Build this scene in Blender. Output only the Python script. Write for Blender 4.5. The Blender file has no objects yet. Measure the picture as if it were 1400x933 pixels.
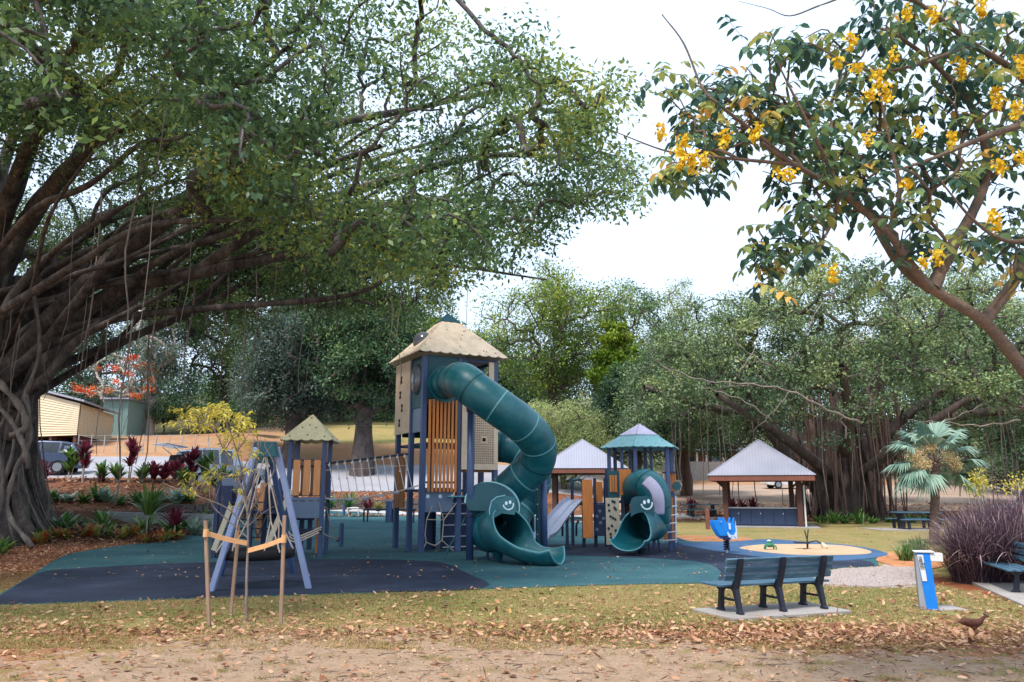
import bpy, bmesh, math, random
import numpy as np
from mathutils import Vector, Matrix
from mathutils.geometry import tessellate_polygon
R = math.radians
SC = bpy.context.scene
COL = SC.collection
random.seed(7)
RNG = np.random.default_rng(11)

# ------------------------------------------------------------------ camera frame
F = 1050.0
CAMZ = 1.7
TH = math.atan((672 - 466.5) / F)
CT, ST = math.cos(TH), math.sin(TH)

def ray(x, y):
    u = (x - 700) / F; v = (466.5 - y) / F
    return (u, CT - v * ST, ST + v * CT)
def A(x, y, Y):                      # point on the sight line of a pixel at distance Y
    d = ray(x, y); t = Y / d[1]
    return Vector((d[0] * t, Y, CAMZ + d[2] * t))
def px(p):
    a = p[1] * CT + (p[2] - CAMZ) * ST
    b = (p[2] - CAMZ) * CT - p[1] * ST
    return (700 + F * p[0] / a, 466.5 - F * b / a)

# ------------------------------------------------------------------ terrain
Lp = [(24, 0), (26, 0.02), (30, .55), (30.5, .95), (38, 2.35), (50, 3.9), (58, 5.3), (72, 6.9), (120, 15), (320, 42)]
Cp = [(24, 0), (50, .10), (51, .2), (51.7, .95), (54, 1.7), (66, 3.9), (71, 6.0), (84, 8.8), (120, 14), (320, 44)]
Rp = [(24, 0), (44, .05), (46, .2), (49, .5), (52, .9), (75, 2.3), (85, 3.0), (100, 4.0), (150, 8), (320, 26)]
def sm(a, b, x):
    t = np.clip((x - a) / (b - a), 0, 1); return t * t * (3 - 2 * t)
def rows(u):
    wl = float(sm(-.27, -.42, u)); wr = float(sm(0.02, .18, u)); wc = max(0, 1 - wl - wr)
    return [(l[0] * wl + c[0] * wc + r[0] * wr, l[1] * wl + c[1] * wc + r[1] * wr) for l, c, r in zip(Lp, Cp, Rp)]
def H(X, Y):
    if Y <= 24: return 0.0
    rr = rows(X / Y)
    for (a, za), (b, zb) in zip(rr, rr[1:]):
        if Y <= b: return za + (zb - za) * (Y - a) / (b - a)
    return rr[-1][1]
def GT(x, y, hi=300):                # where the sight line of a pixel meets the terrain
    d = ray(x, y); last = 4.0; Y = 4.0
    while Y < hi:
        t = Y / d[1]
        if CAMZ + d[2] * t <= H(d[0] * t, Y):
            a, b = last, Y
            for _ in range(18):
                m = (a + b) / 2; t = m / d[1]
                if CAMZ + d[2] * t <= H(d[0] * t, m): b = m
                else: a = m
            t = b / d[1]
            return Vector((d[0] * t, b, H(d[0] * t, b)))
        last = Y; Y *= 1.01
    return Vector((d[0] * hi / d[1], hi, H(d[0] * hi / d[1], hi)))
def ON(x, Y):                        # on the terrain at a pixel column and a distance
    X = (x - 700) / F * Y * CT
    return Vector((X, Y, H(X, Y)))

# ------------------------------------------------------------------ materials
def lin(c):
    return tuple(((v / 255) / 12.92 if v / 255 <= .04045 else ((v / 255 + .055) / 1.055) ** 2.4) for v in c) + (1.0,)
MATS = {}
def newmat(name):
    m = bpy.data.materials.new(name); m.use_nodes = True
    nt = m.node_tree; b = nt.nodes['Principled BSDF']; MATS[name] = m
    return m, nt, b
def N(nt, t, **kw):
    n = nt.nodes.new(t)
    for k, v in kw.items():
        if hasattr(n, k) and k not in ('Scale',): setattr(n, k, v)
        else: n.inputs[k].default_value = v
    return n
def ramp(nt, cols, fac=None, inter='LINEAR'):
    r = nt.nodes.new('ShaderNodeValToRGB'); r.color_ramp.interpolation = inter
    e = r.color_ramp.elements
    while len(e) < len(cols): e.new(.5)
    for i, (p, c) in enumerate(cols):
        e[i].position = p; e[i].color = c if len(c) == 4 else lin(c)
    if fac: nt.links.new(fac, r.inputs['Fac'])
    return r
def simple(name, c, rough=.6, var=.18, scale=6.0, metal=0.0, bump=.0, bscale=60.0, stretch=(1, 1, 1), spec=.4, coat=0.0, dirt=None):
    """a painted or natural surface: base colour with uneven wear, a little bump"""
    m, nt, b = newmat(name)
    tc = N(nt, 'ShaderNodeTexCoord'); mp = N(nt, 'ShaderNodeMapping'); mp.inputs['Scale'].default_value = stretch
    nt.links.new(tc.outputs['Object'], mp.inputs['Vector'])
    n1 = N(nt, 'ShaderNodeTexNoise', Scale=scale, Detail=6.0, Roughness=.65); nt.links.new(mp.outputs[0], n1.inputs['Vector'])
    base = lin(c)
    lo = tuple(v * (1 - var) for v in base[:3]) + (1,); hi = tuple(min(1, v * (1 + var)) for v in base[:3]) + (1,)
    cols = [(.3, lo), (.7, hi)]
    r = ramp(nt, cols, n1.outputs['Fac'])
    out = r.outputs[0]
    if dirt:
        n3 = N(nt, 'ShaderNodeTexNoise', Scale=scale * .6, Detail=8.0, Roughness=.75); nt.links.new(mp.outputs[0], n3.inputs['Vector'])
        rr = ramp(nt, [(.47, (0, 0, 0, 1)), (.70, (.7, .7, .7, 1))], n3.outputs['Fac'])
        mx = N(nt, 'ShaderNodeMix', data_type='RGBA'); nt.links.new(rr.outputs[0], mx.inputs[0])
        nt.links.new(out, mx.inputs[6]); mx.inputs[7].default_value = lin(dirt); out = mx.outputs[2]
    nt.links.new(out, b.inputs['Base Color'])
    b.inputs['Roughness'].default_value = rough; b.inputs['Metallic'].default_value = metal
    b.inputs['Specular IOR Level'].default_value = spec; b.inputs['Coat Weight'].default_value = coat
    rr2 = ramp(nt, [(.3, (rough * .85,) * 3 + (1,)), (.7, (min(1, rough * 1.2),) * 3 + (1,))], n1.outputs['Fac'])
    nt.links.new(rr2.outputs[0], b.inputs['Roughness'])
    if bump:
        n2 = N(nt, 'ShaderNodeTexNoise', Scale=bscale, Detail=4.0); nt.links.new(mp.outputs[0], n2.inputs['Vector'])
        bp = N(nt, 'ShaderNodeBump', Strength=bump, Distance=.02); nt.links.new(n2.outputs['Fac'], bp.inputs['Height'])
        nt.links.new(bp.outputs[0], b.inputs['Normal'])
    return m
def leafmat(name, cols, trans=.25, rough=.5):
    m, nt, b = newmat(name)
    at = N(nt, 'ShaderNodeAttribute', attribute_name='tint')
    if name in ('fig_leaf', 'banyan_leaf', 'dark_leaf', 'cassia_leaf', 'olive_leaf'): cols = [(p, tuple(min(255, v * 1.13) for v in c)) for p, c in cols]
    r = ramp(nt, cols, at.outputs['Fac'])
    nt.links.new(r.outputs[0], b.inputs['Base Color']); b.inputs['Roughness'].default_value = rough
    b.inputs['Specular IOR Level'].default_value = .35
    tr = N(nt, 'ShaderNodeBsdfTranslucent'); nt.links.new(r.outputs[0], tr.inputs['Color'])
    mx = N(nt, 'ShaderNodeMixShader'); mx.inputs[0].default_value = trans
    nt.links.new(b.outputs[0], mx.inputs[1]); nt.links.new(tr.outputs[0], mx.inputs[2])
    nt.links.new(mx.outputs[0], nt.nodes['Material Output'].inputs['Surface'])
    return m
def barkmat(name, cols, scale=3.0, stretch=(1, 1, .25), bump=.6):
    m, nt, b = newmat(name)
    tc = N(nt, 'ShaderNodeTexCoord'); mp = N(nt, 'ShaderNodeMapping'); mp.inputs['Scale'].default_value = stretch
    nt.links.new(tc.outputs['Object'], mp.inputs['Vector'])
    n1 = N(nt, 'ShaderNodeTexNoise', Scale=scale, Detail=9.0, Roughness=.72); nt.links.new(mp.outputs[0], n1.inputs['Vector'])
    n2 = N(nt, 'ShaderNodeTexNoise', Scale=scale * 9, Detail=5.0, Roughness=.7); nt.links.new(mp.outputs[0], n2.inputs['Vector'])
    ad = N(nt, 'ShaderNodeMath', operation='MULTIPLY_ADD'); nt.links.new(n2.outputs['Fac'], ad.inputs[0]); ad.inputs[1].default_value = .45
    nt.links.new(n1.outputs['Fac'], ad.inputs[2])
    r = ramp(nt, cols, ad.outputs[0]); nt.links.new(r.outputs[0], b.inputs['Base Color'])
    b.inputs['Roughness'].default_value = .9; b.inputs['Specular IOR Level'].default_value = .2
    bp = N(nt, 'ShaderNodeBump', Strength=bump, Distance=.05); nt.links.new(ad.outputs[0], bp.inputs['Height']); nt.links.new(bp.outputs[0], b.inputs['Normal'])
    return m

# ------------------------------------------------------------------ objects
WM = {}
def setup(o, label=None, cat=None, group=None, kind=None):
    if label: o['label'] = label
    if cat: o['category'] = cat
    if group: o['group'] = group
    if kind: o['kind'] = kind
    return o
def thing(name, label, cat, loc=(0, 0, 0), rotz=0.0, group=None):
    o = bpy.data.objects.new(name, None); COL.objects.link(o)
    o.empty_display_size = .2
    o.location = loc; o.rotation_euler = (0, 0, rotz)
    WM[o.name] = Matrix.Translation(Vector(loc)) @ Matrix.Rotation(rotz, 4, 'Z')
    return setup(o, label, cat, group)
def link_mesh(name, me, mat, parent=None, smooth=False):
    o = bpy.data.objects.new(name, me); COL.objects.link(o)
    if parent is not None:
        o.parent = parent; WM[o.name] = WM.get(parent.name, Matrix.Identity(4))
    else: WM[o.name] = Matrix.Identity(4)
    for mm in (mat if isinstance(mat, (list, tuple)) else [mat]):
        me.materials.append(MATS[mm] if isinstance(mm, str) else mm)
    if smooth: me.polygons.foreach_set('use_smooth', [True] * len(me.polygons))
    return o
def place(o, loc, rotz=0):            # a top-level mesh modelled about its own origin
    o.location = loc; o.rotation_euler = (0, 0, rotz); WM[o.name] = Matrix.Translation(Vector(loc)) @ Matrix.Rotation(rotz, 4, 'Z'); return o

class MB:
    def __init__(s): s.v = []; s.f = []
    def add(s, vs, fs):
        n = len(s.v); s.v += [tuple(v) for v in vs]; s.f += [tuple(i + n for i in f) for f in fs]; return s
    def box(s, c, d, rot=None, taper=1.0):
        hx, hy, hz = d[0] / 2, d[1] / 2, d[2] / 2
        vs = []
        for z in (-1, 1):
            k = taper if z > 0 else 1
            for x, y in ((-1, -1), (1, -1), (1, 1), (-1, 1)):
                p = Vector((x * hx * k, y * hy * k, z * hz))
                if rot is not None: p = rot @ p
                vs.append(p + Vector(c))
        return s.add(vs, [(3, 2, 1, 0), (4, 5, 6, 7), (0, 1, 5, 4), (1, 2, 6, 5), (2, 3, 7, 6), (3, 0, 4, 7)])
    def bar(s, a, b, w, h=None, up=(0, 0, 1)):   # rectangular bar between two points
        a = Vector(a); b = Vector(b); h = h or w; t = (b - a).normalized(); upv = Vector(up)
        if abs(t.dot(upv)) > .98: upv = Vector((0, 1, 0)) if abs(t.y) < .9 else Vector((1, 0, 0))
        x = t.cross(upv).normalized(); y = x.cross(t).normalized()
        vs = []
        for p in (a, b):
            for i, j in ((-1, -1), (1, -1), (1, 1), (-1, 1)): vs.append(p + x * (i * w / 2) + y * (j * h / 2))
        return s.add(vs, [(3, 2, 1, 0), (4, 5, 6, 7), (0, 1, 5, 4), (1, 2, 6, 5), (2, 3, 7, 6), (3, 0, 4, 7)])
    def tube(s, pts, r, n=8, caps=True, flat=None):
        pts = [Vector(p) for p in pts]; k = len(pts)
        rs = list(r) if isinstance(r, (list, tuple, np.ndarray)) else [r] * k
        x = None; vs = []
        for i, p in enumerate(pts):
            t = (pts[min(i + 1, k - 1)] - pts[max(i - 1, 0)])
            if t.length < 1e-9: t = Vector((0, 0, 1))
            t.normalize()
            if x is None:
                x = t.cross(Vector((0, 0, 1)) if abs(t.z) < .9 else Vector((1, 0, 0))).normalized()
            x = (x - t * x.dot(t)); x.normalize(); y = t.cross(x)
            for j in range(n):
                a = 2 * math.pi * j / n
                vs.append(p + x * (math.cos(a) * rs[i]) + y * (math.sin(a) * rs[i] * (flat or 1)))
        fs = [(i * n + j, i * n + (j + 1) % n, (i + 1) * n + (j + 1) % n, (i + 1) * n + j) for i in range(k - 1) for j in range(n)]
        if caps: fs += [tuple(range(n - 1, -1, -1)), tuple(range((k - 1) * n, k * n))]
        return s.add(vs, fs)
    def prism(s, outline, o, ax, ay, thick):     # 2D outline in plane (o; ax, ay) extruded by thick along ax x ay
        o = Vector(o); ax = Vector(ax).normalized(); ay = Vector(ay).normalized(); n = ax.cross(ay).normalized() * thick
        vs = [o + ax * p[0] + ay * p[1] for p in outline]; k = len(vs)
        tri = tessellate_polygon([[Vector((p[0], p[1], 0)) for p in outline]])
        # fix winding
        fs = []
        for t in tri:
            a, b, c = (outline[i] for i in t)
            ccw = (b[0] - a[0]) * (c[1] - a[1]) - (b[1] - a[1]) * (c[0] - a[0]) > 0
            t = t if ccw else (t[2], t[1], t[0])
            fs.append((t[2], t[1], t[0])); fs.append(tuple(i + k for i in t))
        area = sum(outline[i][0] * outline[(i + 1) % k][1] - outline[(i + 1) % k][0] * outline[i][1] for i in range(k))
        for i in range(k):
            j = (i + 1) % k
            fs.append((i, j, j + k, i + k) if area > 0 else (j, i, i + k, j + k))
        return s.add(vs + [v + n for v in vs], fs)
    def disc(s, c, n, r, thick, seg=24):
        n = Vector(n).normalized(); x = n.orthogonal().normalized(); y = n.cross(x)
        return s.prism([(r * math.cos(2 * math.pi * i / seg), r * math.sin(2 * math.pi * i / seg)) for i in range(seg)], c, x, y, thick)
    def ell(s, c, r, rot=None, nu=14, nv=9):
        vs = []; fs = []
        for i in range(nv + 1):
            t = math.pi * i / nv
            for j in range(nu):
                a = 2 * math.pi * j / nu
                p = Vector((r[0] * math.sin(t) * math.cos(a), r[1] * math.sin(t) * math.sin(a), r[2] * math.cos(t)))
                if rot is not None: p = rot @ p
                vs.append(p + Vector(c))
        for i in range(nv):
            for j in range(nu): fs.append((i * nu + j, (i + 1) * nu + j, (i + 1) * nu + (j + 1) % nu, i * nu + (j + 1) % nu))
        return s.add(vs, fs)
    def build(s, name, mat, parent=None, world=False, smooth=False, bevel=0, solid=0, seg=2, origin=None):
        vs = s.v
        if origin is not None: vs = [(Vector(v) - Vector(origin)) for v in vs]
        if parent is not None and world:
            inv = WM[parent.name].inverted(); vs = [inv @ Vector(v) for v in vs]
        me = bpy.data.meshes.new(name); me.from_pydata([tuple(v) for v in vs], [], s.f); me.validate()
        o = link_mesh(name, me, mat, parent, smooth)
        if origin is not None: o.location = origin; WM[o.name] = Matrix.Translation(Vector(origin))
        if solid:
            m = o.modifiers.new('solid', 'SOLIDIFY'); m.thickness = solid; m.offset = 0
        if bevel:
            m = o.modifiers.new('bevel', 'BEVEL'); m.width = bevel; m.segments = seg; m.limit_method = 'ANGLE'; m.angle_limit = R(40)
        return o

def catmull(pts, sub=8, closed=False):
    P = [Vector(p) for p in pts]; out = []; n = len(P)
    rng = range(n if closed else n - 1)
    for i in rng:
        p0 = P[(i - 1) % n] if closed or i > 0 else P[0] * 2 - P[1]
        p1 = P[i]; p2 = P[(i + 1) % n]
        p3 = P[(i + 2) % n] if closed or i + 2 < n else P[n - 1] * 2 - P[n - 2]
        for k in range(sub):
            t = k / sub
            out.append(.5 * ((2 * p1) + (p2 - p0) * t + (2 * p0 - 5 * p1 + 4 * p2 - p3) * t * t + (3 * p1 - p0 - 3 * p2 + p3) * t ** 3))
    if not closed: out.append(P[-1])
    return out
def lerp1(vals, t):                   # piecewise linear over equally spaced values
    k = (len(vals) - 1) * t; i = min(int(k), len(vals) - 2); return vals[i] + (vals[i + 1] - vals[i]) * (k - i)

# ------------------------------------------------------------------ leaves as numpy meshes
def unit(a): return a / np.maximum(np.linalg.norm(a, axis=-1, keepdims=True), 1e-9)
def np_mesh(name, verts, nper, faces_per, tint):
    """verts (n*nper,3); faces_per: quads (list of 4-tuples) repeated for every leaf; tint per leaf"""
    n = len(verts) // nper
    me = bpy.data.meshes.new(name)
    fp = np.array(faces_per, dtype=np.int32); k = fp.shape[1]
    idx = (np.arange(n, dtype=np.int32)[:, None, None] * nper + fp[None]).reshape(-1)
    nf = n * len(fp)
    me.vertices.add(len(verts)); me.vertices.foreach_set('co', verts.astype(np.float32).ravel())
    me.loops.add(len(idx)); me.loops.foreach_set('vertex_index', idx)
    me.polygons.add(nf); me.polygons.foreach_set('loop_start', np.arange(0, nf * k, k, dtype=np.int32))
    me.polygons.foreach_set('loop_total', np.full(nf, k, dtype=np.int32))
    a = me.attributes.new('tint', 'FLOAT', 'POINT'); a.data.foreach_set('value', np.repeat(tint, nper).astype(np.float32))
    me.update(calc_edges=True)
    return me
def leafs(pos, d, nrm, L, W, droop=0.0):
    """diamond leaf of 4 corners: base, side, tip, side (slightly cupped)"""
    s = unit(np.cross(d, nrm)); L = L[:, None]; W = W[:, None]
    b = pos; tip = pos + d * L; mid = pos + d * L * .45
    v = np.stack([b, mid + s * W * .5 + nrm * W * .12, tip - np.array([0, 0, 1]) * L * droop, mid - s * W * .5 + nrm * W * .12], 1)
    return v.reshape(-1, 3)
def leafs6(pos, d, nrm, L, W, droop=.15):
    s = unit(np.cross(d, nrm)); L = L[:, None]; W = W[:, None]; up = np.array([0, 0, 1.0])
    m1 = pos + d * L * .3; m2 = pos + d * L * .68 - up * L * droop * .4
    tip = pos + d * L - up * L * droop
    v = np.stack([pos, m1 + s * W * .46 + nrm * W * .15, m2 + s * W * .42 + nrm * W * .15, tip, m2 - s * W * .42 + nrm * W * .15, m1 - s * W * .46 + nrm * W * .15, (m1 + m2) / 2], 1)
    return v.reshape(-1, 3)
F6 = [(0, 1, 6), (1, 2, 6), (2, 3, 6), (0, 6, 5), (5, 6, 4), (4, 6, 3)]

def crown_mesh(name, centres, cr, per, L, W, rng, tint0=None, flatz=.7, down=.25, hollow=.35, trange=.22):
    """leaves scattered through clumps; every clump has its own tone, every leaf varies round it"""
    n = len(centres)
    ct = rng.random(n) * .5 + .25 if tint0 is None else tint0
    cnt = np.maximum(4, (per * (rng.random(n) * .9 + .55)).astype(int)); tot = cnt.sum()
    ci = np.repeat(np.arange(n), cnt)
    q = unit(rng.normal(size=(tot, 3))); rad = (hollow + (1 - hollow) * rng.random(tot)) ** .7
    rr = (cr if np.ndim(cr) else np.full(n, cr))[ci] * (rng.random(n) * .6 + .7)[ci]
    off = q * (rad * rr)[:, None]; off[:, 2] *= flatz
    # sub-clumping: leaves gather round twig ends
    jit = rng.normal(size=(tot, 3)) * .06
    pos = centres[ci] + off + jit
    d = unit(off * 1.0 / np.maximum(rr[:, None], .01) + rng.normal(size=(tot, 3)) * .7 + np.array([0, 0, -down]))
    nrm = unit(np.cross(d, unit(rng.normal(size=(tot, 3)) * .6 + np.array([0, 0, .2]))))
    nrm = unit(np.cross(np.cross(d, np.array([0, 0, 1.0]) + rng.normal(size=(tot, 3)) * .55), d))
    Ls = L * (rng.random(tot) * .9 + .55); Ws = W * (rng.random(tot) * .7 + .65)
    v = leafs(pos, d, nrm, Ls, Ws)
    tint = np.clip(ct[ci] + rng.normal(size=tot) * trange * .6, 0, 1)
    return np_mesh(name, v, 4, [(0, 1, 2, 3)], tint)

class Skeleton:
    """branch nodes; every clump is joined to the nearest node by a sagging twig"""
    def __init__(s): s.P = []; s.par = []; s.fixed = {}
    def path(s, pts, parent=-1):
        for p in pts:
            s.P.append(np.array(p, float)); s.par.append(parent); parent = len(s.P) - 1
        return parent
    def grow(s, targets, root, rng, steps=3, wob=.12, outward=.35):
        P = s.P; root = np.array(root, float)
        order = np.argsort(np.linalg.norm(targets - root, axis=1))
        arr = np.zeros((len(P) + len(targets) * (steps) + 5, 3)); n = len(P); arr[:n] = np.array(P)
        dr = np.zeros(len(arr)); dr[:n] = np.linalg.norm(arr[:n] - root, axis=1)
        for ti in order:
            t = targets[ti]; dt = np.linalg.norm(t - root)
            dd = np.linalg.norm(arr[:n] - t, axis=1) + outward * np.maximum(0, dr[:n] - dt + .3) * 2
            j = int(np.argmin(dd)); a = arr[j]; par = j; Ln = np.linalg.norm(t - a)
            for k in range(1, steps + 1):
                f = k / steps; p = a + (t - a) * f
                p = p + rng.normal(size=3) * wob * Ln * (1 - f) * .8 + np.array([0, 0, 1]) * Ln * .10 * math.sin(math.pi * f)
                arr[n] = p; dr[n] = np.linalg.norm(p - root); P.append(p); s.par.append(par); par = n; n += 1
    def radii(s, tip=.012, exp=.42, base=None):
        n = len(s.P); w = np.ones(n); ch = [0] * n
        for i in range(n - 1, -1, -1):
            if s.par[i] >= 0: w[s.par[i]] += w[i]
        r = tip * w ** exp
        return r
    def tubes(s, mb, r, minr=.0, sides=lambda r: 5 if r < .08 else 8, skip=None):
        n = len(s.P); kids = [[] for _ in range(n)]
        for i, p in enumerate(s.par):
            if p >= 0: kids[p].append(i)
        starts = [i for i in range(n) if s.par[i] < 0]
        stack = [(i, None) for i in starts]
        while stack:
            i, pre = stack.pop(); chain = [i] if pre is None else [pre, i]
            cr = [r[i]] if pre is None else [min(r[pre], r[i] * 1.15), r[i]]
            cur = i
            while kids[cur]:
                ks = sorted(kids[cur], key=lambda k: -r[k]); nxt = ks[0]
                for o in ks[1:]: stack.append((o, cur))
                chain.append(nxt); cr.append(r[nxt]); cur = nxt
            if len(chain) > 1 and max(cr) > minr:
                mb.tube([s.P[k] for k in chain], cr, sides(max(cr)), caps=False)
# ------------------------------------------------------------------ world, camera, sun
cam = bpy.data.cameras.new('camera'); co = bpy.data.objects.new('camera', cam); COL.objects.link(co); SC.camera = co
cam.sensor_width = 36; cam.lens = 36 * F / 1400; cam.clip_end = 3000; cam.clip_start = .05
co.location = (0, 0, CAMZ); co.rotation_euler = (R(90) + TH, 0, 0)
W = bpy.data.worlds.new('World'); SC.world = W; W.use_nodes = True; nt = W.node_tree
bg = nt.nodes['Background']; sky = N(nt, 'ShaderNodeTexSky'); sky.sky_type = 'NISHITA'; sky.sun_disc = False
SUN_EL, SUN_AZ = R(58), R(215)          # azimuth clockwise from +Y: behind the camera, to the left
sky.sun_elevation = SUN_EL; sky.sun_rotation = SUN_AZ; sky.air_density = 1.0; sky.dust_density = 3.0
tc = N(nt, 'ShaderNodeTexCoord'); nz = N(nt, 'ShaderNodeTexNoise', Scale=1.6, Detail=6.0, Roughness=.55)
nt.links.new(tc.outputs['Generated'], nz.inputs['Vector'])
rp = ramp(nt, [(.35, (.72, .72, .72, 1)), (.65, (.93, .93, .93, 1))], nz.outputs['Fac'])
mx = N(nt, 'ShaderNodeMix', data_type='RGBA'); nt.links.new(rp.outputs[0], mx.inputs[0]); nt.links.new(sky.outputs[0], mx.inputs[6])
mx.inputs[7].default_value = (4.9, 6.0, 7.6, 1)
nt.links.new(mx.outputs[2], bg.inputs['Color']); bg.inputs['Strength'].default_value = .12
sl = bpy.data.lights.new('sun', 'SUN'); sl.energy = 2.7; sl.angle = R(12); sl.color = (1, .94, .87)
so = bpy.data.objects.new('sun', sl); COL.objects.link(so); so.location = (0, 0, 60)
sd = Vector((math.sin(SUN_AZ) * math.cos(SUN_EL), math.cos(SUN_AZ) * math.cos(SUN_EL), math.sin(SUN_EL)))
so.rotation_euler = sd.to_track_quat('Z', 'Y').to_euler()
SC.view_settings.view_transform = 'Standard'; SC.view_settings.look = 'None'; SC.view_settings.gamma = 1; SC.view_settings.exposure = 0.9
SC.view_settings.use_curve_mapping = False
SC.cycles.max_bounces = 6; SC.cycles.diffuse_bounces = 3; SC.cycles.transmission_bounces = 3; SC.cycles.transparent_max_bounces = 6
SC.cycles.use_denoising = True; SC.cycles.sample_clamp_indirect = 4

# ------------------------------------------------------------------ ground materials
def groundmat():
    m, nt, b = newmat('ground')
    tc = N(nt, 'ShaderNodeTexCoord')
    at = N(nt, 'ShaderNodeAttribute', attribute_name='zone')      # r: bare sand, g: leaf litter, b: mulch
    sep = N(nt, 'ShaderNodeSeparateColor'); nt.links.new(at.outputs['Color'], sep.inputs[0])
    def noise(s, d=6.0, r=.6):
        n = N(nt, 'ShaderNodeTexNoise', Scale=s, Detail=d, Roughness=r); nt.links.new(tc.outputs['Object'], n.inputs['Vector']); return n
    nA, nB, nC, nD = noise(.55), noise(3.0, 7.0, .7), noise(30.0, 6.0, .75), noise(110.0, 3.0, .7)
    def mixc(f, a, b_):
        x = N(nt, 'ShaderNodeMix', data_type='RGBA')
        if isinstance(f, float): x.inputs[0].default_value = f
        else: nt.links.new(f, x.inputs[0])
        nt.links.new(a, x.inputs[6]); nt.links.new(b_, x.inputs[7]); return x.outputs[2]
    grass = ramp(nt, [(.30, (104, 104, 60)), (.45, (142, 130, 82)), (.56, (108, 120, 60)), (.68, (164, 142, 98))], nB.outputs['Fac']).outputs[0]
    gdet = ramp(nt, [(.3, (92, 84, 50)), (.55, (146, 128, 86)), (.75, (186, 164, 122))], nC.outputs['Fac']).outputs[0]
    grass = mixc(.5, grass, gdet)
    dry = ramp(nt, [(.3, (124, 104, 70)), (.7, (172, 146, 104))], nC.outputs['Fac']).outputs[0]
    nL = noise(.9, 8.0, .7)
    grass = mixc(ramp(nt, [(.46, (0, 0, 0, 1)), (.62, (.85, .85, .85, 1))], nL.outputs['Fac']).outputs[0], grass, dry)
    gr2 = ramp(nt, [(.3, (78, 92, 46)), (.7, (118, 126, 66))], nC.outputs['Fac']).outputs[0]
    grass = mixc(ramp(nt, [(.50, (0, 0, 0, 1)), (.68, (.7, .7, .7, 1))], nA.outputs['Fac']).outputs[0], grass, gr2)
    sand = ramp(nt, [(.25, (108, 88, 70)), (.42, (140, 117, 96)), (.56, (166, 142, 120)), (.72, (126, 102, 82))], nB.outputs['Fac']).outputs[0]
    sdet = ramp(nt, [(.3, (98, 78, 60)), (.6, (164, 139, 116))], nD.outputs['Fac']).outputs[0]
    sand = mixc(.4, sand, sdet)
    lit = ramp(nt, [(.3, (92, 58, 44)), (.5, (140, 88, 62)), (.7, (186, 128, 92))], nC.outputs['Fac']).outputs[0]
    mul = ramp(nt, [(.3, (78, 44, 32)), (.5, (126, 72, 48)), (.7, (160, 98, 66))], nC.outputs['Fac']).outputs[0]
    def mask(ch, w=.5, src=nB, off=0.0):
        ad = N(nt, 'ShaderNodeMath', operation='MULTIPLY_ADD'); nt.links.new(src.outputs['Fac'], ad.inputs[0]); ad.inputs[1].default_value = w * 2
        nt.links.new(ch, ad.inputs[2])
        return ramp(nt, [(.62 + off, (0, 0, 0, 1)), (.92 + off, (1, 1, 1, 1))], ad.outputs[0]).outputs[0]
    def m2(ch):
        a = N(nt, 'ShaderNodeMath', operation='SUBTRACT'); nt.links.new(nB.outputs['Fac'], a.inputs[0]); a.inputs[1].default_value = .5
        c = N(nt, 'ShaderNodeMath', operation='MULTIPLY_ADD'); nt.links.new(a.outputs[0], c.inputs[0]); c.inputs[1].default_value = 3.6; nt.links.new(ch, c.inputs[2])
        return ramp(nt, [(.35, (0, 0, 0, 1)), (.65, (1, 1, 1, 1))], c.outputs[0]).outputs[0]
    col = mixc(m2(sep.outputs[1]), grass, lit)
    col = mixc(m2(sep.outputs[0]), col, sand)
    col = mixc(m2(sep.outputs[2]), col, mul)
    nt.links.new(col, b.inputs['Base Color']); b.inputs['Roughness'].default_value = .95; b.inputs['Specular IOR Level'].default_value = .15
    bp = N(nt, 'ShaderNodeBump', Strength=.5, Distance=.03); nt.links.new(nC.outputs['Fac'], bp.inputs['Height']); nt.links.new(bp.outputs[0], b.inputs['Normal'])
groundmat()
def patchy(name, cols, scale=.6, det=25.0, det_cols=None, bump=.3, rough=.95):
    m, nt, b = newmat(name); tc = N(nt, 'ShaderNodeTexCoord')
    n1 = N(nt, 'ShaderNodeTexNoise', Scale=scale, Detail=7.0, Roughness=.65); nt.links.new(tc.outputs['Object'], n1.inputs['Vector'])
    n2 = N(nt, 'ShaderNodeTexNoise', Scale=det, Detail=5.0, Roughness=.75); nt.links.new(tc.outputs['Object'], n2.inputs['Vector'])
    a = ramp(nt, cols, n1.outputs['Fac']); c = ramp(nt, [(.32, (.62, .62, .62, 1)), (.68, (1.0, 1.0, 1.0, 1))], n2.outputs['Fac'])
    x = N(nt, 'ShaderNodeMix', data_type='RGBA', blend_type='MULTIPLY'); x.inputs[0].default_value = 1
    nt.links.new(a.outputs[0], x.inputs[6]); nt.links.new(c.outputs[0], x.inputs[7]); nt.links.new(x.outputs[2], b.inputs['Base Color'])
    b.inputs['Roughness'].default_value = rough; b.inputs['Specular IOR Level'].default_value = .2
    bp = N(nt, 'ShaderNodeBump', Strength=bump, Distance=.02); nt.links.new(n2.outputs['Fac'], bp.inputs['Height']); nt.links.new(bp.outputs[0], b.inputs['Normal'])
    return m
patchy('bank_mulch', [(.35, (104, 66, 50)), (.55, (142, 94, 68)), (.7, (168, 124, 96))], .8, 9)
patchy('bed_soil', [(.35, (84, 62, 50)), (.55, (120, 84, 64)), (.7, (158, 118, 92))], .8, 10)
patchy('road_asphalt', [(.35, (152, 152, 160)), (.6, (172, 170, 176)), (.75, (168, 158, 152))], .25, 20, bump=.1)
patchy('road_dirt', [(.3, (160, 134, 116)), (.5, (178, 154, 136)), (.7, (188, 168, 150))], .3, 14, bump=.1)
patchy('dry_slope', [(.3, (150, 108, 80)), (.5, (182, 138, 104)), (.7, (164, 138, 98))], .25, 6)
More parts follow.
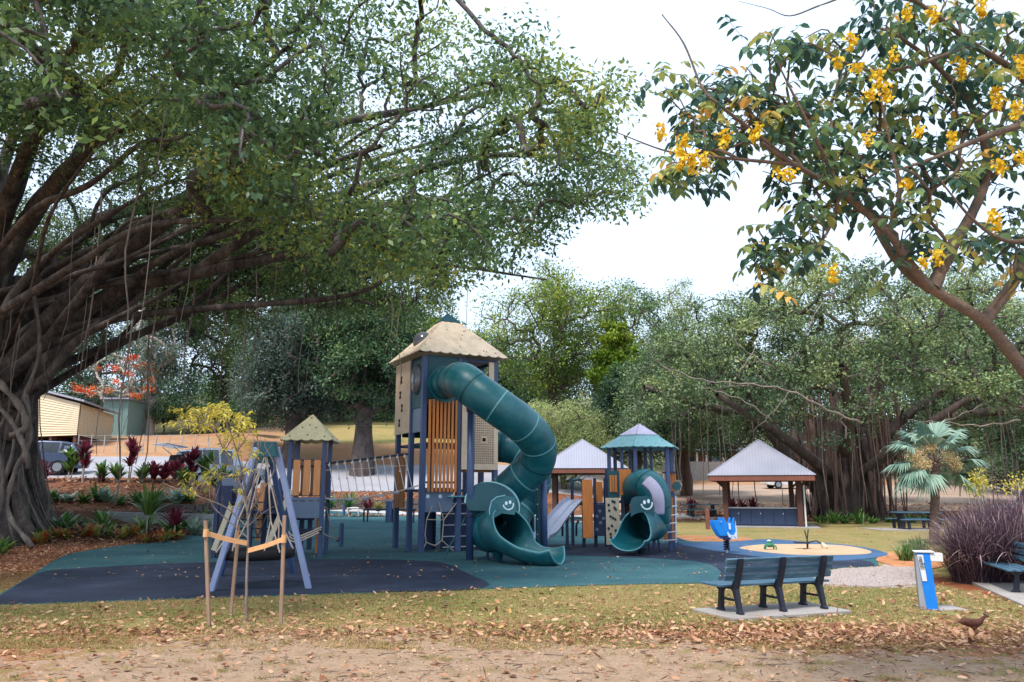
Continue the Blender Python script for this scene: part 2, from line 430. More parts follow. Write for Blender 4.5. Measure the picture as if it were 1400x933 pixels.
patchy('dry_grass', [(.3, (146, 136, 84)), (.5, (166, 146, 96)), (.7, (122, 126, 72))], .2, 6)
patchy('forest_floor', [(.3, (70, 74, 44)), (.6, (104, 96, 60)), (.8, (128, 108, 74))], .2, 4)
patchy('rubber_teal', [(.28, (44, 82, 92)), (.5, (56, 98, 106)), (.62, (66, 106, 112)), (.8, (98, 124, 122))], .7, 24, bump=.35, rough=.9)
patchy('rubber_navy', [(.28, (36, 42, 58)), (.5, (46, 55, 74)), (.62, (56, 65, 86)), (.8, (90, 92, 102))], .7, 24, bump=.35, rough=.9)
patchy('rubber_blue', [(.3, (62, 94, 130)), (.6, (78, 110, 146)), (.8, (98, 126, 156))], .5, 160, bump=.25, rough=.9)
patchy('play_sand', [(.3, (196, 160, 126)), (.6, (214, 180, 146)), (.8, (222, 192, 160))], 1.5, 40, bump=.4)
patchy('orange_mulch', [(.3, (176, 112, 74)), (.6, (206, 146, 102)), (.8, (196, 160, 112))], 1.5, 22, bump=.5)
patchy('gravel_base', [(.3, (160, 138, 126)), (.6, (184, 166, 156))], 1.5, 30, bump=.5)
patchy('concrete', [(.3, (150, 144, 140)), (.6, (172, 166, 162)), (.8, (182, 178, 172))], 1.2, 40, bump=.12, rough=.85)
patchy('concrete_pale', [(.3, (176, 176, 180)), (.7, (196, 196, 200))], .6, 30, bump=.08, rough=.85)

# ------------------------------------------------------------------ the terrain sheet
def terrain():
    verts = []; faces = []; mats = []; zone = []
    def zn(X, Y):
        n = math.sin(X * 1.3 + 2) * .25 + math.sin(X * .55 + Y * .6) * .5 + math.sin(X * 2.9 + Y * 2) * .2
        r = 1 - float(sm(7.9, 10.9, Y + n * 1.5)) ; r *= .95
        if X < -2: r *= 1 - .35 * float(sm(-3, -7, X))
        g = .42 * (1 - float(sm(9.3, 10.6, Y + n * .5))) + .22 * (1 - float(sm(11, 16, Y)))
        g = max(g, .75 * math.exp(-((X - 3.4) / 2.6) ** 2 - ((Y - 9.9) / .7) ** 2))
        g = max(g, .8 * math.exp(-((X - 6.5) / 1.8) ** 2 - ((Y - 9.2) / .8) ** 2))
        bx = float(sm(-8.8, -10.5, X + (Y - 18) * .35)) * float(sm(12.5, 16.5, Y))      # under the fig
        g = max(g, bx * 1.0)
        b = bx * .45
        if Y > 12.6 and X > 7.5 and Y < 17: b = max(b, .9 * float(sm(7.6, 8.2, X)) * float(sm(12.8, 13.4, Y)) * (1 - float(sm(16, 17, Y))))
        if Y > 20: g *= 1 - float(sm(20, 26, Y)) * (.8 if X > -8 else 0)
        return (r, g, b)
    xs = sorted(set([-160, -120, -90, -60, -45, -35, -30, -25] + [round(x * .5, 2) for x in range(-44, 45)] + [24, 26, 30, 35, 45, 60, 90, 120, 160]))
    ys = sorted(set([-60, -30, -15, -5, 0, 3] + [round(4 + .4 * i, 2) for i in range(50)] + [24.0]))
    ys = [y for y in ys if y <= 24]
    idx = {}
    for j, y in enumerate(ys):
        for i, x in enumerate(xs):
            if y == 24: continue
            idx[i, j] = len(verts)
            bump = 0 if (y > 12 or y < 5) else .012 * math.sin(x * 2.1 + y) * math.sin(y * 2.7)
            verts.append((x, y, bump - (.012 if False else 0))); zone.append(zn(x, y))
    J = len(ys) - 1
    # last row at Y=24 is shared with the polar part: u columns
    us = sorted(set([x / 24 for x in xs]))
    for i, x in enumerate(xs):
        idx[i, J] = len(verts); verts.append((x, 24, 0)); zone.append(zn(x, 24))
    for j in range(J):
        for i in range(len(xs) - 1):
            faces.append((idx[i, j], idx[i + 1, j], idx[i + 1, j + 1], idx[i, j + 1])); mats.append(0)
    sub = [10, 3, 2, 3, 6, 4, 6, 8, 10]
    prev = [idx[i, J] for i in range(len(xs))]
    RR = [rows(u) for u in us]
    rnd = random.Random(3)
    for b in range(9):
        for s in range(1, sub[b] + 1):
            f = s / sub[b]; cur = []
            for k, u in enumerate(us):
                (a, za), (c, zc) = RR[k][b], RR[k][b + 1]
                Y = a + (c - a) * f; z = za + (zc - za) * f
                cur.append(len(verts)); verts.append((u * Y, Y, z)); zone.append(zn(u * Y, Y) if b == 0 else (0, .5, .5))
            for k in range(len(us) - 1):
                um = (us[k] + us[k + 1]) / 2
                ml = [0, 1, 1, 2, None, 3, 4, 5, 5][b]
                if b == 2 and um > .05: ml = 1
                if b == 1 and um > .12: ml = 1
                if b == 3 and um > .1: ml = 6
                if b == 4: ml = 7 if um < .1 else 6
                if b == 5 and um > .1: ml = 3 if um > .22 else 6
                if b == 6 and um > .1: ml = 5
                if b == 6 and um < -.27: ml = 3
                faces.append((prev[k], prev[k + 1], cur[k + 1], cur[k])); mats.append(ml)
            prev = cur
    return verts, faces, mats, zone
vs, fs, ms, zn_ = terrain()
gf = [f for f, m in zip(fs, ms) if m != 7]; gm = [m for m in ms if m != 7]
me = bpy.data.meshes.new('ground'); me.from_pydata(vs, [], gf)
ca = me.attributes.new('zone', 'FLOAT_COLOR', 'POINT'); ca.data.foreach_set('color', np.array([(a, b, c, 1) for a, b, c in zn_], np.float32).ravel())
me.polygons.foreach_set('material_index', gm)
g = link_mesh('ground', me, ['ground', 'bed_soil', 'bank_mulch', 'dry_slope', 'dry_grass', 'forest_floor', 'road_dirt']); g['kind'] = 'structure'
rf = [f for f, m in zip(fs, ms) if m == 7]
used = sorted({i for f in rf for i in f}); mp_ = {i: k for k, i in enumerate(used)}
me = bpy.data.meshes.new('road'); me.from_pydata([vs[i] for i in used], [], [tuple(mp_[i] for i in f) for f in rf])
g = link_mesh('road', me, 'road_asphalt'); g['kind'] = 'structure'

def sheet(name, mat, pxs, off, closed=True, sub=6, kind='structure', thick=0.0, far=None, world=None, label=None):
    pts = world or [GT(x, y) for x, y in pxs]
    if sub > 1: pts = catmull([Vector((p[0], p[1], 0)) for p in pts], sub, True)
    else: pts = [Vector((p[0], p[1], 0)) for p in pts]
    tri = tessellate_polygon([pts])
    n = len(pts)
    v = [(p.x, p.y, H(p.x, p.y) + off) for p in pts] + [(p.x, p.y, H(p.x, p.y) - .05) for p in pts]
    fs = []
    for t in tri:
        a, b, c = (pts[i] for i in t)
        fs.append(t if (b - a).cross(c - a).z > 0 else (t[2], t[1], t[0]))
    area = sum(pts[i].x * pts[(i + 1) % n].y - pts[(i + 1) % n].x * pts[i].y for i in range(n))
    for i in range(n):
        j = (i + 1) % n; fs.append((i, i + n, j + n, j) if area > 0 else (j, j + n, i + n, i))
    me = bpy.data.meshes.new(name); me.from_pydata(v, [], fs)
    o = link_mesh(name, me, mat); o['kind'] = kind
    return o
outline = [(-30, 832), (40, 790), (66, 772), (100, 757), (170, 746), (240, 737), (284, 731), (310, 716), (350, 708), (420, 705), (560, 704), (700, 704), (800, 707), (870, 716), (925, 735), (950, 741), (1000, 741), (1050, 738),
           (1110, 742), (1160, 746), (1200, 753), (1214, 761), (1200, 767), (1198, 775), (1150, 777), (1100, 785), (1040, 793), (960, 798), (850, 800), (660, 806), (480, 812), (300, 818), (120, 824), (0, 828)]
sheet('rubber_surface', 'rubber_teal', outline, .016, sub=4)
sheet('navy_rubber_patch', 'rubber_navy', [(-22, 831), (40, 792), (66, 782), (130, 777), (230, 772), (340, 768), (460, 766), (560, 767), (605, 771), (640, 786), (662, 805), (480, 811.5), (300, 817.5), (120, 823.5), (0, 827.5)], .022, sub=4)
sheet('navy_rubber_area', 'rubber_navy', [(720, 762), (770, 760), (850, 763), (920, 766), (965, 771), (985, 782), (985, 796), (1040, 792), (1100, 784.5), (1150, 776.5), (1196, 774.5), (1170, 766), (1080, 765), (1010, 757), (1000, 747), (950, 742.5), (925, 737), (870, 719), (800, 712), (700, 710), (560, 712), (450, 716), (400, 728), (400, 738), (470, 744), (560, 748), (640, 752)], .020, sub=4)
sheet('blue_rubber_ring', 'rubber_blue', [(930, 744), (1000, 741.5), (1050, 738.5), (1110, 742.5), (1160, 746.5), (1199, 753.5), (1212, 761), (1150, 768), (1080, 766), (1015, 760), (970, 753)], .026, sub=6)
sheet('sand_pit', 'play_sand', [(1012, 750), (1040, 746), (1080, 745.5), (1130, 746), (1165, 749), (1190, 755), (1184, 759), (1140, 760.5), (1085, 760), (1045, 756.5), (1020, 753)], .032, sub=5)
sheet('gravel_patch', 'gravel_base', [(1100, 790), (1150, 779), (1198, 777), (1215, 770), (1262, 776), (1262, 800), (1200, 804), (1130, 801)], .010, sub=5)
sheet('orange_mulch_patch', 'orange_mulch', [(1198, 766), (1216, 756), (1250, 752), (1285, 756), (1290, 775), (1240, 779), (1212, 772)], .024, sub=5)
sheet('orange_mulch_strip', 'orange_mulch', [(915, 733), (960, 733), (1010, 735), (1030, 739), (980, 742), (940, 742)], .012, sub=4)
sheet('concrete_path', 'concrete_pale', [(330, 712), (420, 703.2), (560, 702.2), (700, 702.2), (830, 702.8), (930, 703), (960, 705), (960, 709), (930, 708), (830, 708), (700, 705.2), (560, 705), (430, 706.5), (350, 714)], .035, sub=3)
sheet('white_slab', 'concrete_pale', [(486, 716), (570, 715), (640, 716), (640, 720), (560, 721), (488, 720)], .03, sub=3)
# ------------------------------------------------------------------ materials of made things
simple('edge_pale', (150, 200, 206), .5, .05, 8)
simple('post_blue', (64, 84, 122), .45, .1, 3, spec=.5, bump=.05)
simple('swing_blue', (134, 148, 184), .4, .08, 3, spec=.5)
simple('post_dark', (44, 56, 88), .5, .12, 3)
simple('teal_plastic', (20, 92, 102), .38, .12, 2.5, spec=.5, bump=.02, dirt=(70, 128, 128))
simple('teal_panel', (14, 74, 84), .5, .12, 4, spec=.5)
simple('cream_panel', (226, 200, 170), .6, .07, 5, dirt=(196, 172, 146))
simple('cream_roof', (238, 216, 188), .7, .08, 3, bump=.15, dirt=(176, 156, 134))
simple('cream_yellow', (230, 216, 172), .6, .06, 5, dirt=(196, 182, 146))
simple('tan_panel', (196, 184, 160), .6, .07, 5)
simple('orange_wood', (206, 128, 66), .6, .2, 5, stretch=(4, 4, .4), bump=.2)
simple('pale_orange', (226, 154, 100), .6, .1, 5, stretch=(3, 3, .5))
simple('brown_wood', (158, 108, 66), .7, .22, 5, stretch=(4, 4, .4), bump=.2)
simple('grey_panel', (112, 128, 152), .5, .1, 4)
simple('slide_grey', (150, 158, 178), .45, .08, 4)
simple('dark_metal', (36, 44, 58), .5, .15, 8)
simple('dark_hole', (16, 16, 20), .9, .1, 8)
simple('rope_beige', (182, 166, 150), .8, .15, 30)
simple('rope_white', (206, 204, 206), .7, .1, 30)
simple('seam_light', (108, 168, 172), .5, .1, 10)
simple('seam_dark', (16, 66, 74), .5, .1, 10)
simple('edge_light', (92, 150, 158), .5, .1, 10)
simple('face_white', (226, 242, 244), .5, .03, 10)
simple('lilac', (186, 180, 202), .55, .06, 4, dirt=(170, 158, 178))
simple('aqua', (118, 164, 168), .5, .08, 4, dirt=(84, 158, 164))
simple('bubble', (92, 96, 104), .15, .1, 4, spec=.8)
simple('roof_metal', (150, 151, 164), .4, .05, 1.0, metal=.15, spec=.5)
simple('timber_red', (122, 74, 60), .7, .2, 4, stretch=(1, 1, 1), bump=.2)
simple('timber_dark', (82, 52, 46), .75, .2, 5, stretch=(4, 4, .4), bump=.2)
simple('bbq_blue', (50, 66, 96), .5, .12, 5, stretch=(3, 3, .5))
simple('steel', (176, 178, 184), .35, .06, 6, metal=.6)
simple('bolt', (200, 205, 215), .4, .05, 10, metal=.5)

def posts(parent, pts, z, w=.13, mat='post_blue', round_=False, z0=-.05):
    for p in pts:
        m = MB(); zz = p[2] if len(p) > 2 else z
        if round_: m.tube([(p[0], p[1], z0), (p[0], p[1], zz)], w / 2, 16)
        else: m.box((p[0], p[1], (zz + z0) / 2), (w, w, zz - z0))
        m.build('post', mat, parent, bevel=0 if round_ else .015, smooth=round_)
def scallop(x0, x1, n, d):
    """points along a scalloped eave from x0 to x1"""
    pts = []
    for i in range(n * 4 + 1):
        t = i / (n * 4); pts.append((x0 + (x1 - x0) * t, -d * abs(math.sin(math.pi * t * n)) ** .6))
    return pts
def roof_face(mb, a, b, c, d, n=8, dep=.05, thick=.025):
    """one roof face: eave a->b (scalloped), top edge c->d above a,b"""
    a, b, c, d = map(Vector, (a, b, c, d)); ex = (b - a); L = ex.length; ex.normalize()
    up = (c - a); up = up - ex * up.dot(ex); up.normalize()
    def loc(p): q = p - a; return (q.dot(ex), q.dot(up))
    out = scallop(0, L, n, dep) + [loc(d)] + ([loc(c)] if (c - d).length > 1e-3 else [])
    mb.prism(out, a, ex, up, thick)

# ================================================================== MAIN TOWER
O = GT(575, 757); RZ = R(28)
tw = thing('play_tower', 'tall playground tower with a cream pyramid roof, blue posts and an orange slatted front', 'play tower', (O.x, O.y, 0), RZ)
PW, PE, PD, PB = 2.30, 1.12, 2.10, .95
ZT = 5.60
posts(tw, [(0, 0), (PE, 0), (PW, 0), (0, PB), (0, PD), (PE, PD), (PW, PD), (PW, PB)], ZT, .15)
# decks
for z in (1.72, 3.05, 4.2):
    MB().box((PW / 2, PD / 2, z), (PW - .12, PD - .12, .08)).build('deck', 'post_dark', tw, bevel=.01)
# front: orange slats
m = MB()
for i in range(8):
    x = .15 + i * .118; m.box((x, -.11, 3.0), (.07, .045, 2.62 + (.03 if i % 2 else 0)))
m.build('slat_panel', 'orange_wood', tw, bevel=.006)
m = MB(); m.bar((.08, -.07, 4.2), (PE - .08, -.07, 4.2), .03, .06); m.bar((.08, -.07, 1.95), (PE - .08, -.07, 1.95), .03, .06); m.build('slat_rail', 'post_dark', tw)
# dark green upper front panel with the slide's port
MB().box(((PE) / 2 + .0, -.04, 4.98), (PE - .16, .05, 1.28)).build('port_panel', 'teal_panel', tw, bevel=.01)
# upper right: cream sill + open window
MB().box(((PE + PW) / 2, -.03, 4.42), (PW - PE - .16, .05, .16)).build('window_sill', 'cream_panel', tw)
MB().box((PW - .16, -.06, 4.94), (.17, .05, 1.22)).build('side_board', 'cream_panel', tw)
MB().box((PE + .16, -.035, 5.02), (.13, .05, 1.1)).build('side_board', 'teal_panel', tw)
# front right: cream lattice panel
m = MB(); x0, x1, z0, z1 = PE + .04, PW + .04, 2.32, 4.42; y = -.11
for (a, b, c, d) in ((x0, x1, z0, z0 + .16), (x0, x1, z1 - .16, z1), (x0, x0 + .2, z0 + .16, z1 - .16), (x1 - .13, x1, z0 + .16, z1 - .16)):
    m.box(((a + b) / 2, y, (c + d) / 2), (b - a, .04, d - c))
lp = m.build('lattice_panel', 'cream_panel', tw, bevel=.005)
m = MB(); xa, xb, za, zb = x0 + .2, x1 - .13, z0 + .16, z1 - .16
n = 13
for i in range(n + 1): m.box((xa + (xb - xa) * i / n, y, (za + zb) / 2), (.026, .022, zb - za))
k = 26
for i in range(k + 1): m.box(((xa + xb) / 2, y + .002, za + (zb - za) * i / k), (xb - xa, .019, .026))
m.build('lattice', 'cream_panel', lp)
m = MB(); m.box((x0 + .72, y - .012, 3.2), (.2, .02, .2)); m.build('lattice_hub', 'cream_panel', lp)
m = MB(); m.box((x0 + .72, y - .024, 3.2), (.1, .012, .1)); m.build('peep_hole', 'dark_hole', lp)
MB().box(((PE + PW) / 2, .03, 3.2), (PW - PE - .2, .03, 1.9)).build('backing_panel', 'brown_wood', tw)
# left face: cream panel with X marks between B and A, porthole panel between C and B
MB().box((-.07, (PB + PD) / 2 + .05, 4.50), (.05, PD - PB + .1, 2.18)).build('cross_panel', 'cream_panel', tw, bevel=.005)
m = MB()
for i, z in enumerate((5.08, 4.62, 4.2, 3.76)):
    yy = (PB + PD) / 2 + .05 + (.1, .18, 0, .2)[i] * (1 if i != 2 else -.4)
    for s in (1, -1):
        m.bar((-.1, yy - .06, z - s * .11), (-.1, yy + .06, z + s * .11), .045, .012, up=(1, 0, 0))
    m.box((-.1, yy, z + .0), (.01, .05, .2))
m.build('cross_mark', 'dark_hole', tw)
MB().box((-.02, PB / 2, 4.86), (.05, PB - .14, 1.52)).build('porthole_panel', 'teal_panel', tw, bevel=.01)
m = MB(); m.ell((-.05, PB / 2, 4.95), (.16, .33, .46), nu=24, nv=14); pb = m.build('porthole_bubble', 'bubble', tw, smooth=True)
MB().box((-.0, PB / 2, 3.75), (.04, PB - .2, .72)).build('lower_side_panel', 'grey_panel', tw, bevel=.01)
# small slat panel on left low
m = MB()
for i in range(4): m.box((-.10, PB + .30 + i * .20, 2.02), (.045, .16, 1.62))
m.build('small_slat_panel', 'brown_wood', tw, bevel=.006)
# right side face panels
MB().box((PW + .06, PD / 2, 3.4), (.04, PD - .3, 2.0)).build('end_panel', 'cream_panel', tw)
MB().box((PW / 2, PD + .06, 4.4), (PW - .3, .04, 2.1)).build('rear_panel', 'teal_panel', tw)
# grey under-deck panel with three holes
def holes_panel(x0, x1, z0, z1, holes):
    out = [(x0, z0), (x1, z0), (x1, z1), (x0, z1)]
    m = MB(); m.box(((x0 + x1) / 2, .0, (z0 + z1) / 2), (x1 - x0, .04, z1 - z0)); return m
gp = holes_panel(-.1, PE - .16, 1.12, 1.80, []).build('under_deck_panel', 'grey_panel', tw, bevel=.01)
m = MB()
for x in (.22, .60, .98): m.disc((x - .05, -.024, 1.56), (0, -1, 0), .055, .004, 20)
m.build('vent_hole', 'face_white', gp)
# roof
e = .27; zE = ZT + .10; apex = Vector((PW / 2, PD / 2, 7.16)); k = .80
c = [Vector((-e, -e, zE)), Vector((PW + e, -e, zE)), Vector((PW + e, PD + e, zE)), Vector((-e, PD + e, zE))]
c2 = [p + (apex - p) * k for p in c]
m = MB()
for i in range(4): roof_face(m, c[i], c[(i + 1) % 4], c2[i], c2[(i + 1) % 4], 9, .06)
rf = m.build('roof', 'cream_roof', tw)
m = MB()
for i in range(4):
    a, b = c[i] + (apex - c[i]) * (k - .02), c[(i + 1) % 4] + (apex - c[(i + 1) % 4]) * (k - .02)
    up = Vector((0, 0, .03)); ctr = (a + b) / 2
    roof_face(m, a + up, b + up, apex + up, apex + up, 3, .02)
m.build('roof_cap', 'teal_panel', rf)
m = MB(); rr = random.Random(5)
for i in range(4):
    for j in range(12):
        s, t = rr.random(), rr.random() * .62
        p = (c[i] * (1 - s) + c[(i + 1) % 4] * s); p = p + (apex - p) * t
        nrm = (c[(i + 1) % 4] - c[i]).cross(apex - c[i]).normalized()
        m.disc(p + nrm * .028, nrm, .018, .008, 8)
m.build('roof_bolt', 'dark_metal', rf)
m = MB(); p = (c[3] * .42 + c[0] * .58); p = p + (apex - p) * .36
m.ell(p + Vector((.04, 0, -.04)), (.30, .36, .32), nu=20, nv=12); m.build('skylight_dome', 'bubble', rf, smooth=True)
# ceiling beams
m = MB()
for a, b in (((0, 0), (PW, 0)), ((PW, 0), (PW, PD)), ((PW, PD), (0, PD)), ((0, PD), (0, 0))): m.bar((*a, ZT - .04), (*b, ZT - .04), .09, .1)
m.build('top_beam', 'post_dark', tw)
# under the tower: rope net, step ladder, inner dark climbing wall
m = MB(); hexp = [(.12, .62), (.50, .02 + .28), (.14, .30), (.46, .95)]
ring = [(.10, -.05, .52), (.14, -.05, .30), (.40, -.05, .20), (.62, -.05, .34), (.66, -.05, .90), (.14, -.05, .92), (.10, -.05, .52)]
m.tube(ring, .018, 6)
for a, b in (((.62, -.05, .34), (.98, -.05, .04)), ((.66, -.05, .9), (1.05, -.05, 1.38)), ((.14, -.05, .92), (.3, -.05, 1.3)), ((.14, -.05, .3), (.02, -.05, .05)), ((.66, -.05, .9), (.5, -.05, 1.4))): m.tube([a, b], .016, 6)
m.build('rope_net', 'rope_beige', tw)
m = MB()
for z in (.12, .42, .74, 1.06, 1.35): m.bar((.80, .35, z), (1.9, .35, z), .03, .03)
m.build('rung', 'rope_white', tw)
m = MB(); m.box((1.35, .6, .8), (1.0, .06, 1.5)); m.box((.55, .9, .78), (.3, .06, 1.5)); m.build('crawl_wall', 'post_dark', tw)
m = MB(); m.tube([(.75, -.1, 1.55), (1.7, -.1, 1.55), (1.76, -.1, 1.5), (1.76, -.1, .1)], .022, 8); m.build('grab_rail', 'edge_light', tw)
m = MB(); m.box((1.72, .9, .75), (.12, .12, 1.5)); m.box((.9, 1.3, .75), (.12, .12, 1.5)); m.build('inner_post', 'post_dark', tw)

# ================================================================== TUBE SLIDES
def ringgeo(mb, p, t, r, w, h):
    """thin band round a tube at p"""
    t = Vector(t).normalized(); x = t.orthogonal().normalized(); y = t.cross(x); n = 28; vs = []; fs = []
    for i in range(n):
        a = 2 * math.pi * i / n; dvec = x * math.cos(a) + y * math.sin(a)
        for (rr_, s) in ((r - .01, -w), (r + h, -w), (r + h, w), (r - .01, w)): vs.append(Vector(p) + dvec * rr_ + t * s)
    for i in range(n):
        j = (i + 1) % n
        for q in range(4): fs.append((i * 4 + q, i * 4 + (q + 1) % 4, j * 4 + (q + 1) % 4, j * 4 + q))
    mb.add(vs, fs)
def tube_slide(path, radii, parent, seams, seam_mats, name='tube'):
    cp = catmull(path, 10); n = len(cp); rs = [lerp1(radii, i / (n - 1)) for i in range(n)]
    m = MB(); m.tube(cp, rs, 32, caps=False); tube = m.build(name, 'teal_plastic', parent, world=True, smooth=True, solid=.03)
    for k, s in enumerate(seams):
        i = int(s * (n - 1)); i = max(1, min(n - 2, i)); mb = MB()
        ringgeo(mb, cp[i], cp[i + 1] - cp[i - 1], rs[i], .018, .022)
        mb.build('seam', seam_mats[k % len(seam_mats)], tube, world=True)
    return tube, cp
def chute(path, parent, r0, r1, open_from=.12, open_to=.45, hw=.62, name='chute', arc_end=1.15, swirl=0):
    """the run-out: a full tube that opens into a wide trough"""
    cp = catmull(path, 9); n = len(cp); vs = []; na = 32
    up0 = Vector((0, 0, 1))
    for i, p in enumerate(cp):
        t = (cp[min(i + 1, n - 1)] - cp[max(i - 1, 0)]).normalized()
        side = t.cross(up0).normalized(); up = side.cross(t).normalized(); s = i / (n - 1)
        k = min(1, max(0, (s - open_from) / (open_to - open_from))); k2 = 1 - (1 - k) ** 2; arc = math.acos(max(-1, min(1, -1 + (1 + math.cos(arc_end)) * k2))) * .999; k = float(sm(open_from, open_to, s))
        r = r0 + (r1 - r0) * float(sm(0, .7, s))
        for j in range(na + 1):
            a = -arc + 2 * arc * j / na
            vs.append(p + side * math.sin(a) * r * (1 + .12 * k) - up * math.cos(a) * r * (1 - .25 * k))
    fs = [(i * (na + 1) + j, i * (na + 1) + j + 1, (i + 1) * (na + 1) + j + 1, (i + 1) * (na + 1) + j) for i in range(n - 1) for j in range(na)]
    m = MB(); m.add(vs, fs); o = m.build(name, 'teal_plastic', parent, world=True, smooth=True, solid=.045)
    # light rolled rim
    i0 = int(open_from * (n - 1)) + 1
    left = [Vector(vs[i * (na + 1)]) for i in range(i0, n)]; right = [Vector(vs[i * (na + 1) + na]) for i in range(i0, n)]
    endarc = [Vector(vs[(n - 1) * (na + 1) + j]) for j in range(na + 1)]
    loop = left + endarc[1:-1] + right[::-1]
    m = MB(); m.tube(loop, .02, 8, caps=True); m.build('rim', 'edge_light', o, world=True, smooth=True)
    return o
def smile(parent, c, nx, up, s):
    """white two-eyed smile on the plate; c centre, nx right axis"""
    c = Vector(c); nx = Vector(nx).normalized(); up = Vector(up).normalized(); nn = nx.cross(up).normalized()
    m = MB()
    for dx, dz in ((-.17, .22), (.15, .30)):
        m.prism([(s * (dx + .11 * math.cos(a)), s * (dz + .15 * math.sin(a))) for a in [i * math.pi / 10 for i in range(20)]], c, nx, up, .008)
    m.build('smile_eye', 'face_white', parent, world=True)
    m = MB(); pts = [c + nx * s * .42 * math.cos(a) + up * s * (.42 * math.sin(a) + .12) + nn * .008 for a in [math.pi * (1.02 + i / 16 * 1.05) for i in range(17)]]
    m.tube(pts, s * .055, 8); m.build('smile_mouth', 'face_white', parent, world=True, smooth=True)

frontN = Vector((math.sin(RZ), -math.cos(RZ), 0))
port = WM[tw.name] @ Vector((.60, -.06, 4.78))
s1 = thing('tube_slide', 'big spiral dark green tube slide curling down from the tall tower to a smiling mouth', 'tube slide', tuple(GT(700, 765)))
path = [port + Vector((0, 0, 0)), port + frontN * .45 + Vector((.06, 0, .03)), A(632, 521, 19.75), A(655, 538, 19.3), A(686, 560, 19.2), A(716, 582, 19.5), A(735, 606, 20.0), A(733, 633, 20.4), A(711, 656, 20.7), A(684, 681, 20.9), A(668, 705, 20.5)]
tb, cp = tube_slide(path, [.44, .45, .47, .46, .46, .46, .46, .46, .46, .45, .44], s1, [.03, .12, .2, .27, .385, .50, .60, .70, .78, .86], ['seam_light', 'seam_dark', 'seam_dark', 'seam_dark', 'seam_light', 'seam_light', 'seam_light', 'seam_dark', 'seam_light', 'seam_light'])
# entry flange on the tower
m = MB(); ringgeo(m, port + frontN * .05, frontN, .45, .03, .09); m.build('flange', 'teal_plastic', tb, world=True)
# the lower bend
bend = [A(682, 690, 20.9), A(673, 702, 20.5), A(669, 716, 20.3), A(671, 725, 20.1), A(680, 725, 19.85)]
tube_slide(bend, [.46, .52, .55, .54, .50], s1, [.55], ['seam_dark'], 'lower_bend')
ex = [A(672, 726, 20.25), A(681, 723, 19.75), A(692, 725, 19.3), A(707, 734, 18.98), A(726, 744, 18.8), A(746, 749, 18.7), A(760, 746, 18.62)]
chute(ex, s1, .49, .58, .27, .66, arc_end=1.42)
# big collar plate above the mouth
cc = A(676, 693, 20.15); m = MB(); nd = Vector((-.25, .45, .86)).normalized()
ndx = Vector((.75, -.35, -.45)).normalized()
pl_n = (Vector((0, 0, 0)) - Vector((.15, 1, -.55))).normalized()
xax = Vector((1, .12, -.18)).normalized(); yax = pl_n.cross(xax).normalized() * 1
m.prism([(.68 * math.cos(a), .56 * math.sin(a)) for a in [math.pi * (-.06 + 1.22 * i / 40) for i in range(41)]], A(673, 690, 19.85), xax, Vector((.0, .3, .95)), .04)
collar = m.build('collar_plate', 'teal_panel', s1, world=True)
m = MB(); q = A(673, 690, 19.85); ya = Vector((.0, .3, .95)).normalized(); ya = (ya - xax * ya.dot(xax)).normalized()
m.tube([q + xax * .685 * math.cos(a) + ya * .565 * math.sin(a) for a in [math.pi * (-.05 + 1.1 * i / 30) for i in range(31)]], .034, 6); m.build('collar_rim', 'edge_pale', collar, world=True)
# face plate
fo = A(670, 714, 19.2); fx = Vector((.95, .25, 0)).normalized(); fy = Vector((-.03, .12, 1)).normalized()
out = [(0, .05), (.3, .22), (.62, .18), (.66, .3), (.64, .62), (.5, .64), (.16, .60), (.03, .50), (-.02, .3)]
m = MB(); m.prism(out, fo - Vector((0, .0, .02)), fx, fy, .03); fp = m.build('face_plate', 'teal_plastic', s1, world=True, bevel=.01)
smile(fp, A(695, 692, 19.08) + Vector((0, -.06, 0)), fx, fy, .30)
m = MB(); m.tube([fo + fx * a + fy * b + Vector((0, -.035, 0)) for a, b in ((0.02, -.12), (0, .1), (-.01, .3), (.05, .5), (.18, .6), (.4, .64))], .014, 6); m.build('plate_rim', 'edge_pale', fp, world=True)
# supports
g1 = GT(642, 767); m = MB(); m.tube([(g1.x, g1.y, -.05), (g1.x, g1.y, A(648, 562, g1.y).z)], .095, 18); m.build('support_post', 'post_blue', s1, world=True, smooth=True)
m = MB(); zt = A(648, 558, g1.y).z; m.tube([(g1.x, g1.y, zt - .1), (g1.x, g1.y, zt + .05), (g1.x + .08, g1.y, zt + .16)], [.12, .14, .2], 16); m.build('support_bracket', 'dark_metal', s1, world=True)
g2 = GT(745, 737); g2.y = 20.9; g2.x = (744 - 700) / F * (g2.y * CT - .33); zt = A(747, 641, g2.y).z
m = MB(); m.tube([(g2.x, g2.y, -.05), (g2.x, g2.y, zt)], .095, 18); m.build('support_post', 'post_blue', s1, world=True, smooth=True)
m = MB(); m.tube([(g2.x, g2.y, zt - .08), (g2.x, g2.y, zt + .04), (g2.x - .03, g2.y, zt + .12)], [.12, .15, .24], 16); m.build('support_bracket', 'teal_panel', s1, world=True)
g3 = GT(615, 771); m = MB(); p1 = (g1.x - .02, g1.y, A(642, 706, g1.y).z)
m.tube([(g3.x - .25, g3.y + .35, -.02), (p1[0] - .1, p1[1], p1[2] - .04), p1], .022, 8); m.build('brace', 'teal_panel', s1, world=True)
ringm = MB(); ringgeo(ringm, p1, (0, 0, 1), .095, .03, .02); ringm.build('clamp', 'dark_metal', s1, world=True)
for x_ in (667, 676):
    gg = A(x_, 752, 19.9); m = MB(); m.tube([(gg.x, gg.y, -.03), (gg.x - .02, gg.y, .55)], .035, 8); m.build('foot_post', 'post_dark', s1, world=True)
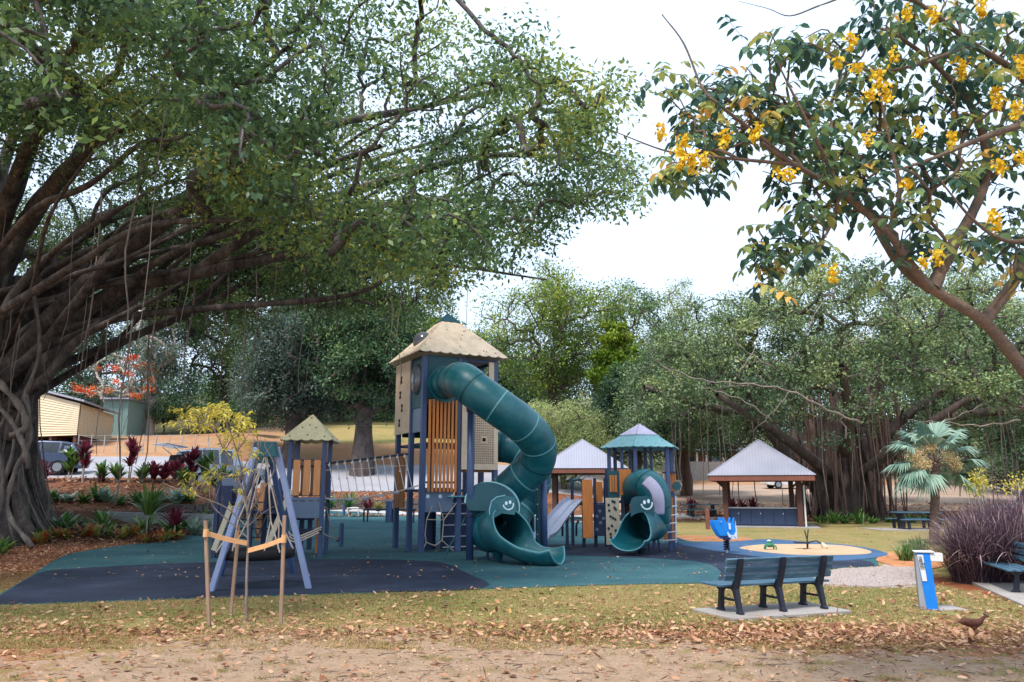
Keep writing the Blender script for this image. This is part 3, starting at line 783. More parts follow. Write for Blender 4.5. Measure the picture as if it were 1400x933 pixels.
bb = A(684, 763, 19.2); m = MB(); m.tube([(bb.x, bb.y, .0), (bb.x - .06, bb.y, .28)], [.03, .16], 8); m.build('foot_bracket', 'teal_panel', s1, world=True)

# perforated green board beside the grey slide
gpn = thing('support_board', 'tall narrow green board with white bolts between the spiral slide and the grey slide', 'post board', tuple(GT(737, 738)))
a = GT(738, 738); a.y = 21.6; a.x = 38 / F * (a.y * CT)
MB().box((a.x, a.y, .98), (.20, .05, 1.95)).build('board', 'teal_panel', gpn, world=True, bevel=.02)
m = MB()
for z in (.2, .55, .95, 1.35, 1.75):
    for s in (-1, 1): m.disc((a.x + s * .07, a.y - .026, z), (0, -1, 0), .018, .008, 8)
m.build('bolt', 'bolt', gpn, world=True)
for s in (-1, 1): MB().box((a.x + s * .08, a.y + .06, 1.0), (.07, .07, 2.1)).build('post', 'post_blue', gpn, world=True)

# second tube, behind
s2 = thing('tube_slide', 'second dark green tube slide curling down behind the big spiral slide', 'tube slide', tuple(GT(735, 730)))
path2 = [A(664, 612, 24.2), A(690, 611, 24.0), A(710, 617, 23.9), A(727, 634, 23.9), A(732, 658, 24.1), A(722, 680, 24.3), A(708, 700, 24.2), A(700, 716, 23.8)]
tube_slide(path2, [.46, .47, .47, .47, .47, .47, .47, .47], s2, [.15, .3, .45, .58, .7, .82], ['seam_dark', 'seam_light'])
chute([A(700, 712, 23.9), A(704, 722, 23.6), A(712, 728, 23.4), A(722, 731, 23.3), A(730, 730, 23.2)], s2, .46, .46)
m = MB(); b = A(727, 640, 24.7); m.tube([(b.x, b.y, -.05), (b.x, b.y, b.z)], .07, 12); m.build('support_post', 'post_dark', s2, world=True)

# ================================================================== ROPE BRIDGE
br = thing('rope_bridge', 'rope bridge with small grey treads slung between the small tower and the tall tower', 'rope bridge', tuple(GT(500, 745)))
def line(a, b, n, sag): 
    a = Vector(a); b = Vector(b); return [a + (b - a) * (i / n) - Vector((0, 0, sag * 4 * (i / n) * (1 - i / n))) for i in range(n + 1)]
for k, dy in enumerate((0, .9)):
    t0, t1 = A(445, 634, 20.9 + dy), A(558, 621, 21.6 + dy)
    m = MB(); m.tube([t0, t1], .028, 8); m.build('hand_rail', 'dark_metal', br, world=True)
    mid = line(A(445, 643, 20.9 + dy), A(558, 636, 21.6 + dy), 12, .02)
    low = line(A(445, 682, 20.9 + dy), A(572, 664, 21.6 + dy), 12, .12)
    m = MB(); m.tube(low, .02, 6); 
    if k == 0: m.tube(mid, .012, 6)
    m.build('rope', 'rope_beige', br, world=True)
    m = MB()
    for i in range(11):
        f = (i + .5) / 11; p = t0 + (t1 - t0) * f; q = low[min(12, int(f * 12 + .5))]
        m.tube([p, q + Vector((.04, 0, 0))], .011, 5); m.box(p - Vector((0, 0, .03)), (.05, .05, .1)); m.box(p + (q - p) * .45, (.04, .04, .05))
    m.build('hanger_rope', 'rope_white', br, world=True)
lw = line(A(445, 682, 20.9), A(572, 664, 21.6), 12, .12); lw2 = line(A(445, 682, 21.8), A(572, 664, 22.5), 12, .12)
for i in (1, 3, 5, 7, 9, 11):
    m = MB(); m.bar(lw[i] + Vector((0, -.05, -.02)), lw2[i] + Vector((0, .05, -.02)), .2, .05); m.build('tread', 'slide_grey', br, world=True, bevel=.01)

# ================================================================== SMALL TOWER
O2 = GT(437, 762); st = thing('small_play_tower', 'small playground tower with a pale yellow pyramid roof and three pale orange slats', 'play tower', (O2.x, O2.y, 0), R(4))
w, d = .90, .95
posts(st, [(0, 0), (-w, 0), (0, d), (-w, d)], 3.12, .11)
MB().box((-w / 2, d / 2, 1.50), (w + .06, d + .06, .08)).build('deck', 'grey_panel', st, bevel=.01)
MB().box((-w / 2, -.03, 1.22), (w - .1, .04, .44)).build('skirt_panel', 'grey_panel', st, bevel=.01)
for i in range(3): MB().box((-w + .20 + i * .27, -.05, 2.06), (.18, .04, .94)).build('slat', 'pale_orange', st, bevel=.008)
for i in range(3): MB().box((-w + .20 + i * .27, d + .05, 2.0), (.18, .04, .8)).build('slat', 'brown_wood', st, bevel=.008)
m = MB(); m.bar((-w, 0, 2.52), (0, 0, 2.52), .05); m.bar((-w, d, 2.4), (0, d, 2.4), .05); m.bar((-w, 0, 1.6), (0, 0, 1.6), .05); m.build('rail', 'post_dark', st)
e = .22; zE = 3.06; ap = Vector((-w / 2, d / 2, 3.78))
c = [Vector((-w - e, -e, zE)), Vector((e, -e, zE)), Vector((e, d + e, zE)), Vector((-w - e, d + e, zE))]
m = MB()
for i in range(4): roof_face(m, c[i], c[(i + 1) % 4], ap, ap, 5, .05)
rf = m.build('roof', 'cream_yellow', st)
m = MB()
for i in range(4):
    for s, t in ((.12, .1), (.5, .15), (.88, .1), (.25, .45), (.75, .45), (.5, .55), (.5, .85)):
        p = (c[i] * (1 - s) + c[(i + 1) % 4] * s); p = p + (ap - p) * t; nrm = (c[(i + 1) % 4] - c[i]).cross(ap - c[i]).normalized()
        m.disc(p + nrm * .026, nrm, .022, .008, 8)
m.build('roof_bolt', 'dark_metal', rf)
m = MB(); m.box((-.62, .6, .8), (.12, .08, 1.3)); m.box((-.40, .6, .8), (.12, .08, 1.3)); m.box((-.5, .4, 1.0), (.5, .06, .12)); m.box((-.5, .4, .65), (.5, .06, .12)); m.build('step_frame', 'post_dark', st)
m = MB(); m.box((-.22, .7, .75), (.06, .05, 1.4)); m.box((-.14, .7, .75), (.03, .05, 1.4)); m.build('corner_slat', 'orange_wood', st)
# chain bundle net from the tower to a bollard
cn = thing('rope_net', 'low slack climbing rope slung from the small tower to a short blue bollard', 'climbing rope', tuple(GT(440, 755)))
m = MB(); P0, P1, P2, P3 = A(385, 725, 19.6), A(402, 741, 19.5), A(438, 728, 20.0), A(462, 738, 21.6)
for k in range(3): m.tube([p + Vector((0, .05 * k, .06 * k)) for p in catmull([P0, P1, P2], 8)], .02, 6)
m.tube(catmull([P2, A(450, 734, 20.8), P3], 6), .02, 6); m.tube([A(446, 690, 20.4), A(450, 712, 20.8), P3], .014, 6); m.build('rope', 'rope_beige', cn, world=True)
m = MB()
for p in (P0, P2, P3, A(446, 690, 20.4)): m.tube([p - Vector((0, 0, .05)), p + Vector((0, 0, .05))], .045, 8)
m.build('rope_clamp', 'dark_metal', cn, world=True)
def bollard(x, y, top, w, label, Y=None, group='short blue posts'):
    g = GT(x, y); h = A(x, top, g.y).z - g.z
    t = thing('bollard', label, 'bollard', tuple(g), 0, group); m = MB(); m.tube([(0, 0, -.05), (0, 0, h - .03), (0, 0, h)], [w, w, w * .85], 16); m.build('shaft', 'post_blue', t, smooth=False)
    m = MB(); m.tube([(0, 0, .0), (0, 0, .025)], w * 1.35, 16); m.build('collar', 'dark_metal', t)
bollard(466, 748, 715, .075, 'short blue bollard nearest the small tower')
bollard(470, 706, 683, .09, 'blue bollard beyond the low rail, behind the rope bridge, beside the stone wall')
bollard(531, 719, 685, .16, 'thick blue bollard standing at the low rail by the white slab')

# blue climbing frame behind the swing
cf = thing('climbing_frame', 'dark blue climbing frame with cream ramp boards seen behind the basket swing', 'climbing frame', tuple(GT(345, 752)))
def gp_(x, y, Y): return A(x, y, Y)
for (x, top, Y) in ((300, 650, 20.5), (322, 648, 21.5), (347, 640, 20.0), (366, 640, 21.0), (385, 655, 19.8)):
    p = A(x, top, Y); m = MB(); m.box((p.x, p.y, p.z / 2), (.11, .11, p.z + .05)); m.build('post', 'post_dark', cf, world=True, bevel=.01)
for (xa, ya, xb, yb, Y, mt) in ((292, 753, 316, 692, 19.6, 'tan_panel'), (363, 752, 398, 670, 19.6, 'tan_panel'), (352, 740, 360, 660, 20.6, 'pale_orange')):
    m = MB(); m.bar(A(xa, ya, Y), A(xb, yb, Y), .13, .05, up=(0, 1, 0)); m.build('ramp_board', mt, cf, world=True, bevel=.01)
for (x, y, wd, ht, Y, mt) in ((308, 690, .35, 1.0, 21.2, 'post_dark'), (322, 722, .2, 1.0, 19.8, 'pale_orange'), (316, 664, .5, .4, 21.4, 'grey_panel'), (376, 692, .3, 1.1, 21.2, 'post_dark')):
    p = A(x, y, Y); MB().box(p, (wd, .05, ht)).build('panel', mt, cf, world=True, bevel=.01)
p = A(345, 700, 20.6); MB().box(p, (1.5, 1.1, .07)).build('deck', 'post_dark', cf, world=True)
m = MB()
for k in range(5): m.bar(A(302 + k * 1.5, 735 - k * 12, 20.3), A(382 - k, 735 - k * 12, 20.3), .03)
m.tube([A(330, 660, 20), A(352, 735, 19.7)], .02, 6); m.tube([A(352, 735, 19.7), A(384, 660, 20)], .02, 6); m.tube([A(318, 735, 19.7), A(340, 650, 20)], .02, 6)
m.build('bar', 'dark_metal', cf, world=True)

# ================================================================== SWING
sg = thing('basket_swing', 'blue A-frame swing with a black basket seat and a green end plate', 'swing', tuple(GT(352, 800)))
la, ra = GT(288, 810), GT(423, 806); lb, rb = GT(303, 787), GT(402, 786)
lb = GT(300, 789)
ta1, ta2 = A(351, 612, la.y - .02), A(378, 612, la.y + .1); tb1, tb2 = A(352, 622, 15.3), A(370, 622, 15.4)
for a, b in ((la, ta1), (ra, ta2), (lb, tb1), (rb, tb2)):
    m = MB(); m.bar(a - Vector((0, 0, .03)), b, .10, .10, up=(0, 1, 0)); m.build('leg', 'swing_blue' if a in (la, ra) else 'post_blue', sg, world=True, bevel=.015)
for (p, q, Y) in ((ta1, ta2, 0), (tb1, tb2, 0)):
    c0 = (p + q) / 2; hw = (q - p).length / 2
    out = [(-hw - .10, -.17), (hw + .10, -.17), (hw + .03, .1), (-hw - .03, .1)]
    m = MB(); m.prism(out, c0 + Vector((0, -.07, 0)), (1, 0, 0), (0, 0, 1), .02); ep = m.build('end_plate', 'teal_panel', sg, world=True, bevel=.01)
    m = MB()
    for s in (-1, 1):
        for z in (-.12, -.06, 0, .06): m.disc(c0 + Vector((s * (hw + .06 - (z + .17) * .22), -.09, z)), (0, -1, 0), .014, .01, 8)
    m.build('bolt', 'dark_metal', ep, world=True)
ca_, cb_ = (ta1 + ta2) / 2, (tb1 + tb2) / 2
m = MB(); m.tube([ca_ + Vector((0, -.04, -.02)), cb_ + Vector((0, .05, -.02))], .06, 14); m.build('top_beam', 'post_blue', sg, world=True, smooth=True)
sc = A(350, 757, 14.4); sr = .60
seat = MB(); seat.tube([(sc.x + sr * math.cos(a), sc.y + sr * math.sin(a), sc.z) for a in [2 * math.pi * i / 36 for i in range(37)]], .085, 12); bs = seat.build('basket_rim', 'dark_hole', sg, world=True, smooth=True)
m = MB()
for i in range(-5, 6):
    h_ = math.sqrt(max(0, sr * sr - (i * .1) ** 2)); m.bar((sc.x + i * .1, sc.y - h_, sc.z - .04), (sc.x + i * .1, sc.y + h_, sc.z - .04), .025); m.bar((sc.x - h_, sc.y + i * .1, sc.z - .045), (sc.x + h_, sc.y + i * .1, sc.z - .045), .025)
m.build('basket_net', 'dark_metal', sg, world=True)
m = MB(); 
for (dx, dy) in ((-.42, -.42), (.42, -.42), (-.42, .42), (.42, .42)):
    tgt = ca_ + (cb_ - ca_) * (.3 if dy < 0 else .7) - Vector((0, 0, .06)); base = Vector((sc.x + dx, sc.y + dy, sc.z + .05)); hub = tgt + Vector((dx * .12, 0, -.2))
    for k in (-1, 1): m.tube([Vector((sc.x + dx + k * .14, sc.y + dy - .02, sc.z + .05)), base + (hub - base) * .35, hub], .014, 5)
    m.tube([hub, tgt], .014, 5)
m.build('chain', 'rope_beige', sg, world=True)

# ================================================================== SECOND PLAY UNIT (hexagonal)
O3 = A(879, 738, 24.0); hx = thing('hexagonal_play_tower', 'playground tower with an aqua and lilac six-sided roof', 'play tower', (O3.x, O3.y, 0), 0)
HR = 1.02; zt = 3.02
hp = [(HR * math.cos(R(60 * i + 12)), HR * math.sin(R(60 * i + 12))) for i in range(6)]
posts(hx, hp, zt + .05, .11); posts(hx, [(hp[4][0] * .5 + hp[3][0] * .5, hp[4][1] * .5 + hp[3][1] * .5), (.35, .1), (hp[1][0] * .5 + hp[2][0] * .5, hp[1][1] * .5 + hp[2][1] * .5)], zt, .09)
ap = Vector((0, 0, 3.72)); m1 = MB(); m2 = MB()
for i in range(6):
    a = Vector((1.28 * math.cos(R(60 * i + 12)), 1.28 * math.sin(R(60 * i + 12)), 3.0)); b = Vector((1.28 * math.cos(R(60 * i + 72)), 1.28 * math.sin(R(60 * i + 72)), 3.0))
    roof_face(m1, a, b, a + (ap - a) * .55, b + (ap - b) * .55, 5, .04)
    a2, b2 = a + (ap - a) * .5 + Vector((0, 0, .03)), b + (ap - b) * .5 + Vector((0, 0, .03)); roof_face(m2, a2, b2, ap + Vector((0, 0, .03)), ap + Vector((0, 0, .03)), 3, .03)
rf = m1.build('roof', 'aqua', hx); m2.build('upper_roof', 'lilac', rf)
m = MB()
for i in range(6):
    a = Vector((1.28 * math.cos(R(60 * i + 12)), 1.28 * math.sin(R(60 * i + 12)), 3.0)); b = Vector((1.28 * math.cos(R(60 * i + 72)), 1.28 * math.sin(R(60 * i + 72)), 3.0)); nrm = (b - a).cross(ap - a).normalized()
    for s, t in ((.1, .15), (.4, .3), (.6, .12), (.9, .25)):
        p = a * (1 - s) + b * s; p = p + (ap - p) * t; m.disc(p + nrm * .026, nrm, .016, .006, 8)
m.build('roof_bolt', 'dark_metal', rf)
m = MB(); m.prism([(HR * math.cos(R(60 * i + 12)), HR * math.sin(R(60 * i + 12))) for i in range(6)], (0, 0, 1.35), (1, 0, 0), (0, 1, 0), .08); m.build('deck', 'post_dark', hx)
def wpanel(name, x0, x1, y0, y1, Y, mat, parent, t=.05, bevel=.01, Y2=None):
    """upright board whose corners were measured in the picture at distance Y"""
    a = A(x0, y1, Y); b = A(x1, y1, Y2 or Y); za = A((x0 + x1) / 2, y0, ((Y2 or Y) + Y) / 2).z; ax = Vector((b.x - a.x, b.y - a.y, 0)); L = ax.length
    m = MB(); m.prism([(0, 0), (L, 0), (L, za - max(0, a.z)), (0, za - max(0, a.z))], (a.x, a.y, max(0, a.z)), ax, (0, 0, 1), -t if False else t); return m.build(name, mat, parent, world=True, bevel=bevel)
wpanel('port_panel', 831, 847, 644, 681, 23.15, 'teal_panel', hx)
for k in range(3): wpanel('window_slat', 833.8 + k * 3.6, 836.4 + k * 3.6, 650, 673, 23.08, 'orange_wood', hx, .03, 0)
m = MB()
for k in range(7):
    a = A(847.5 + k * 2.35, 677, 23.1); m.box((a.x + .02, a.y, A(850, 642, 23.1).z / 2 + a.z / 2), (.048, .05, A(850, 642, 23.1).z - a.z))
m.build('slat_panel', 'orange_wood', hx, world=True, bevel=.004)
m = MB()
for k in range(5):
    a = A(911 + k * 3.1, 672, 23.7); m.box((a.x, a.y, A(850, 646, 23.7).z / 2 + a.z / 2), (.06, .05, A(850, 646, 23.7).z - a.z))
m.build('slat_panel', 'orange_wood', hx, world=True, bevel=.004)
wpanel('top_rail', 905, 924, 645, 647.5, 23.62, 'post_dark', hx, .05, 0)
wpanel('lower_wall', 850, 862, 680, 735, 23.6, 'timber_dark', hx)
wpanel('lower_wall', 907, 922, 680, 738, 23.9, 'orange_wood', hx)
p = A(925, 665, 23.3); m = MB(); m.disc(p, (0, -1, 0), .14, .04, 8); m.build('play_disc', 'teal_panel', hx, world=True)
# rope ladder on the right
m = MB()
for x_ in (906, 924): m.tube([A(x_, 678, 23.1), A(x_, 742, 23.1)], .02, 6)
for y_ in (693, 705, 716, 728, 739): m.tube([A(905, y_ + 1, 23.1), A(926, y_ - 1, 23.1)], .022, 6)
m.build('rope_ladder', 'rope_white', hx, world=True)
# climbing board
cb = wpanel('climbing_board', 829, 848, 681, 745, 22.7, 'tan_panel', hx, .05, .01)
cb['label'] = 'cream climbing board with small dark holds'
for fx_, fy_ in ((.45, .07), (.6, .09), (.15, .15), (.6, .21), (.7, .25), (.2, .27), (.3, .4), (.48, .43), (.66, .46), (.4, .6), (.15, .66), (.68, .7), (.3, .78), (.7, .82), (.32, .86), (.68, .94)):
    p = A(829 + 18 * fx_, 681 + 63 * fy_, 22.7); MB().ell(p - Vector((0, .06, 0)), (.034, .03, .04), nu=8, nv=6).build('climbing_hold', 'dark_metal', cb, world=True)
# its tube slide
s3 = thing('tube_slide', 'teal tube slide with a pale window strip and a smiling plate, on the six-sided tower', 'tube slide', tuple(GT(880, 748)))
P3 = [A(868, 672, 23.4), A(873, 665, 22.8), A(884, 663, 22.3), A(895, 676, 22.15), A(896.5, 698, 22.25), A(894, 710, 22.4), A(889, 718, 22.35)]
tb3, _ = tube_slide(P3, [.40, .42, .43, .43, .43, .44, .45], s3, [.08, .36, .6, .74], ['seam_dark'])
chute([A(895, 708, 22.4), A(891, 716, 22.4), A(883, 716, 22.1), A(875, 720, 21.7), A(867, 729, 21.4), A(861, 734, 21.15), A(857, 735, 21.0)], s3, .455, .465, .50, .82, arc_end=1.35)
fo = A(862, 705, 21.4); fx = Vector((1, .15, 0)).normalized(); fy = Vector((0, .08, 1))
m = MB(); m.prism([(0, -.05), (.12, .03), (.3, .08), (.5, .02), (.64, -.12), (.68, .2), (.64, .42), (.56, .48), (.44, .51), (.14, .50), (.05, .45), (.0, .34)], fo, fx, fy, .03); fp = m.build('face_plate', 'teal_panel', s3, world=True, bevel=.01)
smile(fp, A(884, 691, 21.25) + Vector((0, -.02, 0)), fx, fy, .36)
wv = []; cpn = catmull(P3, 10); sel_ = list(range(23, 40)); na_ = 9
for i in sel_:
    t_ = (cpn[i + 1] - cpn[i - 1]).normalized(); c_ = Vector((0, 0, CAMZ)) - cpn[i]; c_ = (c_ - t_ * c_.dot(t_)).normalized(); s_ = t_.cross(c_).normalized()
    for j in range(na_):
        a = -.55 + .75 * j / (na_ - 1); wv.append(cpn[i] + (c_ * math.cos(a) + s_ * math.sin(a)) * .452)
m = MB(); m.add(wv, [(i * na_ + j, i * na_ + j + 1, (i + 1) * na_ + j + 1, (i + 1) * na_ + j) for i in range(len(sel_) - 1) for j in range(na_ - 1)])
m.build('window_strip', 'lilac', tb3, world=True, solid=.012, smooth=True)
for x_ in (889, 903):
    gg = A(x_, 748, 22.3); m = MB(); m.tube([(gg.x, gg.y, -.02), (gg.x - .08, gg.y, .5)], .03, 8); m.build('foot_post', 'post_dark', s3, world=True)
gg = A(876, 751, 21.3); m = MB(); m.tube([(gg.x, gg.y, .0), (gg.x, gg.y, .2)], [.03, .16], 6); m.build('foot_bracket', 'dark_metal', s3, world=True)

# low unit with orange boards and the grey slide
lu = thing('low_play_unit', 'low play platform with orange boards left of the six-sided tower', 'play platform', tuple(GT(812, 735)))
for (x, top, Y) in ((797, 656, 24.4), (813, 655, 24.4), (827, 655, 24.4), (782, 655, 25.2), (813, 656, 25.8), (829, 642, 23.6)):
    p = A(x, top, Y); MB().box((p.x, p.y, p.z / 2), (.10, .10, p.z + .05)).build('post', 'post_dark', lu, world=True, bevel=.01)
wpanel('tall_board', 797, 811, 656, 736, 24.0, 'orange_wood', lu)
wpanel('short_board', 815, 824, 659, 687, 24.3, 'orange_wood', lu)
wb = wpanel('hold_board', 813, 828, 690, 733, 24.2, 'post_dark', lu)
m = MB()
for x_, y_ in ((820, 699), (816, 706), (821, 715), (816, 724), (825, 709)): m.disc(A(x_, y_, 24.17), (0, -1, 0), .05, .03, 8)
m.build('hold', 'grey_panel', wb, world=True)
p = A(808, 689, 24.9); MB().box(p, (1.0, 1.0, .08)).build('deck', 'slide_grey', lu, world=True)
m = MB(); pts = [A(783, 664, 24.9), A(784, 656.5, 24.9), A(792, 655.5, 24.9), A(797, 660, 24.9)]; m.tube(pts, .05, 8); m.build('arch_bar', 'teal_panel', lu, world=True)
for x_ in (769, 788):
    p = A(x_, 700, 25.3); m = MB(); m.tube([A(x_, 733, 25.3), A(x_, 718, 25.3), A(x_ + 3, 712, 25.3)], .035, 8); m.build('curved_leg', 'dark_metal', lu, world=True)
gs = thing('straight_slide', 'pale grey straight double slide left of the orange boards', 'slide', tuple(GT(760, 737)))
a0, a1, b0, b1 = A(742, 736, 22.8), A(752, 741, 22.2), A(783, 684, 24.6), A(797, 686, 24.2)
prof = [(0, .12), (.04, .0), (.22, .0), (.25, .05), (.28, .0), (.46, .0), (.50, .12)]
path = [A(738, 737, 22.4), A(748, 731, 22.7), A(758, 717, 23.2), A(770, 702, 23.7), A(782, 689, 24.2), A(790, 684, 24.6)]
cp = catmull(path, 4); vs_ = []
for i, p in enumerate(cp):
    t = (cp[min(i + 1, len(cp) - 1)] - cp[max(0, i - 1)]); s = Vector((t.y, -t.x, 0)).normalized(); s = Vector((.93, -.37, 0))
    for q, h_ in prof: vs_.append(p + s * (q - .25) * 1.25 + Vector((0, 0, h_)))
k = len(prof); m = MB(); m.add(vs_, [(i * k + j, i * k + j + 1, (i + 1) * k + j + 1, (i + 1) * k + j) for i in range(len(cp) - 1) for j in range(k - 1)]); m.build('slide_bed', 'slide_grey', gs, world=True, solid=.03)
m = MB(); p = A(775, 700, 23.9); m.box((p.x, p.y, p.z / 2 - .05), (.09, .09, p.z - .1)); m.build('slide_post', 'post_dark', gs, world=True)

# low rails beyond
for (x0, x1, yt, yb, lab) in ((497, 570, 697, 719, 'low dark metal rail on the white slab behind the tall tower'), (475, 491, 695, 704, 'small pale frame stand in front of the stone wall')):
    g0, g1_ = GT(x0, yb), GT(x1, yb); g1_.y = g0.y; g1_.x = (x1 - 700) / F * (g0.y * CT); z = A(x0, yt, g0.y).z
    t = thing('low_rail', lab, 'rail', tuple(g0)); m = MB(); m.tube([(g0.x, g0.y, z), (g1_.x, g0.y, z)], .05, 8); mt = 'dark_metal' if x0 == 497 else 'rope_white'; m.build('bar', mt, t, world=True)
    for f in ((0, .07, .55, .95) if x0 == 497 else (0, 1)):
        m = MB(); X = g0.x + (g1_.x - g0.x) * f; m.tube([(X, g0.y, H(X, g0.y) - .05), (X, g0.y, z)], .04, 8); m.build('leg', mt, t, world=True)
simple('bench_slat', (48, 84, 106), .55, .15, 6, stretch=(.5, 6, 6), bump=.1, dirt=(120, 150, 166))
simple('bench_iron', (28, 32, 46), .45, .15, 10, bump=.05)
simple('refill_blue', (18, 116, 204), .35, .06, 3, dirt=(50, 136, 210))
simple('refill_grey', (142, 146, 152), .5, .1, 4)
simple('refill_pale', (206, 204, 204), .5, .06, 4)
simple('ink', (22, 24, 30), .6, .05, 5)
simple('bird_brown', (88, 52, 40), .8, .25, 18, stretch=(1, 1, 1), bump=.5)
simple('bird_grey', (58, 58, 74), .8, .2, 18, bump=.4)
simple('bird_leg', (206, 120, 50), .6, .1, 8)
simple('rider_blue', (30, 138, 226), .4, .05, 3)
simple('rider_navy', (28, 46, 90), .5, .08, 3)
simple('rider_white', (214, 228, 242), .45, .05, 5)
simple('spring_black', (18, 26, 44), .4, .1, 5)
simple('toy_green', (40, 116, 88), .5, .15, 6)
simple('cream_wall', (206, 190, 160), .7, .05, 2)
simple('green_wall', (112, 138, 132), .7, .08, 2)
simple('house_wall', (192, 132, 92), .8, .1, 2)
simple('white_trim', (216, 212, 208), .6, .05, 3)
simple('grey_fence', (156, 150, 144), .8, .18, 4, stretch=(3, 3, .5))
simple('sleeper', (168, 172, 174), .85, .14, 3, bump=.3, dirt=(112, 110, 106))
simple('wall_stone', (96, 86, 80), .9, .35, 4, bump=.7, bscale=8)
simple('tyre', (22, 23, 26), .8, .1, 8)
simple('rim_metal', (150, 154, 162), .3, .08, 8, metal=.7)
simple('car_navy', (52, 66, 96), .25, .05, 2, metal=.3, coat=.6)
simple('car_white', (222, 226, 234), .25, .04, 2, coat=.5)
simple('car_silver', (150, 158, 172), .25, .05, 2, metal=.4, coat=.5)
simple('car_glass', (34, 42, 54), .08, .05, 2, spec=.9)
simple('lamp_red', (176, 30, 30), .3, .05, 5)
simple('lamp_clear', (220, 224, 230), .2, .05, 5)
simple('cargo', (150, 98, 70), .7, .2, 5)
simple('stake_wood', (150, 122, 102), .85, .25, 6, stretch=(6, 6, .6), bump=.3)
simple('tie_hessian', (214, 162, 112), .8, .12, 14, bump=.3)

# ------------------------------------------------------------------ benches
def bench(label, pad_label, rear_left, rear_right, front_left, group=None, mirror=False):
    a, b = GT(*rear_left), GT(*rear_right); f = GT(*front_left)
    ex = Vector((b.x - a.x, b.y - a.y, 0)); L = ex.length; ex.normalize()
    ey = Vector((-ex.y, ex.x, 0))
    if mirror: pass
    ang = math.atan2(ex.y, ex.x)
    t = thing('park_bench', label, 'bench', (a.x, a.y, .045), ang, group)
    D = .50
    over = .23
    for i, x in enumerate((0, L / 2, L)):
        # cast side frame: back upright + rear leg, front leg, cross bar, feet (drawn in the y-z plane)
        m = MB(); w = .065
        up = [(-.02, 0.0), (.04, .0), (.10, .36), (.13, .40), (-.02, .84), (-.10, .86), (-.12, .80), (.02, .40), (-.035, .04)]
        m.prism([(q[0], q[1]) for q in [( -.06, 0), (.05, 0), (.05, .03), (.03, .05), (.11, .34), (.17, .40), (.10, .46), (.02, .66), (-.04, .86), (-.115, .87), (-.10, .76), (-.02, .50), (.02, .38), (-.03, .05), (-.06, .03)]], (x - w / 2, 0, 0), (0, 1, 0), (0, 0, 1), w)
        m.prism([(.36, 0), (.50, 0), (.50, .03), (.465, .05), (.43, .32), (.50, .385), (.47, .405), (.14, .405), (.14, .37), (.32, .36), (.36, .32), (.385, .05), (.36, .03)], (x - w / 2, 0, 0), (0, 1, 0), (0, 0, 1), w)
        m.box((x, .25, .20), (w * .7, .30, .035))
        m.build('side_frame', 'bench_iron', t, bevel=.008)
    for k in range(4):
        y = .16 + k * .125
        MB().box((L / 2, y, .427), (L + 2 * over, .11, .035)).build('seat_slat', 'bench_slat', t, bevel=.006)
    tl = R(14)
    for k in range(3):
        z = .56 + k * .128; y = .055 - (z - .40) * .27 + .035
        MB().box((L / 2, y, z), (L + 2 * over - (.06), .046, .098), Matrix.Rotation(R(15), 3, 'X')).build('back_slat', 'bench_slat', t, bevel=.006)
    t.scale = (1, 1, .86); WM[t.name] = WM[t.name] @ Matrix.Diagonal((1, 1, .86, 1))
    # slab
    s = MB(); s.box((0, 0, 0), (L + .55, .95, .12)); 
    c = a + ex * (L / 2) + ey * .22
    o = s.build('concrete_slab', 'concrete', None, bevel=.01); place(o, (c.x - .02, c.y, -.015), ang); setup(o, kind='structure')
    return t
bench('green-blue slatted park bench seen from behind on a concrete slab before the play area', None, (1012, 845), (1127, 837), (991, 838))
def rbench():
    a = GT(1386, 817); ang = R(-112)
    t = thing('park_bench', 'slatted park bench cut off by the right edge, beside the purple grass', 'bench', (0, 0, 0), 0); return t
# right-hand bench: side-on, its seat facing left
b2 = bench('slatted park bench cut off by the right edge, beside the purple grass', None, (1400, 816), (1440, 790), (1372, 815))
a = GT(1399, 816); ang = R(72)
a = a + Vector((.42, .05, 0)); b2.location = (a.x, a.y, .045); b2.rotation_euler = (0, 0, ang)
for o in list(COL.objects):
    if o.name == 'concrete_slab.001':
        o.location = (a.x - .15, a.y + .45, -.015); o.rotation_euler = (0, 0, ang)

# ------------------------------------------------------------------ refill station
a = GT(1271, 834); rs = thing('refill_station', 'blue and grey water refill station marked refill with a pale side basin', 'drinking fountain', (a.x, a.y, 0), R(-21))
hh = A(1271, 756, a.y).z; w = .205
m = MB(); m.prism([(-.125, 0), (.0, 0), (-.06, hh * .45), (-.04, hh), (-.125, hh)], (0, 0, 0), (1, 0, 0), (0, 0, 1), -.20); m.build('grey_column', 'refill_grey', rs, bevel=.01)
m = MB(); m.prism([(-.035, 0), (.115, 0), (.075, hh + .0), (-.10, hh), (-.085, hh * .75)], (0, -.012, 0), (1, 0, 0), (0, 0, 1), -.22); body = m.build('blue_body', 'refill_blue', rs, bevel=.008)
m = MB(); m.prism([(-.098, hh - .03), (-.018, hh - .03), (.002, hh * .50), (-.058, hh * .50)], (0, -.024, 0), (1, 0, 0), (0, 0, 1), -.01); m.build('label_strip', 'refill_pale', body)
m = MB(); m.box((.15, .09, hh - .065), (.19, .19, .12)); bs = m.build('basin', 'refill_pale', rs, bevel=.012)
m = MB(); m.box((.0, .09, hh + .012), (.27, .24, .02)); m.build('top_cap', 'refill_pale', rs, bevel=.006)
tcv = bpy.data.curves.new('refill_text', 'FONT'); tcv.body = 'refill'; tcv.size = .10; tcv.extrude = .002; tcv.align_x = 'LEFT'
to = bpy.data.objects.new('refill_lettering', tcv); COL.objects.link(to); to.parent = body; tcv.materials.append(MATS['ink'])
to.location = (-.088, -.038, hh - .05); to.rotation_euler = (R(90), R(85), 0)
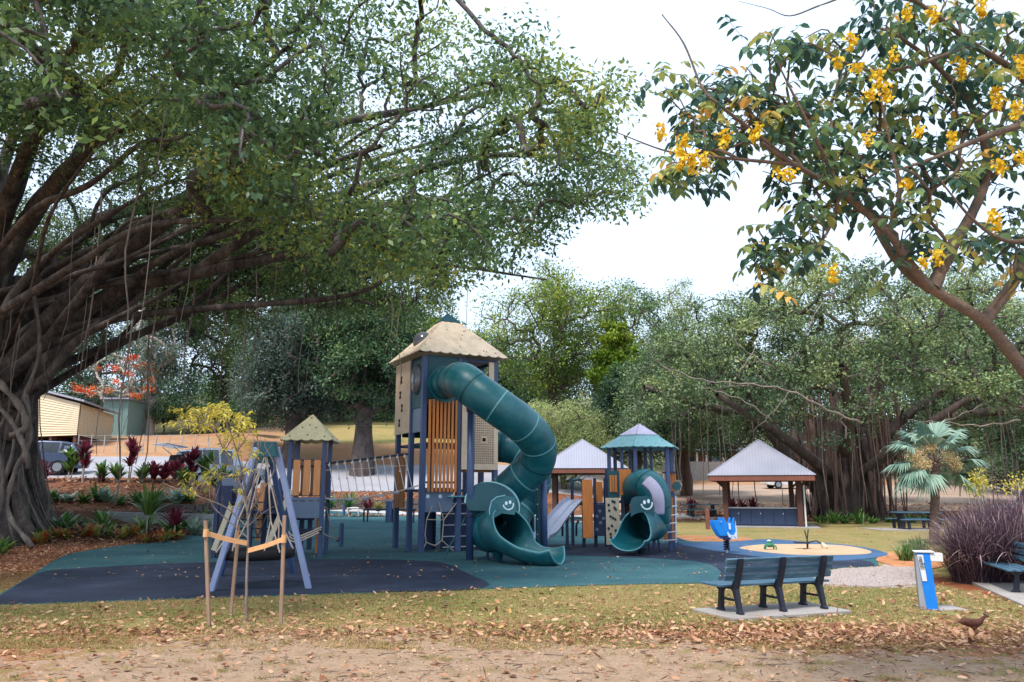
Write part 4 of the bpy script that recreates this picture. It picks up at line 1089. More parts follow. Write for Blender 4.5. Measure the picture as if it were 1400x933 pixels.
bpy.context.view_layer.update(); tme = bpy.data.meshes.new_from_object(to.evaluated_get(bpy.context.evaluated_depsgraph_get())); tl_ = to.location.copy(); tr_ = to.rotation_euler.copy(); bpy.data.objects.remove(to)
to = link_mesh('refill_lettering', tme, [], body); to.location = tl_; to.rotation_euler = tr_
m = MB(); m.box((0, 0, 0), (.55, .5, .05)); o = m.build('concrete_pad', 'concrete', None); place(o, (a.x + .25, a.y + .16, -.012), 0); setup(o, kind='structure')

# ------------------------------------------------------------------ the brown bird
def bird(x, y):
    a = GT(x, y); t = thing('scrub_fowl', 'dark brown ground bird walking through the leaf litter near the right edge', 'bird', tuple(a), R(-4)); t.scale = (.86, .86, .76)
    me = bpy.data.meshes.new('body')
    #        tail ... body ... neck ... head
    V = [(-.20, 0, .185), (-.13, 0, .18), (-.05, 0, .17), (.04, 0, .165), (.10, 0, .19), (.135, 0, .235), (.165, 0, .268), (.20, 0, .272), (.228, 0, .266),
         (-.01, .035, .11), (.0, .035, .055), (-.01, -.035, .11), (-.02, -.035, .055)]
    Rr = [.012, .05, .085, .078, .05, .027, .024, .022, .006, .03, .014, .03, .014]
    E = [(0, 1), (1, 2), (2, 3), (3, 4), (4, 5), (5, 6), (6, 7), (7, 8), (2, 9), (9, 10), (2, 11), (11, 12)]
    me.from_pydata(V, E, []); o = link_mesh('body', me, 'bird_brown', t)
    s = o.modifiers.new('skin', 'SKIN')
    for i, r in enumerate(Rr): me.skin_vertices[0].data[i].radius = (r * .8, r)
    me.skin_vertices[0].data[2].use_root = True
    s.use_smooth_shade = True; ss = o.modifiers.new('sub', 'SUBSURF'); ss.levels = 2; ss.render_levels = 2
    m = MB()
    m.tube([(.24, 0, .262), (.262, 0, .255)], [.008, .002], 6); m.build('beak', 'bird_leg', t)
    m = MB(); m.tube([(.19, 0, .29), (.165, 0, .305), (.15, 0, .318)], [.012, .012, .002], 6); m.build('crest', 'bird_grey', t)
    m = MB()
    for s_ in (-1, 1): m.ell((.207, s_ * .018, .277), (.004, .003, .004))
    m.build('eye', 'dark_hole', t)
    for s_, fx in ((1, .02), (-1, -.05)):
        m = MB(); k = (-.0 if s_ > 0 else -.02, s_ * .035, .06); m.tube([k, (fx - .01, s_ * .035, .03), (fx, s_ * .035, .006)], [.009, .006, .006], 6)
        for an in (-28, 0, 28, 180): m.tube([(fx, s_ * .035, .006), (fx + .05 * math.cos(R(an)), s_ * .035 + .05 * math.sin(R(an)), .004)], [.006, .003], 5)
        m.build('leg', 'bird_leg', t)
    for s_ in (-1, 1):
        m = MB(); m.ell((-.04, s_ * .058, .185), (.11, .018, .05), Matrix.Rotation(R(8), 3, 'Y')); m.build('wing', 'bird_brown', t, smooth=True)
bird(1332, 867)

# ------------------------------------------------------------------ spring rider
a = GT(994, 757); sp = thing('spring_rider', 'blue and white spring rider on a black coil beside the sand pit', 'spring rider', tuple(a), R(6))
m = MB(); pts = [(.07 * math.cos(t * 6.283), .07 * math.sin(t * 6.283), .09 + .32 * t / 5) for t in [i / 14 for i in range(71)]]; m.tube(pts, .022, 8); m.build('coil_spring', 'spring_black', sp, smooth=True)
m = MB(); m.tube([(0, 0, -.02), (0, 0, .10)], .035, 10); m.build('base', 'bolt', sp)
side = [(-.14, .40), (.10, .40), (.22, .46), (.26, .62), (.22, .90), (.33 - .1, 1.0), (.17, .99), (.13, .86), (.06, .80), (.0, .84), (-.06, .93), (-.10, 1.0), (-.17, 1.0), (-.17, .92), (-.26, .90), (-.38, .94), (-.44, .88), (-.42, .76), (-.34, .62), (-.26, .50)]
ctr = []
for k, (dy, mt) in enumerate(((-.15, 'rider_blue'), (.13, 'rider_blue'))):
    m = MB(); m.prism([(p[0] * .92, p[1] * .98) for p in side], (0, dy, 0), (1, 0, 0), (0, 0, 1), -.03); o = m.build('side_panel', mt, sp, bevel=.01)
m = MB(); m.prism([(-.26, .49), (.04, .49), (.08, .41), (.02, .38), (-.12, .38), (-.22, .43)], (0, -.185, 0), (1, 0, 0), (0, 0, 1), -.006); m.build('navy_belly', 'rider_navy', sp)
m = MB(); m.prism([(.0, .46), (.10, .40), (.24, .40), (.25, .62), (.215, .92), (.21, .60), (.14, .50), (.04, .52), (-.02, .60), (-.04, .56)], (0, -.19, 0), (1, 0, 0), (0, 0, 1), -.006); m.build('white_flank', 'rider_white', sp)
m = MB(); m.prism([(.02, .66), (.08, .66), (.07, .82), (.01, .84)], (0, -.19, 0), (1, 0, 0), (0, 0, 1), -.006); m.build('white_flank', 'rider_white', sp)
m = MB()
for p in ((.08, .46), (.15, .47), (.19, .44)): m.disc((p[0], -.199, p[1]), (0, -1, 0), .012, .004, 10)
m.build('spots', 'ink', sp)
m = MB(); m.box((-.05, 0, .66), (.26, .26, .04)); m.build('seat', 'rider_navy', sp, bevel=.01)
m = MB(); m.tube([(-.2, -.22, .86), (-.2, .22, .86)], .014, 8); m.build('handle', 'bolt', sp)

# ------------------------------------------------------------------ sand toys
a = GT(1104, 752); dg = thing('sand_digger', 'black levered sand digger with a pale scoop arm standing in the sand pit', 'sand digger', tuple(a))
Y = a.y
m = MB(); m.tube([a, A(1104, 743, Y)], .03, 8); m.bar(A(1099, 750.5, Y - .3), A(1109, 752, Y + .2), .03); m.build('base', 'dark_metal', dg, world=True)
m = MB(); m.box(A(1096, 742, Y), (.42, .26, .04)); m.build('seat', 'dark_metal', dg, world=True, bevel=.01)
m = MB(); m.tube([A(1105, 744, Y), A(1100, 725.5, Y)], .018, 6); m.tube([A(1103, 744, Y + .1), A(1105, 724, Y + .1)], .018, 6); m.build('lever', 'dark_metal', dg, world=True)
m = MB(); m.tube([A(1103, 742, Y), A(1116, 739.5, Y), A(1124, 744, Y), A(1126, 747, Y)], .022, 6); m.build('arm', 'dark_metal', dg, world=True)
m = MB(); m.tube([A(1123, 743, Y), A(1128, 748, Y), A(1127, 752, Y)], [.05, .10, .07], 8); m.build('scoop', 'tan_panel', dg, world=True)
a = GT(1053, 753); m_ = thing('sand_toy', 'small green four-legged toy standing in the sand pit', 'toy', tuple(a))
m = MB(); m.ell((0, 0, .16), (.13, .09, .07)); m.ell((.02, 0, .24), (.06, .05, .05))
m.build('body', 'toy_green', m_, smooth=True)
for dx, dy in ((-.13, -.08), (.13, -.08), (-.11, .09), (.12, .09)): m = MB(); m.tube([(dx * .5, dy * .6, .16), (dx * 1.1, dy, .13), (dx * 1.3, dy * 1.1, 0)], [.03, .025, .018], 6); m.build('leg', 'toy_green', m_)
MB().ell((-.02, 0, .28), (.06, .05, .025)).build('shell', 'rider_white', m_, smooth=True)

# ------------------------------------------------------------------ pavilions
def corr_roof(mb, hw, z0, z1, pitch_n=34):
    """pyramid roof of corrugated sheet: every face folded in narrow ribs down its slope"""
    for k in range(4):
        rot = Matrix.Rotation(k * math.pi / 2, 3, 'Z'); n = pitch_n * 2; vs = []; fs = []
        for i in range(n + 1):
            x = -hw + 2 * hw * i / n; o = .012 if i % 2 else -.006
            t = 1 - abs(x) / hw
            vs.append(rot @ Vector((x, -hw, z0 + o))); vs.append(rot @ Vector((x, -hw + hw * t, z0 + (z1 - z0) * t + o)))
        for i in range(n): fs.append((i * 2, i * 2 + 2, i * 2 + 3, i * 2 + 1))
        mb.add(vs, fs)
def pavilion(name, label, x, Yc, eave_px, apex_px, hw, posts_, counter=False, z0=None):
    c = ON(x, Yc); g = c.z
    ze = A(x, eave_px, Yc - hw).z; za = A(x, apex_px, Yc).z
    t = thing(name, label, 'shelter', tuple(c), -math.atan2(c.x, c.y))
    ze -= g; za -= g
    m = MB(); corr_roof(m, hw, ze, za); rf = m.build('roof', 'roof_metal', t, solid=.02)
    m = MB()
    for k in range(4):
        rot = Matrix.Rotation(k * math.pi / 2, 3, 'Z'); m.tube([rot @ Vector((-hw, -hw, ze + .01)), Vector((0, 0, za + .02))], .035, 6)
    m.build('ridge_cap', 'roof_metal', rf)
    m = MB(); f = hw - .06
    for k in range(4):
        rot = Matrix.Rotation(k * math.pi / 2, 3, 'Z'); m.box(rot @ Vector((0, -f, ze - .14)), (2 * f, .06, .22), rot)
    m.build('fascia', 'timber_red', t)
    m = MB(); m.box((0, 0, ze - .05), (2 * hw - .3, 2 * hw - .3, .04)); m.build('ceiling', 'timber_dark', t)
    for px_, py_ in posts_:
        m = MB(); m.box((px_, py_, (ze - .2) / 2), (.24, .24, ze - .2)); m.build('post', 'timber_dark', t, bevel=.01)
        m = MB(); s = -1 if px_ > 0 else 1; m.bar((px_, py_, ze - .6), (px_ + s * .0 - s * .45, py_, ze - .18), .1, .1); m.build('brace', 'timber_dark', t)
    if counter:
        m = MB(); m.box((0 - .02, -.9, .44), (3.1, .7, .82)); b = m.build('barbecue_bench', 'bbq_blue', t, bevel=.01)
        m = MB(); m.box((0 - .02, -.92, .88), (3.22, .82, .06)); m.build('counter_top', 'steel', b, bevel=.01)
        for k in range(6):
            m = MB(); m.box((-1.3 + k * .512, -1.265, .45), (.485, .03, .70)); d_ = m.build('cupboard_door', 'bbq_blue', b, bevel=.008)
            if k % 2 == 0: MB().box((-1.12 + k * .512, -1.29, .62), (.05, .02, .05)).build('door_latch', 'bolt', d_)
        m = MB(); m.tube([(1.62 + .28, -1.6, .0), (1.62 + .28, -1.6, ze - .3)], .04, 8); m.build('downpipe', 'white_trim', t)
    m = MB(); m.box((0, 0, -.02), (2 * hw + .1, 2 * hw - .1, .12)); o = m.build('concrete_slab', 'concrete', None); place(o, (c.x, c.y, c.z), -math.atan2(c.x, c.y)); setup(o, kind='structure')
    return t
hw = 2.42
Yc = GT(1040, 722).y + 2.2
pavilion('picnic_shelter', 'timber picnic shelter with a pale metal pyramid roof over a dark blue barbecue bench', 1041, Yc, 650, 602, hw, [(-1.68, -1.6), (1.68, -1.6), (-1.68, 1.7), (1.45, 1.7)], True)
pavilion('picnic_shelter', 'timber picnic shelter with a pale metal roof, partly hidden behind the spiral slide', 797, 44, 640.5, 601.5, hw, [(-1.55, -1.6), (1.6, -1.6), (-1.55, 1.7), (1.6, 1.7)])

# ------------------------------------------------------------------ picnic tables
def table(x0, x1, yb, label, rot=0):
    a, b = GT(x0, yb), GT(x1, yb); L = (b - a).length; c = (a + b) / 2; c.y += .5
    t = thing('picnic_table', label, 'picnic table', tuple(c), R(rot), 'dark blue picnic tables')
    MB().box((0, 0, .75), (L, .75, .05)).build('table_top', 'bench_slat', t, bevel=.01)
    for s in (-1, 1): MB().box((0, s * .68, .45), (L, .26, .05)).build('bench_seat', 'bench_slat', t, bevel=.01)
    for s in (-1, 1):
        m = MB(); m.box((s * L * .34, 0, .37), (.12, .5, .7)); m.box((s * L * .34, 0, .40), (.08, 1.5, .07)); m.box((s * L * .34, -.68, .2), (.1, .12, .4)); m.box((s * L * .34, .68, .2), (.1, .12, .4)); m.build('leg_frame', 'bench_iron', t, bevel=.01)
    m = MB(); m.box((0, 0, 0), (L + 1.4, 2.3, .1)); o = m.build('concrete_slab', 'concrete', None); place(o, (c.x - .4, c.y, c.z - .02)); setup(o, kind='structure')
table(1231, 1293, 725, 'dark blue picnic table on a slab behind the fan palm trunk')
table(940, 985, 708, 'dark blue picnic table between the six-sided tower and the barbecue shelter')
g = GT(968, 724); t = thing('timber_post', 'short weathered timber post left of the barbecue shelter', 'post', tuple(g)); MB().box((0, 0, .42), (.16, .16, .95)).build('shaft', 'timber_red', t, bevel=.01)

# ------------------------------------------------------------------ walls and fences of the bank
def along(u0, u1, row, n=60, dY=0):
    out = []
    for i in range(n + 1):
        u = u0 + (u1 - u0) * i / n; r = rows(u); out.append(Vector((u * (r[row][0] + dY), r[row][0] + dY, r[row][1])))
    return out
pts = along(-.46, -.0, 3, 70, -.25); rnd = random.Random(4); m = MB()
for i in range(len(pts) - 1):
    a, b = pts[i], pts[i + 1]; z = H(a.x, a.y - 1.0) - .1; L = (b - a).length; d_ = (b - a).normalized()
    while z < a.z + .14:
        h_ = rnd.uniform(.14, .24); q = 0.0
        while q < L:
            w_ = rnd.uniform(.25, .5); p = a + d_ * (q + w_ / 2); p.z = z + h_ / 2
            m.box(p, (w_ * .94, rnd.uniform(.3, .42), h_ * .92), Matrix.Rotation(math.atan2(d_.y, d_.x) + rnd.uniform(-.05, .05), 3, 'Z'), .93); q += w_
        z += h_
o = m.build('stone_wall', 'wall_stone', None); setup(o, 'low dark dry-stone retaining wall along the garden bank', 'wall')
t = thing('sleeper_wall', 'low pale grey plank wall in front of the leafy garden bed on the left', 'wall', tuple(GT(180, 712)))
ends = [(40, 31.5), (120, 30.6), (200, 29.8), (292, 28.6)]
for k in range(3):
    m = MB()
    for (xa, Ya), (xb, Yb) in zip(ends, ends[1:]):
        a = A(xa, 700, Ya); b = A(xb, 700, Yb); a.z = b.z = 0
        za = A(xa, 697 + (xa - 40) * .024, Ya).z; zb = A(xb, 697 + (xb - 40) * .024, Yb).z
        a.z = za - .1 - k * .2; b.z = zb - .1 - k * .2
        m.bar(a, b, .1, .19)
    m.build('plank', 'sleeper', t, world=True, bevel=.01)
m = MB(); a, b = A(232, 690, 33), A(300, 691, 32); a.z -= .05; m.bar(a, b, .12, .1); 

# ------------------------------------------------------------------ sheds and house
def shed(name, label, cat, c, ang, L, Wd, hw_, hroof, wall, roofm, stumps=True, slope=.0, batten=.16):
    t = thing(name, label, cat, tuple(c), ang); z0 = .45 if stumps else 0
    m = MB()
    nb = int(hw_ / batten)
    for k in range(nb):
        z = z0 + k * hw_ / nb; m.box((L / 2, 0 + Wd / 2, z + hw_ / nb / 2), (L + .03 * (k % 2 == 5), Wd, hw_ / nb - .015)); 
    m.box((L / 2, Wd / 2, z0 + hw_ / 2), (L - .04, Wd - .04, hw_)); m.build('wall', wall, t)
    m = MB(); e = .35
    m.prism([(-e, 0), (Wd + e, hroof), (Wd + e, hroof + .08), (-e, .08)], (-e, 0, z0 + hw_), (0, 1, 0), (0, 0, 1), L + 2 * e); m.build('roof', roofm, t)
    if stumps:
        m = MB()
        for i in range(7):
            for y in (.15, Wd / 2, Wd - .15): m.box((.15 + (L - .3) * i / 6, y, z0 / 2 - .1), (.16, .16, z0 + .2))
        m.build('stump', 'timber_dark', t)
    return t
# cream weatherboard hall: near corner at the picture column 97
b = GT(97, 601); a1 = GT(69, 599)
b = ON(97, 54.5); c0 = b; far = A(152, 597, 63); ang = math.atan2(far.y - b.y, far.x - b.x)
L = math.hypot(far.x - b.x, far.y - b.y)
t = thing('timber_hall', 'cream weatherboard hall on short stumps with a pale sloping metal roof', 'building', tuple(b), 0)
z0 = A(97, 595, b.y).z; zc = A(97, 552, b.y).z; zl = A(66, 540, b.y + 2).z
fx = Vector((math.cos(ang), math.sin(ang), 0)); lx = Vector((-.93, .37, 0))
Wd = 5.2
def wallplane(m, p0, d, L, z0, za, zb, nb=16):
    for k in range(nb):
        f0, f1 = k / nb, (k + 1) / nb
        n = Vector((d.y, -d.x, 0))
        A0, A1 = z0 + (za - z0) * f0, z0 + (za - z0) * f1; B0, B1 = z0 + (zb - z0) * f0, z0 + (zb - z0) * f1
        o1 = n * .05
        vs = [Vector((p0.x, p0.y, A0)) + o1, Vector((p0.x + d.x * L, p0.y + d.y * L, B0)) + o1, Vector((p0.x + d.x * L, p0.y + d.y * L, B1)), Vector((p0.x, p0.y, A1)),
              Vector((p0.x, p0.y, A0)), Vector((p0.x + d.x * L, p0.y + d.y * L, B0))]
        m.add(vs, [(0, 1, 2, 3), (4, 5, 1, 0)])
zr_l = zc + 1.0
m = MB(); wallplane(m, b, fx, L, z0, zc, zc); m.build('side_wall', 'cream_wall', t, world=True)
e0 = b + lx * Wd
m = MB(); wallplane(m, e0, -lx, Wd, z0, zc + 1.15, zc); m.build('end_wall', 'cream_wall', t, world=True)
m = MB()   # back walls
bk = e0 + fx * L
m.add([Vector((e0.x, e0.y, z0)), Vector((bk.x, bk.y, z0)), Vector((bk.x, bk.y, zc + 1.15)), Vector((e0.x, e0.y, zc + 1.15))], [(0, 1, 2, 3)])
fr = b + fx * L
m.add([Vector((fr.x, fr.y, z0)), Vector((bk.x, bk.y, z0)), Vector((bk.x, bk.y, zc + 1.15)), Vector((fr.x, fr.y, zc))], [(3, 2, 1, 0)])
m.build('back_wall', 'cream_wall', t, world=True)
m = MB(); q0, q1 = b - lx * .5 - fx * .4, b - lx * .5 + fx * (L + .9); q2, q3 = q1 + lx * (Wd + 1), q0 + lx * (Wd + 1)
zz = zc + .06; up = 1.15 * (Wd + 1) / Wd
vv = [Vector((q0.x, q0.y, zz)), Vector((q1.x, q1.y, zz)), Vector((q2.x, q2.y, zz + up)), Vector((q3.x, q3.y, zz + up))]
m.add(vv + [v + Vector((0, 0, .14)) for v in vv], [(3, 2, 1, 0), (4, 5, 6, 7), (0, 1, 5, 4), (1, 2, 6, 5), (2, 3, 7, 6), (3, 0, 4, 7)]); m.build('roof', 'roof_metal', t, world=True)
m = MB()
for i in range(10):
    for wq in (.2, Wd / 2, Wd - .2):
        p = b + fx * (.2 + (L - .4) * i / 9) + lx * wq; zg = H(p.x, p.y) - .1; m.box((p.x, p.y, (zg + z0) / 2), (.22, .22, z0 - zg))
m.build('stump', 'timber_dark', t, world=True)
m = MB(); m.add([Vector((b.x, b.y, z0)) + lx * .6 + fx * .3, Vector((fr.x, fr.y, z0)) + lx * .6, Vector((bk.x, bk.y, z0)), Vector((e0.x, e0.y, z0))], [(0, 1, 2, 3)]); m.build('floor', 'timber_dark', t, world=True)
# green-grey shed behind it
c = ON(152, 68); zt = A(165, 546, 68).z; zb_ = A(165, 596, 68).z
t = thing('tin_shed', 'grey-green flat-roofed shed behind the cream hall', 'building', tuple(c))
xl, xr = A(140, 570, 68).x, A(175, 570, 68).x
m = MB(); m.box(((xl + xr) / 2, 68 + 1.8, (zt + zb_) / 2 - .5), (xr - xl, 3.6, zt - zb_ + 1)); m.build('wall', 'green_wall', t, world=True, bevel=.02)
m = MB(); m.box(((xl + xr) / 2, 69.7, zt + .02), (xr - xl + .3, 4.3, .12)); m.build('roof', 'roof_metal', t, world=True)
p = A(177, 575, 69.2); m = MB(); m.box((p.x, p.y, p.z), (.7, 1.4, 1.3)); m.build('side_box', 'green_wall', t, world=True)

# verandah house on the right
Yh = 92
t = thing('verandah_house', 'orange-brown house with white verandah posts glimpsed left of the barbecue shelter', 'building', tuple(ON(980, Yh)))
x0, x1 = A(928, 640, Yh + 3).x, A(1025, 640, Yh + 3).x; zb_, zt_ = A(950, 642, Yh).z, A(950, 617, Yh).z
MB().box(((x0 + x1) / 2, Yh + 5.5, (zb_ + zt_) / 2 - .6), (x1 - x0, 5, zt_ - zb_ + 1.2)).build('wall', 'house_wall', t, world=True)
MB().box(((x0 + x1) / 2, Yh + 4, zt_ + .2), (x1 - x0 + 2, 9, .3)).build('roof', 'roof_metal', t, world=True)
MB().box(((x0 + x1) / 2, Yh + 1.8, zb_ - .2), (x1 - x0, 3.4, .25)).build('verandah_floor', 'timber_red', t, world=True)
for x in (953, 966, 989, 1012, 932):
    p = A(x, 630, Yh); MB().box((p.x, p.y, (zt_ + zb_) / 2), (.22, .22, zt_ - zb_)).build('verandah_post', 'white_trim', t, world=True)
for x in (943, 978, 1002):
    p = A(x, 632, Yh + 2.98); w = MB().box((p.x, Yh + 2.98, p.z), (1.0, .06, 1.4)).build('window', 'car_glass', t, world=True)
fn = thing('timber_fence', 'long weathered grey paling fence behind the dirt road', 'fence', tuple(ON(1000, 84)))
rnd = random.Random(8)
Yf = 84; xa, xb = A(905, 650, Yf).x, A(1190, 650, Yf).x; nseg = int((xb - xa) / 2.4)
for i in range(nseg):
    X0 = xa + (xb - xa) * i / nseg; X1 = xa + (xb - xa) * (i + 1) / nseg; m = MB(); q = X0
    while q < X1 - .02:
        g = H(q, Yf); m.box((q + .075, Yf + rnd.uniform(-.01, .01), g + .95 + rnd.uniform(-.03, .03)), (.14, .03, 1.95)); q += .15
    m.build('fence_panel', 'grey_fence', fn, world=True)
# white rail posts beyond the hexagonal tower
wf = thing('white_rail_fence', 'white post-and-rail fence far off behind the six-sided tower', 'fence', tuple(ON(880, 78)))
for i, x in enumerate((846, 856, 866, 878, 889, 900, 908)):
    p = ON(x, 78); MB().box((p.x, p.y, p.z + .55), (.16, .16, 1.3)).build('fence_post', 'white_trim', wf, world=True)
a, b = ON(846, 78), ON(908, 78)
for h_ in (.5, 1.0): MB().bar(a + Vector((0, 0, h_)), b + Vector((0, 0, h_)), .06, .1).build('rail', 'white_trim', wf, world=True)
# thin post fence on the slope behind the left road
pf = thing('wire_fence', 'thin post-and-wire fence along the orange slope behind the left road', 'fence', tuple(ON(200, 51)))
wires = []
for i, x in enumerate(range(100, 330, 18)):
    p = ON(x, 51.5); MB().tube([p - Vector((0, 0, .1)), p + Vector((0, 0, 1.25))], .03, 6).build('fence_post', 'sleeper', pf, world=True); wires.append(p)
for h_ in (.5, .85, 1.2): MB().tube([p + Vector((0, 0, h_)) for p in wires], .008, 4).build('wire', 'sleeper', pf, world=True)

# ------------------------------------------------------------------ vehicles
def car(label, cat, name, loc, ang, paint, L=4.5, Wd=1.8, Hh=1.5, kind='hatch', tailgate=False):
    t = thing(name, label, cat, tuple(loc), ang); w = Wd / 2
    # stations from the nose (+x) to the tail (-x): x, z bottom, z belt, z top, half width belt, half width top
    if kind == 'suv': S = [(.5, .42, .62, .62, .72, .70), (.485, .35, .80, .80, .9, .86), (.42, .30, .93, .93, .98, .90), (.22, .28, 1.0, 1.02, 1, .86), (.20, .28, 1.0, 1.05, 1, .84), (.06, .28, 1.02, Hh * .98, 1, .74), (-.1, .28, 1.03, Hh, 1, .75), (-.30, .28, 1.05, Hh * .985, 1, .74), (-.42, .30, 1.06, Hh * .93, .98, .70), (-.485, .34, 1.04, 1.10, .95, .80), (-.5, .45, .8, .8, .9, .8)]
    elif kind == 'ute': S = [(.5, .5, .7, .7, .85, .8), (.48, .42, 1.0, 1.0, .95, .9), (.28, .38, 1.08, 1.1, 1, .9), (.14, .38, 1.1, Hh * .98, 1, .78), (.0, .38, 1.12, Hh, 1, .79), (-.12, .38, 1.12, Hh * .97, 1, .78), (-.15, .38, 1.1, 1.12, 1, .98), (-.48, .4, 1.12, 1.14, 1, .98), (-.5, .48, 1.1, 1.1, .98, .95)]
    else: S = [(.5, .40, .55, .55, .72, .70), (.48, .3, .72, .72, .9, .86), (.40, .26, .84, .84, .98, .90), (.24, .24, .90, .92, 1, .86), (.06, .24, .92, Hh * .97, 1, .72), (-.08, .24, .93, Hh, 1, .74), (-.28, .24, .95, Hh * .975, 1, .73), (-.44, .27, .97, Hh * .78, .97, .72), (-.49, .32, .92, .95, .94, .8), (-.5, .42, .7, .7, .88, .8)]
    rows_ = []
    for (x, zb, zl, zt, wb, wt) in S:
        rows_.append([(x * L, s * w * a_, z) for s, a_, z in ((-1, wb * .93, zb), (-1, wb * 1.0, zb + (zl - zb) * .45), (-1, wb * .985, zl), (-1, wt * 1.0, zt - .04 if zt > zl + .1 else zt), (-1, wt * .7, zt), (1, wt * .7, zt), (1, wt, zt - .04 if zt > zl + .1 else zt), (1, wb * .985, zl), (1, wb * 1.0, zb + (zl - zb) * .45), (1, wb * .93, zb))])
    m = MB(); k = 10; vs = [p for r in rows_ for p in r]; fs = []; n = len(rows_)
    for i in range(n - 1):
        for j in range(k):
            if tailgate and i >= n - 4 and 3 <= j <= 5 and False: continue
            fs.append((i * k + j, i * k + (j + 1) % k, (i + 1) * k + (j + 1) % k, (i + 1) * k + j))
    fs += [tuple(range(k - 1, -1, -1)), tuple(range((n - 1) * k, n * k))]
    m.add(vs, fs); b = m.build('body', paint, t, smooth=False, bevel=.03, seg=2)
    # windows: panels 6 mm proud of the cabin sides, windscreen and rear glass
    gi = [i for i in range(n) if S[i][3] > S[i][2] + .25]
    for s in (0, 1):
        for a_, c_ in zip(gi, gi[1:]):
            ja, jb = (2, 3) if s == 0 else (7, 6); sg_ = -1 if s == 0 else 1
            P = [Vector(rows_[a_][ja]), Vector(rows_[c_][ja]), Vector(rows_[c_][jb]), Vector(rows_[a_][jb])]
            ctr = sum(P, Vector()) / 4; P = [ctr + (p - ctr) * .86 + Vector((0, sg_ * .012, 0)) for p in P]
            mm = MB(); mm.add(P, [(0, 1, 2, 3)]); mm.build('side_window', 'car_glass', t, solid=.01)
    for a_, c_, nm in ((gi[0] - 1, gi[0], 'windscreen'), (gi[-1] + 0, gi[-1] + 1, 'rear_window')):
        P = [Vector(rows_[a_][3]), Vector(rows_[a_][6]), Vector(rows_[c_][6]), Vector(rows_[c_][3])]
        ctr = sum(P, Vector()) / 4; nrm = (P[1] - P[0]).cross(P[3] - P[0]).normalized(); nrm = nrm if nrm.z > 0 else -nrm
        P = [ctr + (p - ctr) * .88 + nrm * .02 for p in P]
        mm = MB(); mm.add(P, [(0, 1, 2, 3)]); mm.build(nm, 'car_glass', t, solid=.01)
    rw = .35 if kind != 'hatch' else .31
    for sx in (.32, -.30):
        for s in (-1, 1):
            m = MB(); m.tube([(sx * L, s * (w - .20), rw), (sx * L, s * (w - .0), rw)], rw, 24); wh = m.build('wheel', 'tyre', t, bevel=.02)
            m = MB(); m.tube([(sx * L, s * (w - .02), rw), (sx * L, s * (w + .012), rw)], rw * .62, 16); m.build('rim', 'rim_metal', wh)
    for s in (-1, 1):
        MB().box((L * .487, s * w * .66, S[1][2] - .08), (.12, .32, .14)).build('headlight', 'lamp_clear', t, bevel=.02)
        MB().box((-L * .492, s * w * .76, S[-2][2] - .10), (.1, .22, .24)).build('tail_light', 'lamp_red', t, bevel=.02)
    return t
car('dark blue-grey car with a silver window line parked behind the fig trunk', 'car', 'parked_car', ON(44, 39.5), R(190), 'car_navy', 4.6, 1.9, 1.68, 'suv')
a = ON(298, 40.0)
cw = car('silver wagon with its tailgate raised, parked on the road behind the red plants', 'car', 'parked_wagon', a, R(48), 'car_silver', 4.6, 1.95, 1.9, 'suv')
m = MB(); m.box((-2.63, 0, 1.95), (1.1, 1.5, .06), Matrix.Rotation(R(8), 3, 'Y')); m.build('tailgate', 'car_silver', cw, bevel=.02)
m = MB(); m.box((-2.35, 0, 1.12), (.06, 1.42, .82), Matrix.Rotation(R(12), 3, 'Y')); m.build('open_boot', 'dark_hole', cw)
m = MB(); m.box((-2.42, .2, .95), (.14, .5, .3)); m.box((-2.42, -.35, .92), (.14, .4, .24)); m.build('cargo', 'cargo', cw, bevel=.02)
for s in (-1, 1): MB().tube([(-2.2, s * .6, 1.5), (-2.75, s * .6, 1.9)], .015, 6).build('gas_strut', 'dark_metal', cw)
car('white car parked on the dirt by the paling fence, seen through the barbecue shelter', 'car', 'parked_car', ON(1080, 69), R(4), 'car_white', 4.6, 1.85, 1.6, 'suv')
car('white utility truck half hidden by the purple grass at the right edge', 'truck', 'parked_truck', ON(1442, 37), R(172), 'car_white', 5.2, 2.0, 2.3, 'ute')

# ------------------------------------------------------------------ stakes round the sapling
def stake(x, yb, xt, yt, label):
    a = GT(x, yb); b = A(xt, yt, a.y); t = MB().bar(a - Vector((0, 0, .1)), b, .042, .042, up=(0, 1, 0)).build('garden_stake', 'stake_wood', None, bevel=.004, origin=a); setup(t, label, 'stake', 'stakes round the yellow sapling'); return a, b
s_a = stake(287, 857, 281, 712, 'left timber stake of the yellow sapling')
s_b = stake(315, 842, 325, 738, 'thin leaning stake just left of the sapling stem, behind it')
s_c = stake(384, 855, 389, 705, 'right timber stake of the yellow sapling')
stem = GT(338, 851)
def tie(p, q, label):
    p, q = Vector(p), Vector(q); mid = (p + q) / 2 - Vector((0, 0, .012)); pts = catmull([p, mid, q], 6); m = MB()
    vs = []
    for i, a in enumerate(pts):
        for dz in (-.032, .032):
            for dy in (-.006, .006): vs.append(a + Vector((0, dy, dz)))
    fs = []
    for i in range(len(pts) - 1):
        a, b = i * 4, i * 4 + 4; fs += [(a, b, b + 2, a + 2), (a + 1, a + 3, b + 3, b + 1), (a, a + 1, b + 1, b), (a + 2, b + 2, b + 3, a + 3)]
    n = len(pts) * 4; fs += [(0, 2, 3, 1), (n - 4, n - 3, n - 1, n - 2)]
    m.add(vs, fs); 
    m.tube([p - Vector((0, 0, .05)), p + Vector((0, 0, .05))], .034, 10); o = m.build('tree_tie', 'tie_hessian', None, bevel=0, origin=p); setup(o, label, 'tree tie', 'webbing ties of the sapling')
tie(A(281.5, 729, s_a[0].y - .02), A(338, 743, stem.y - .03), 'tan webbing tie from the left stake to the sapling')
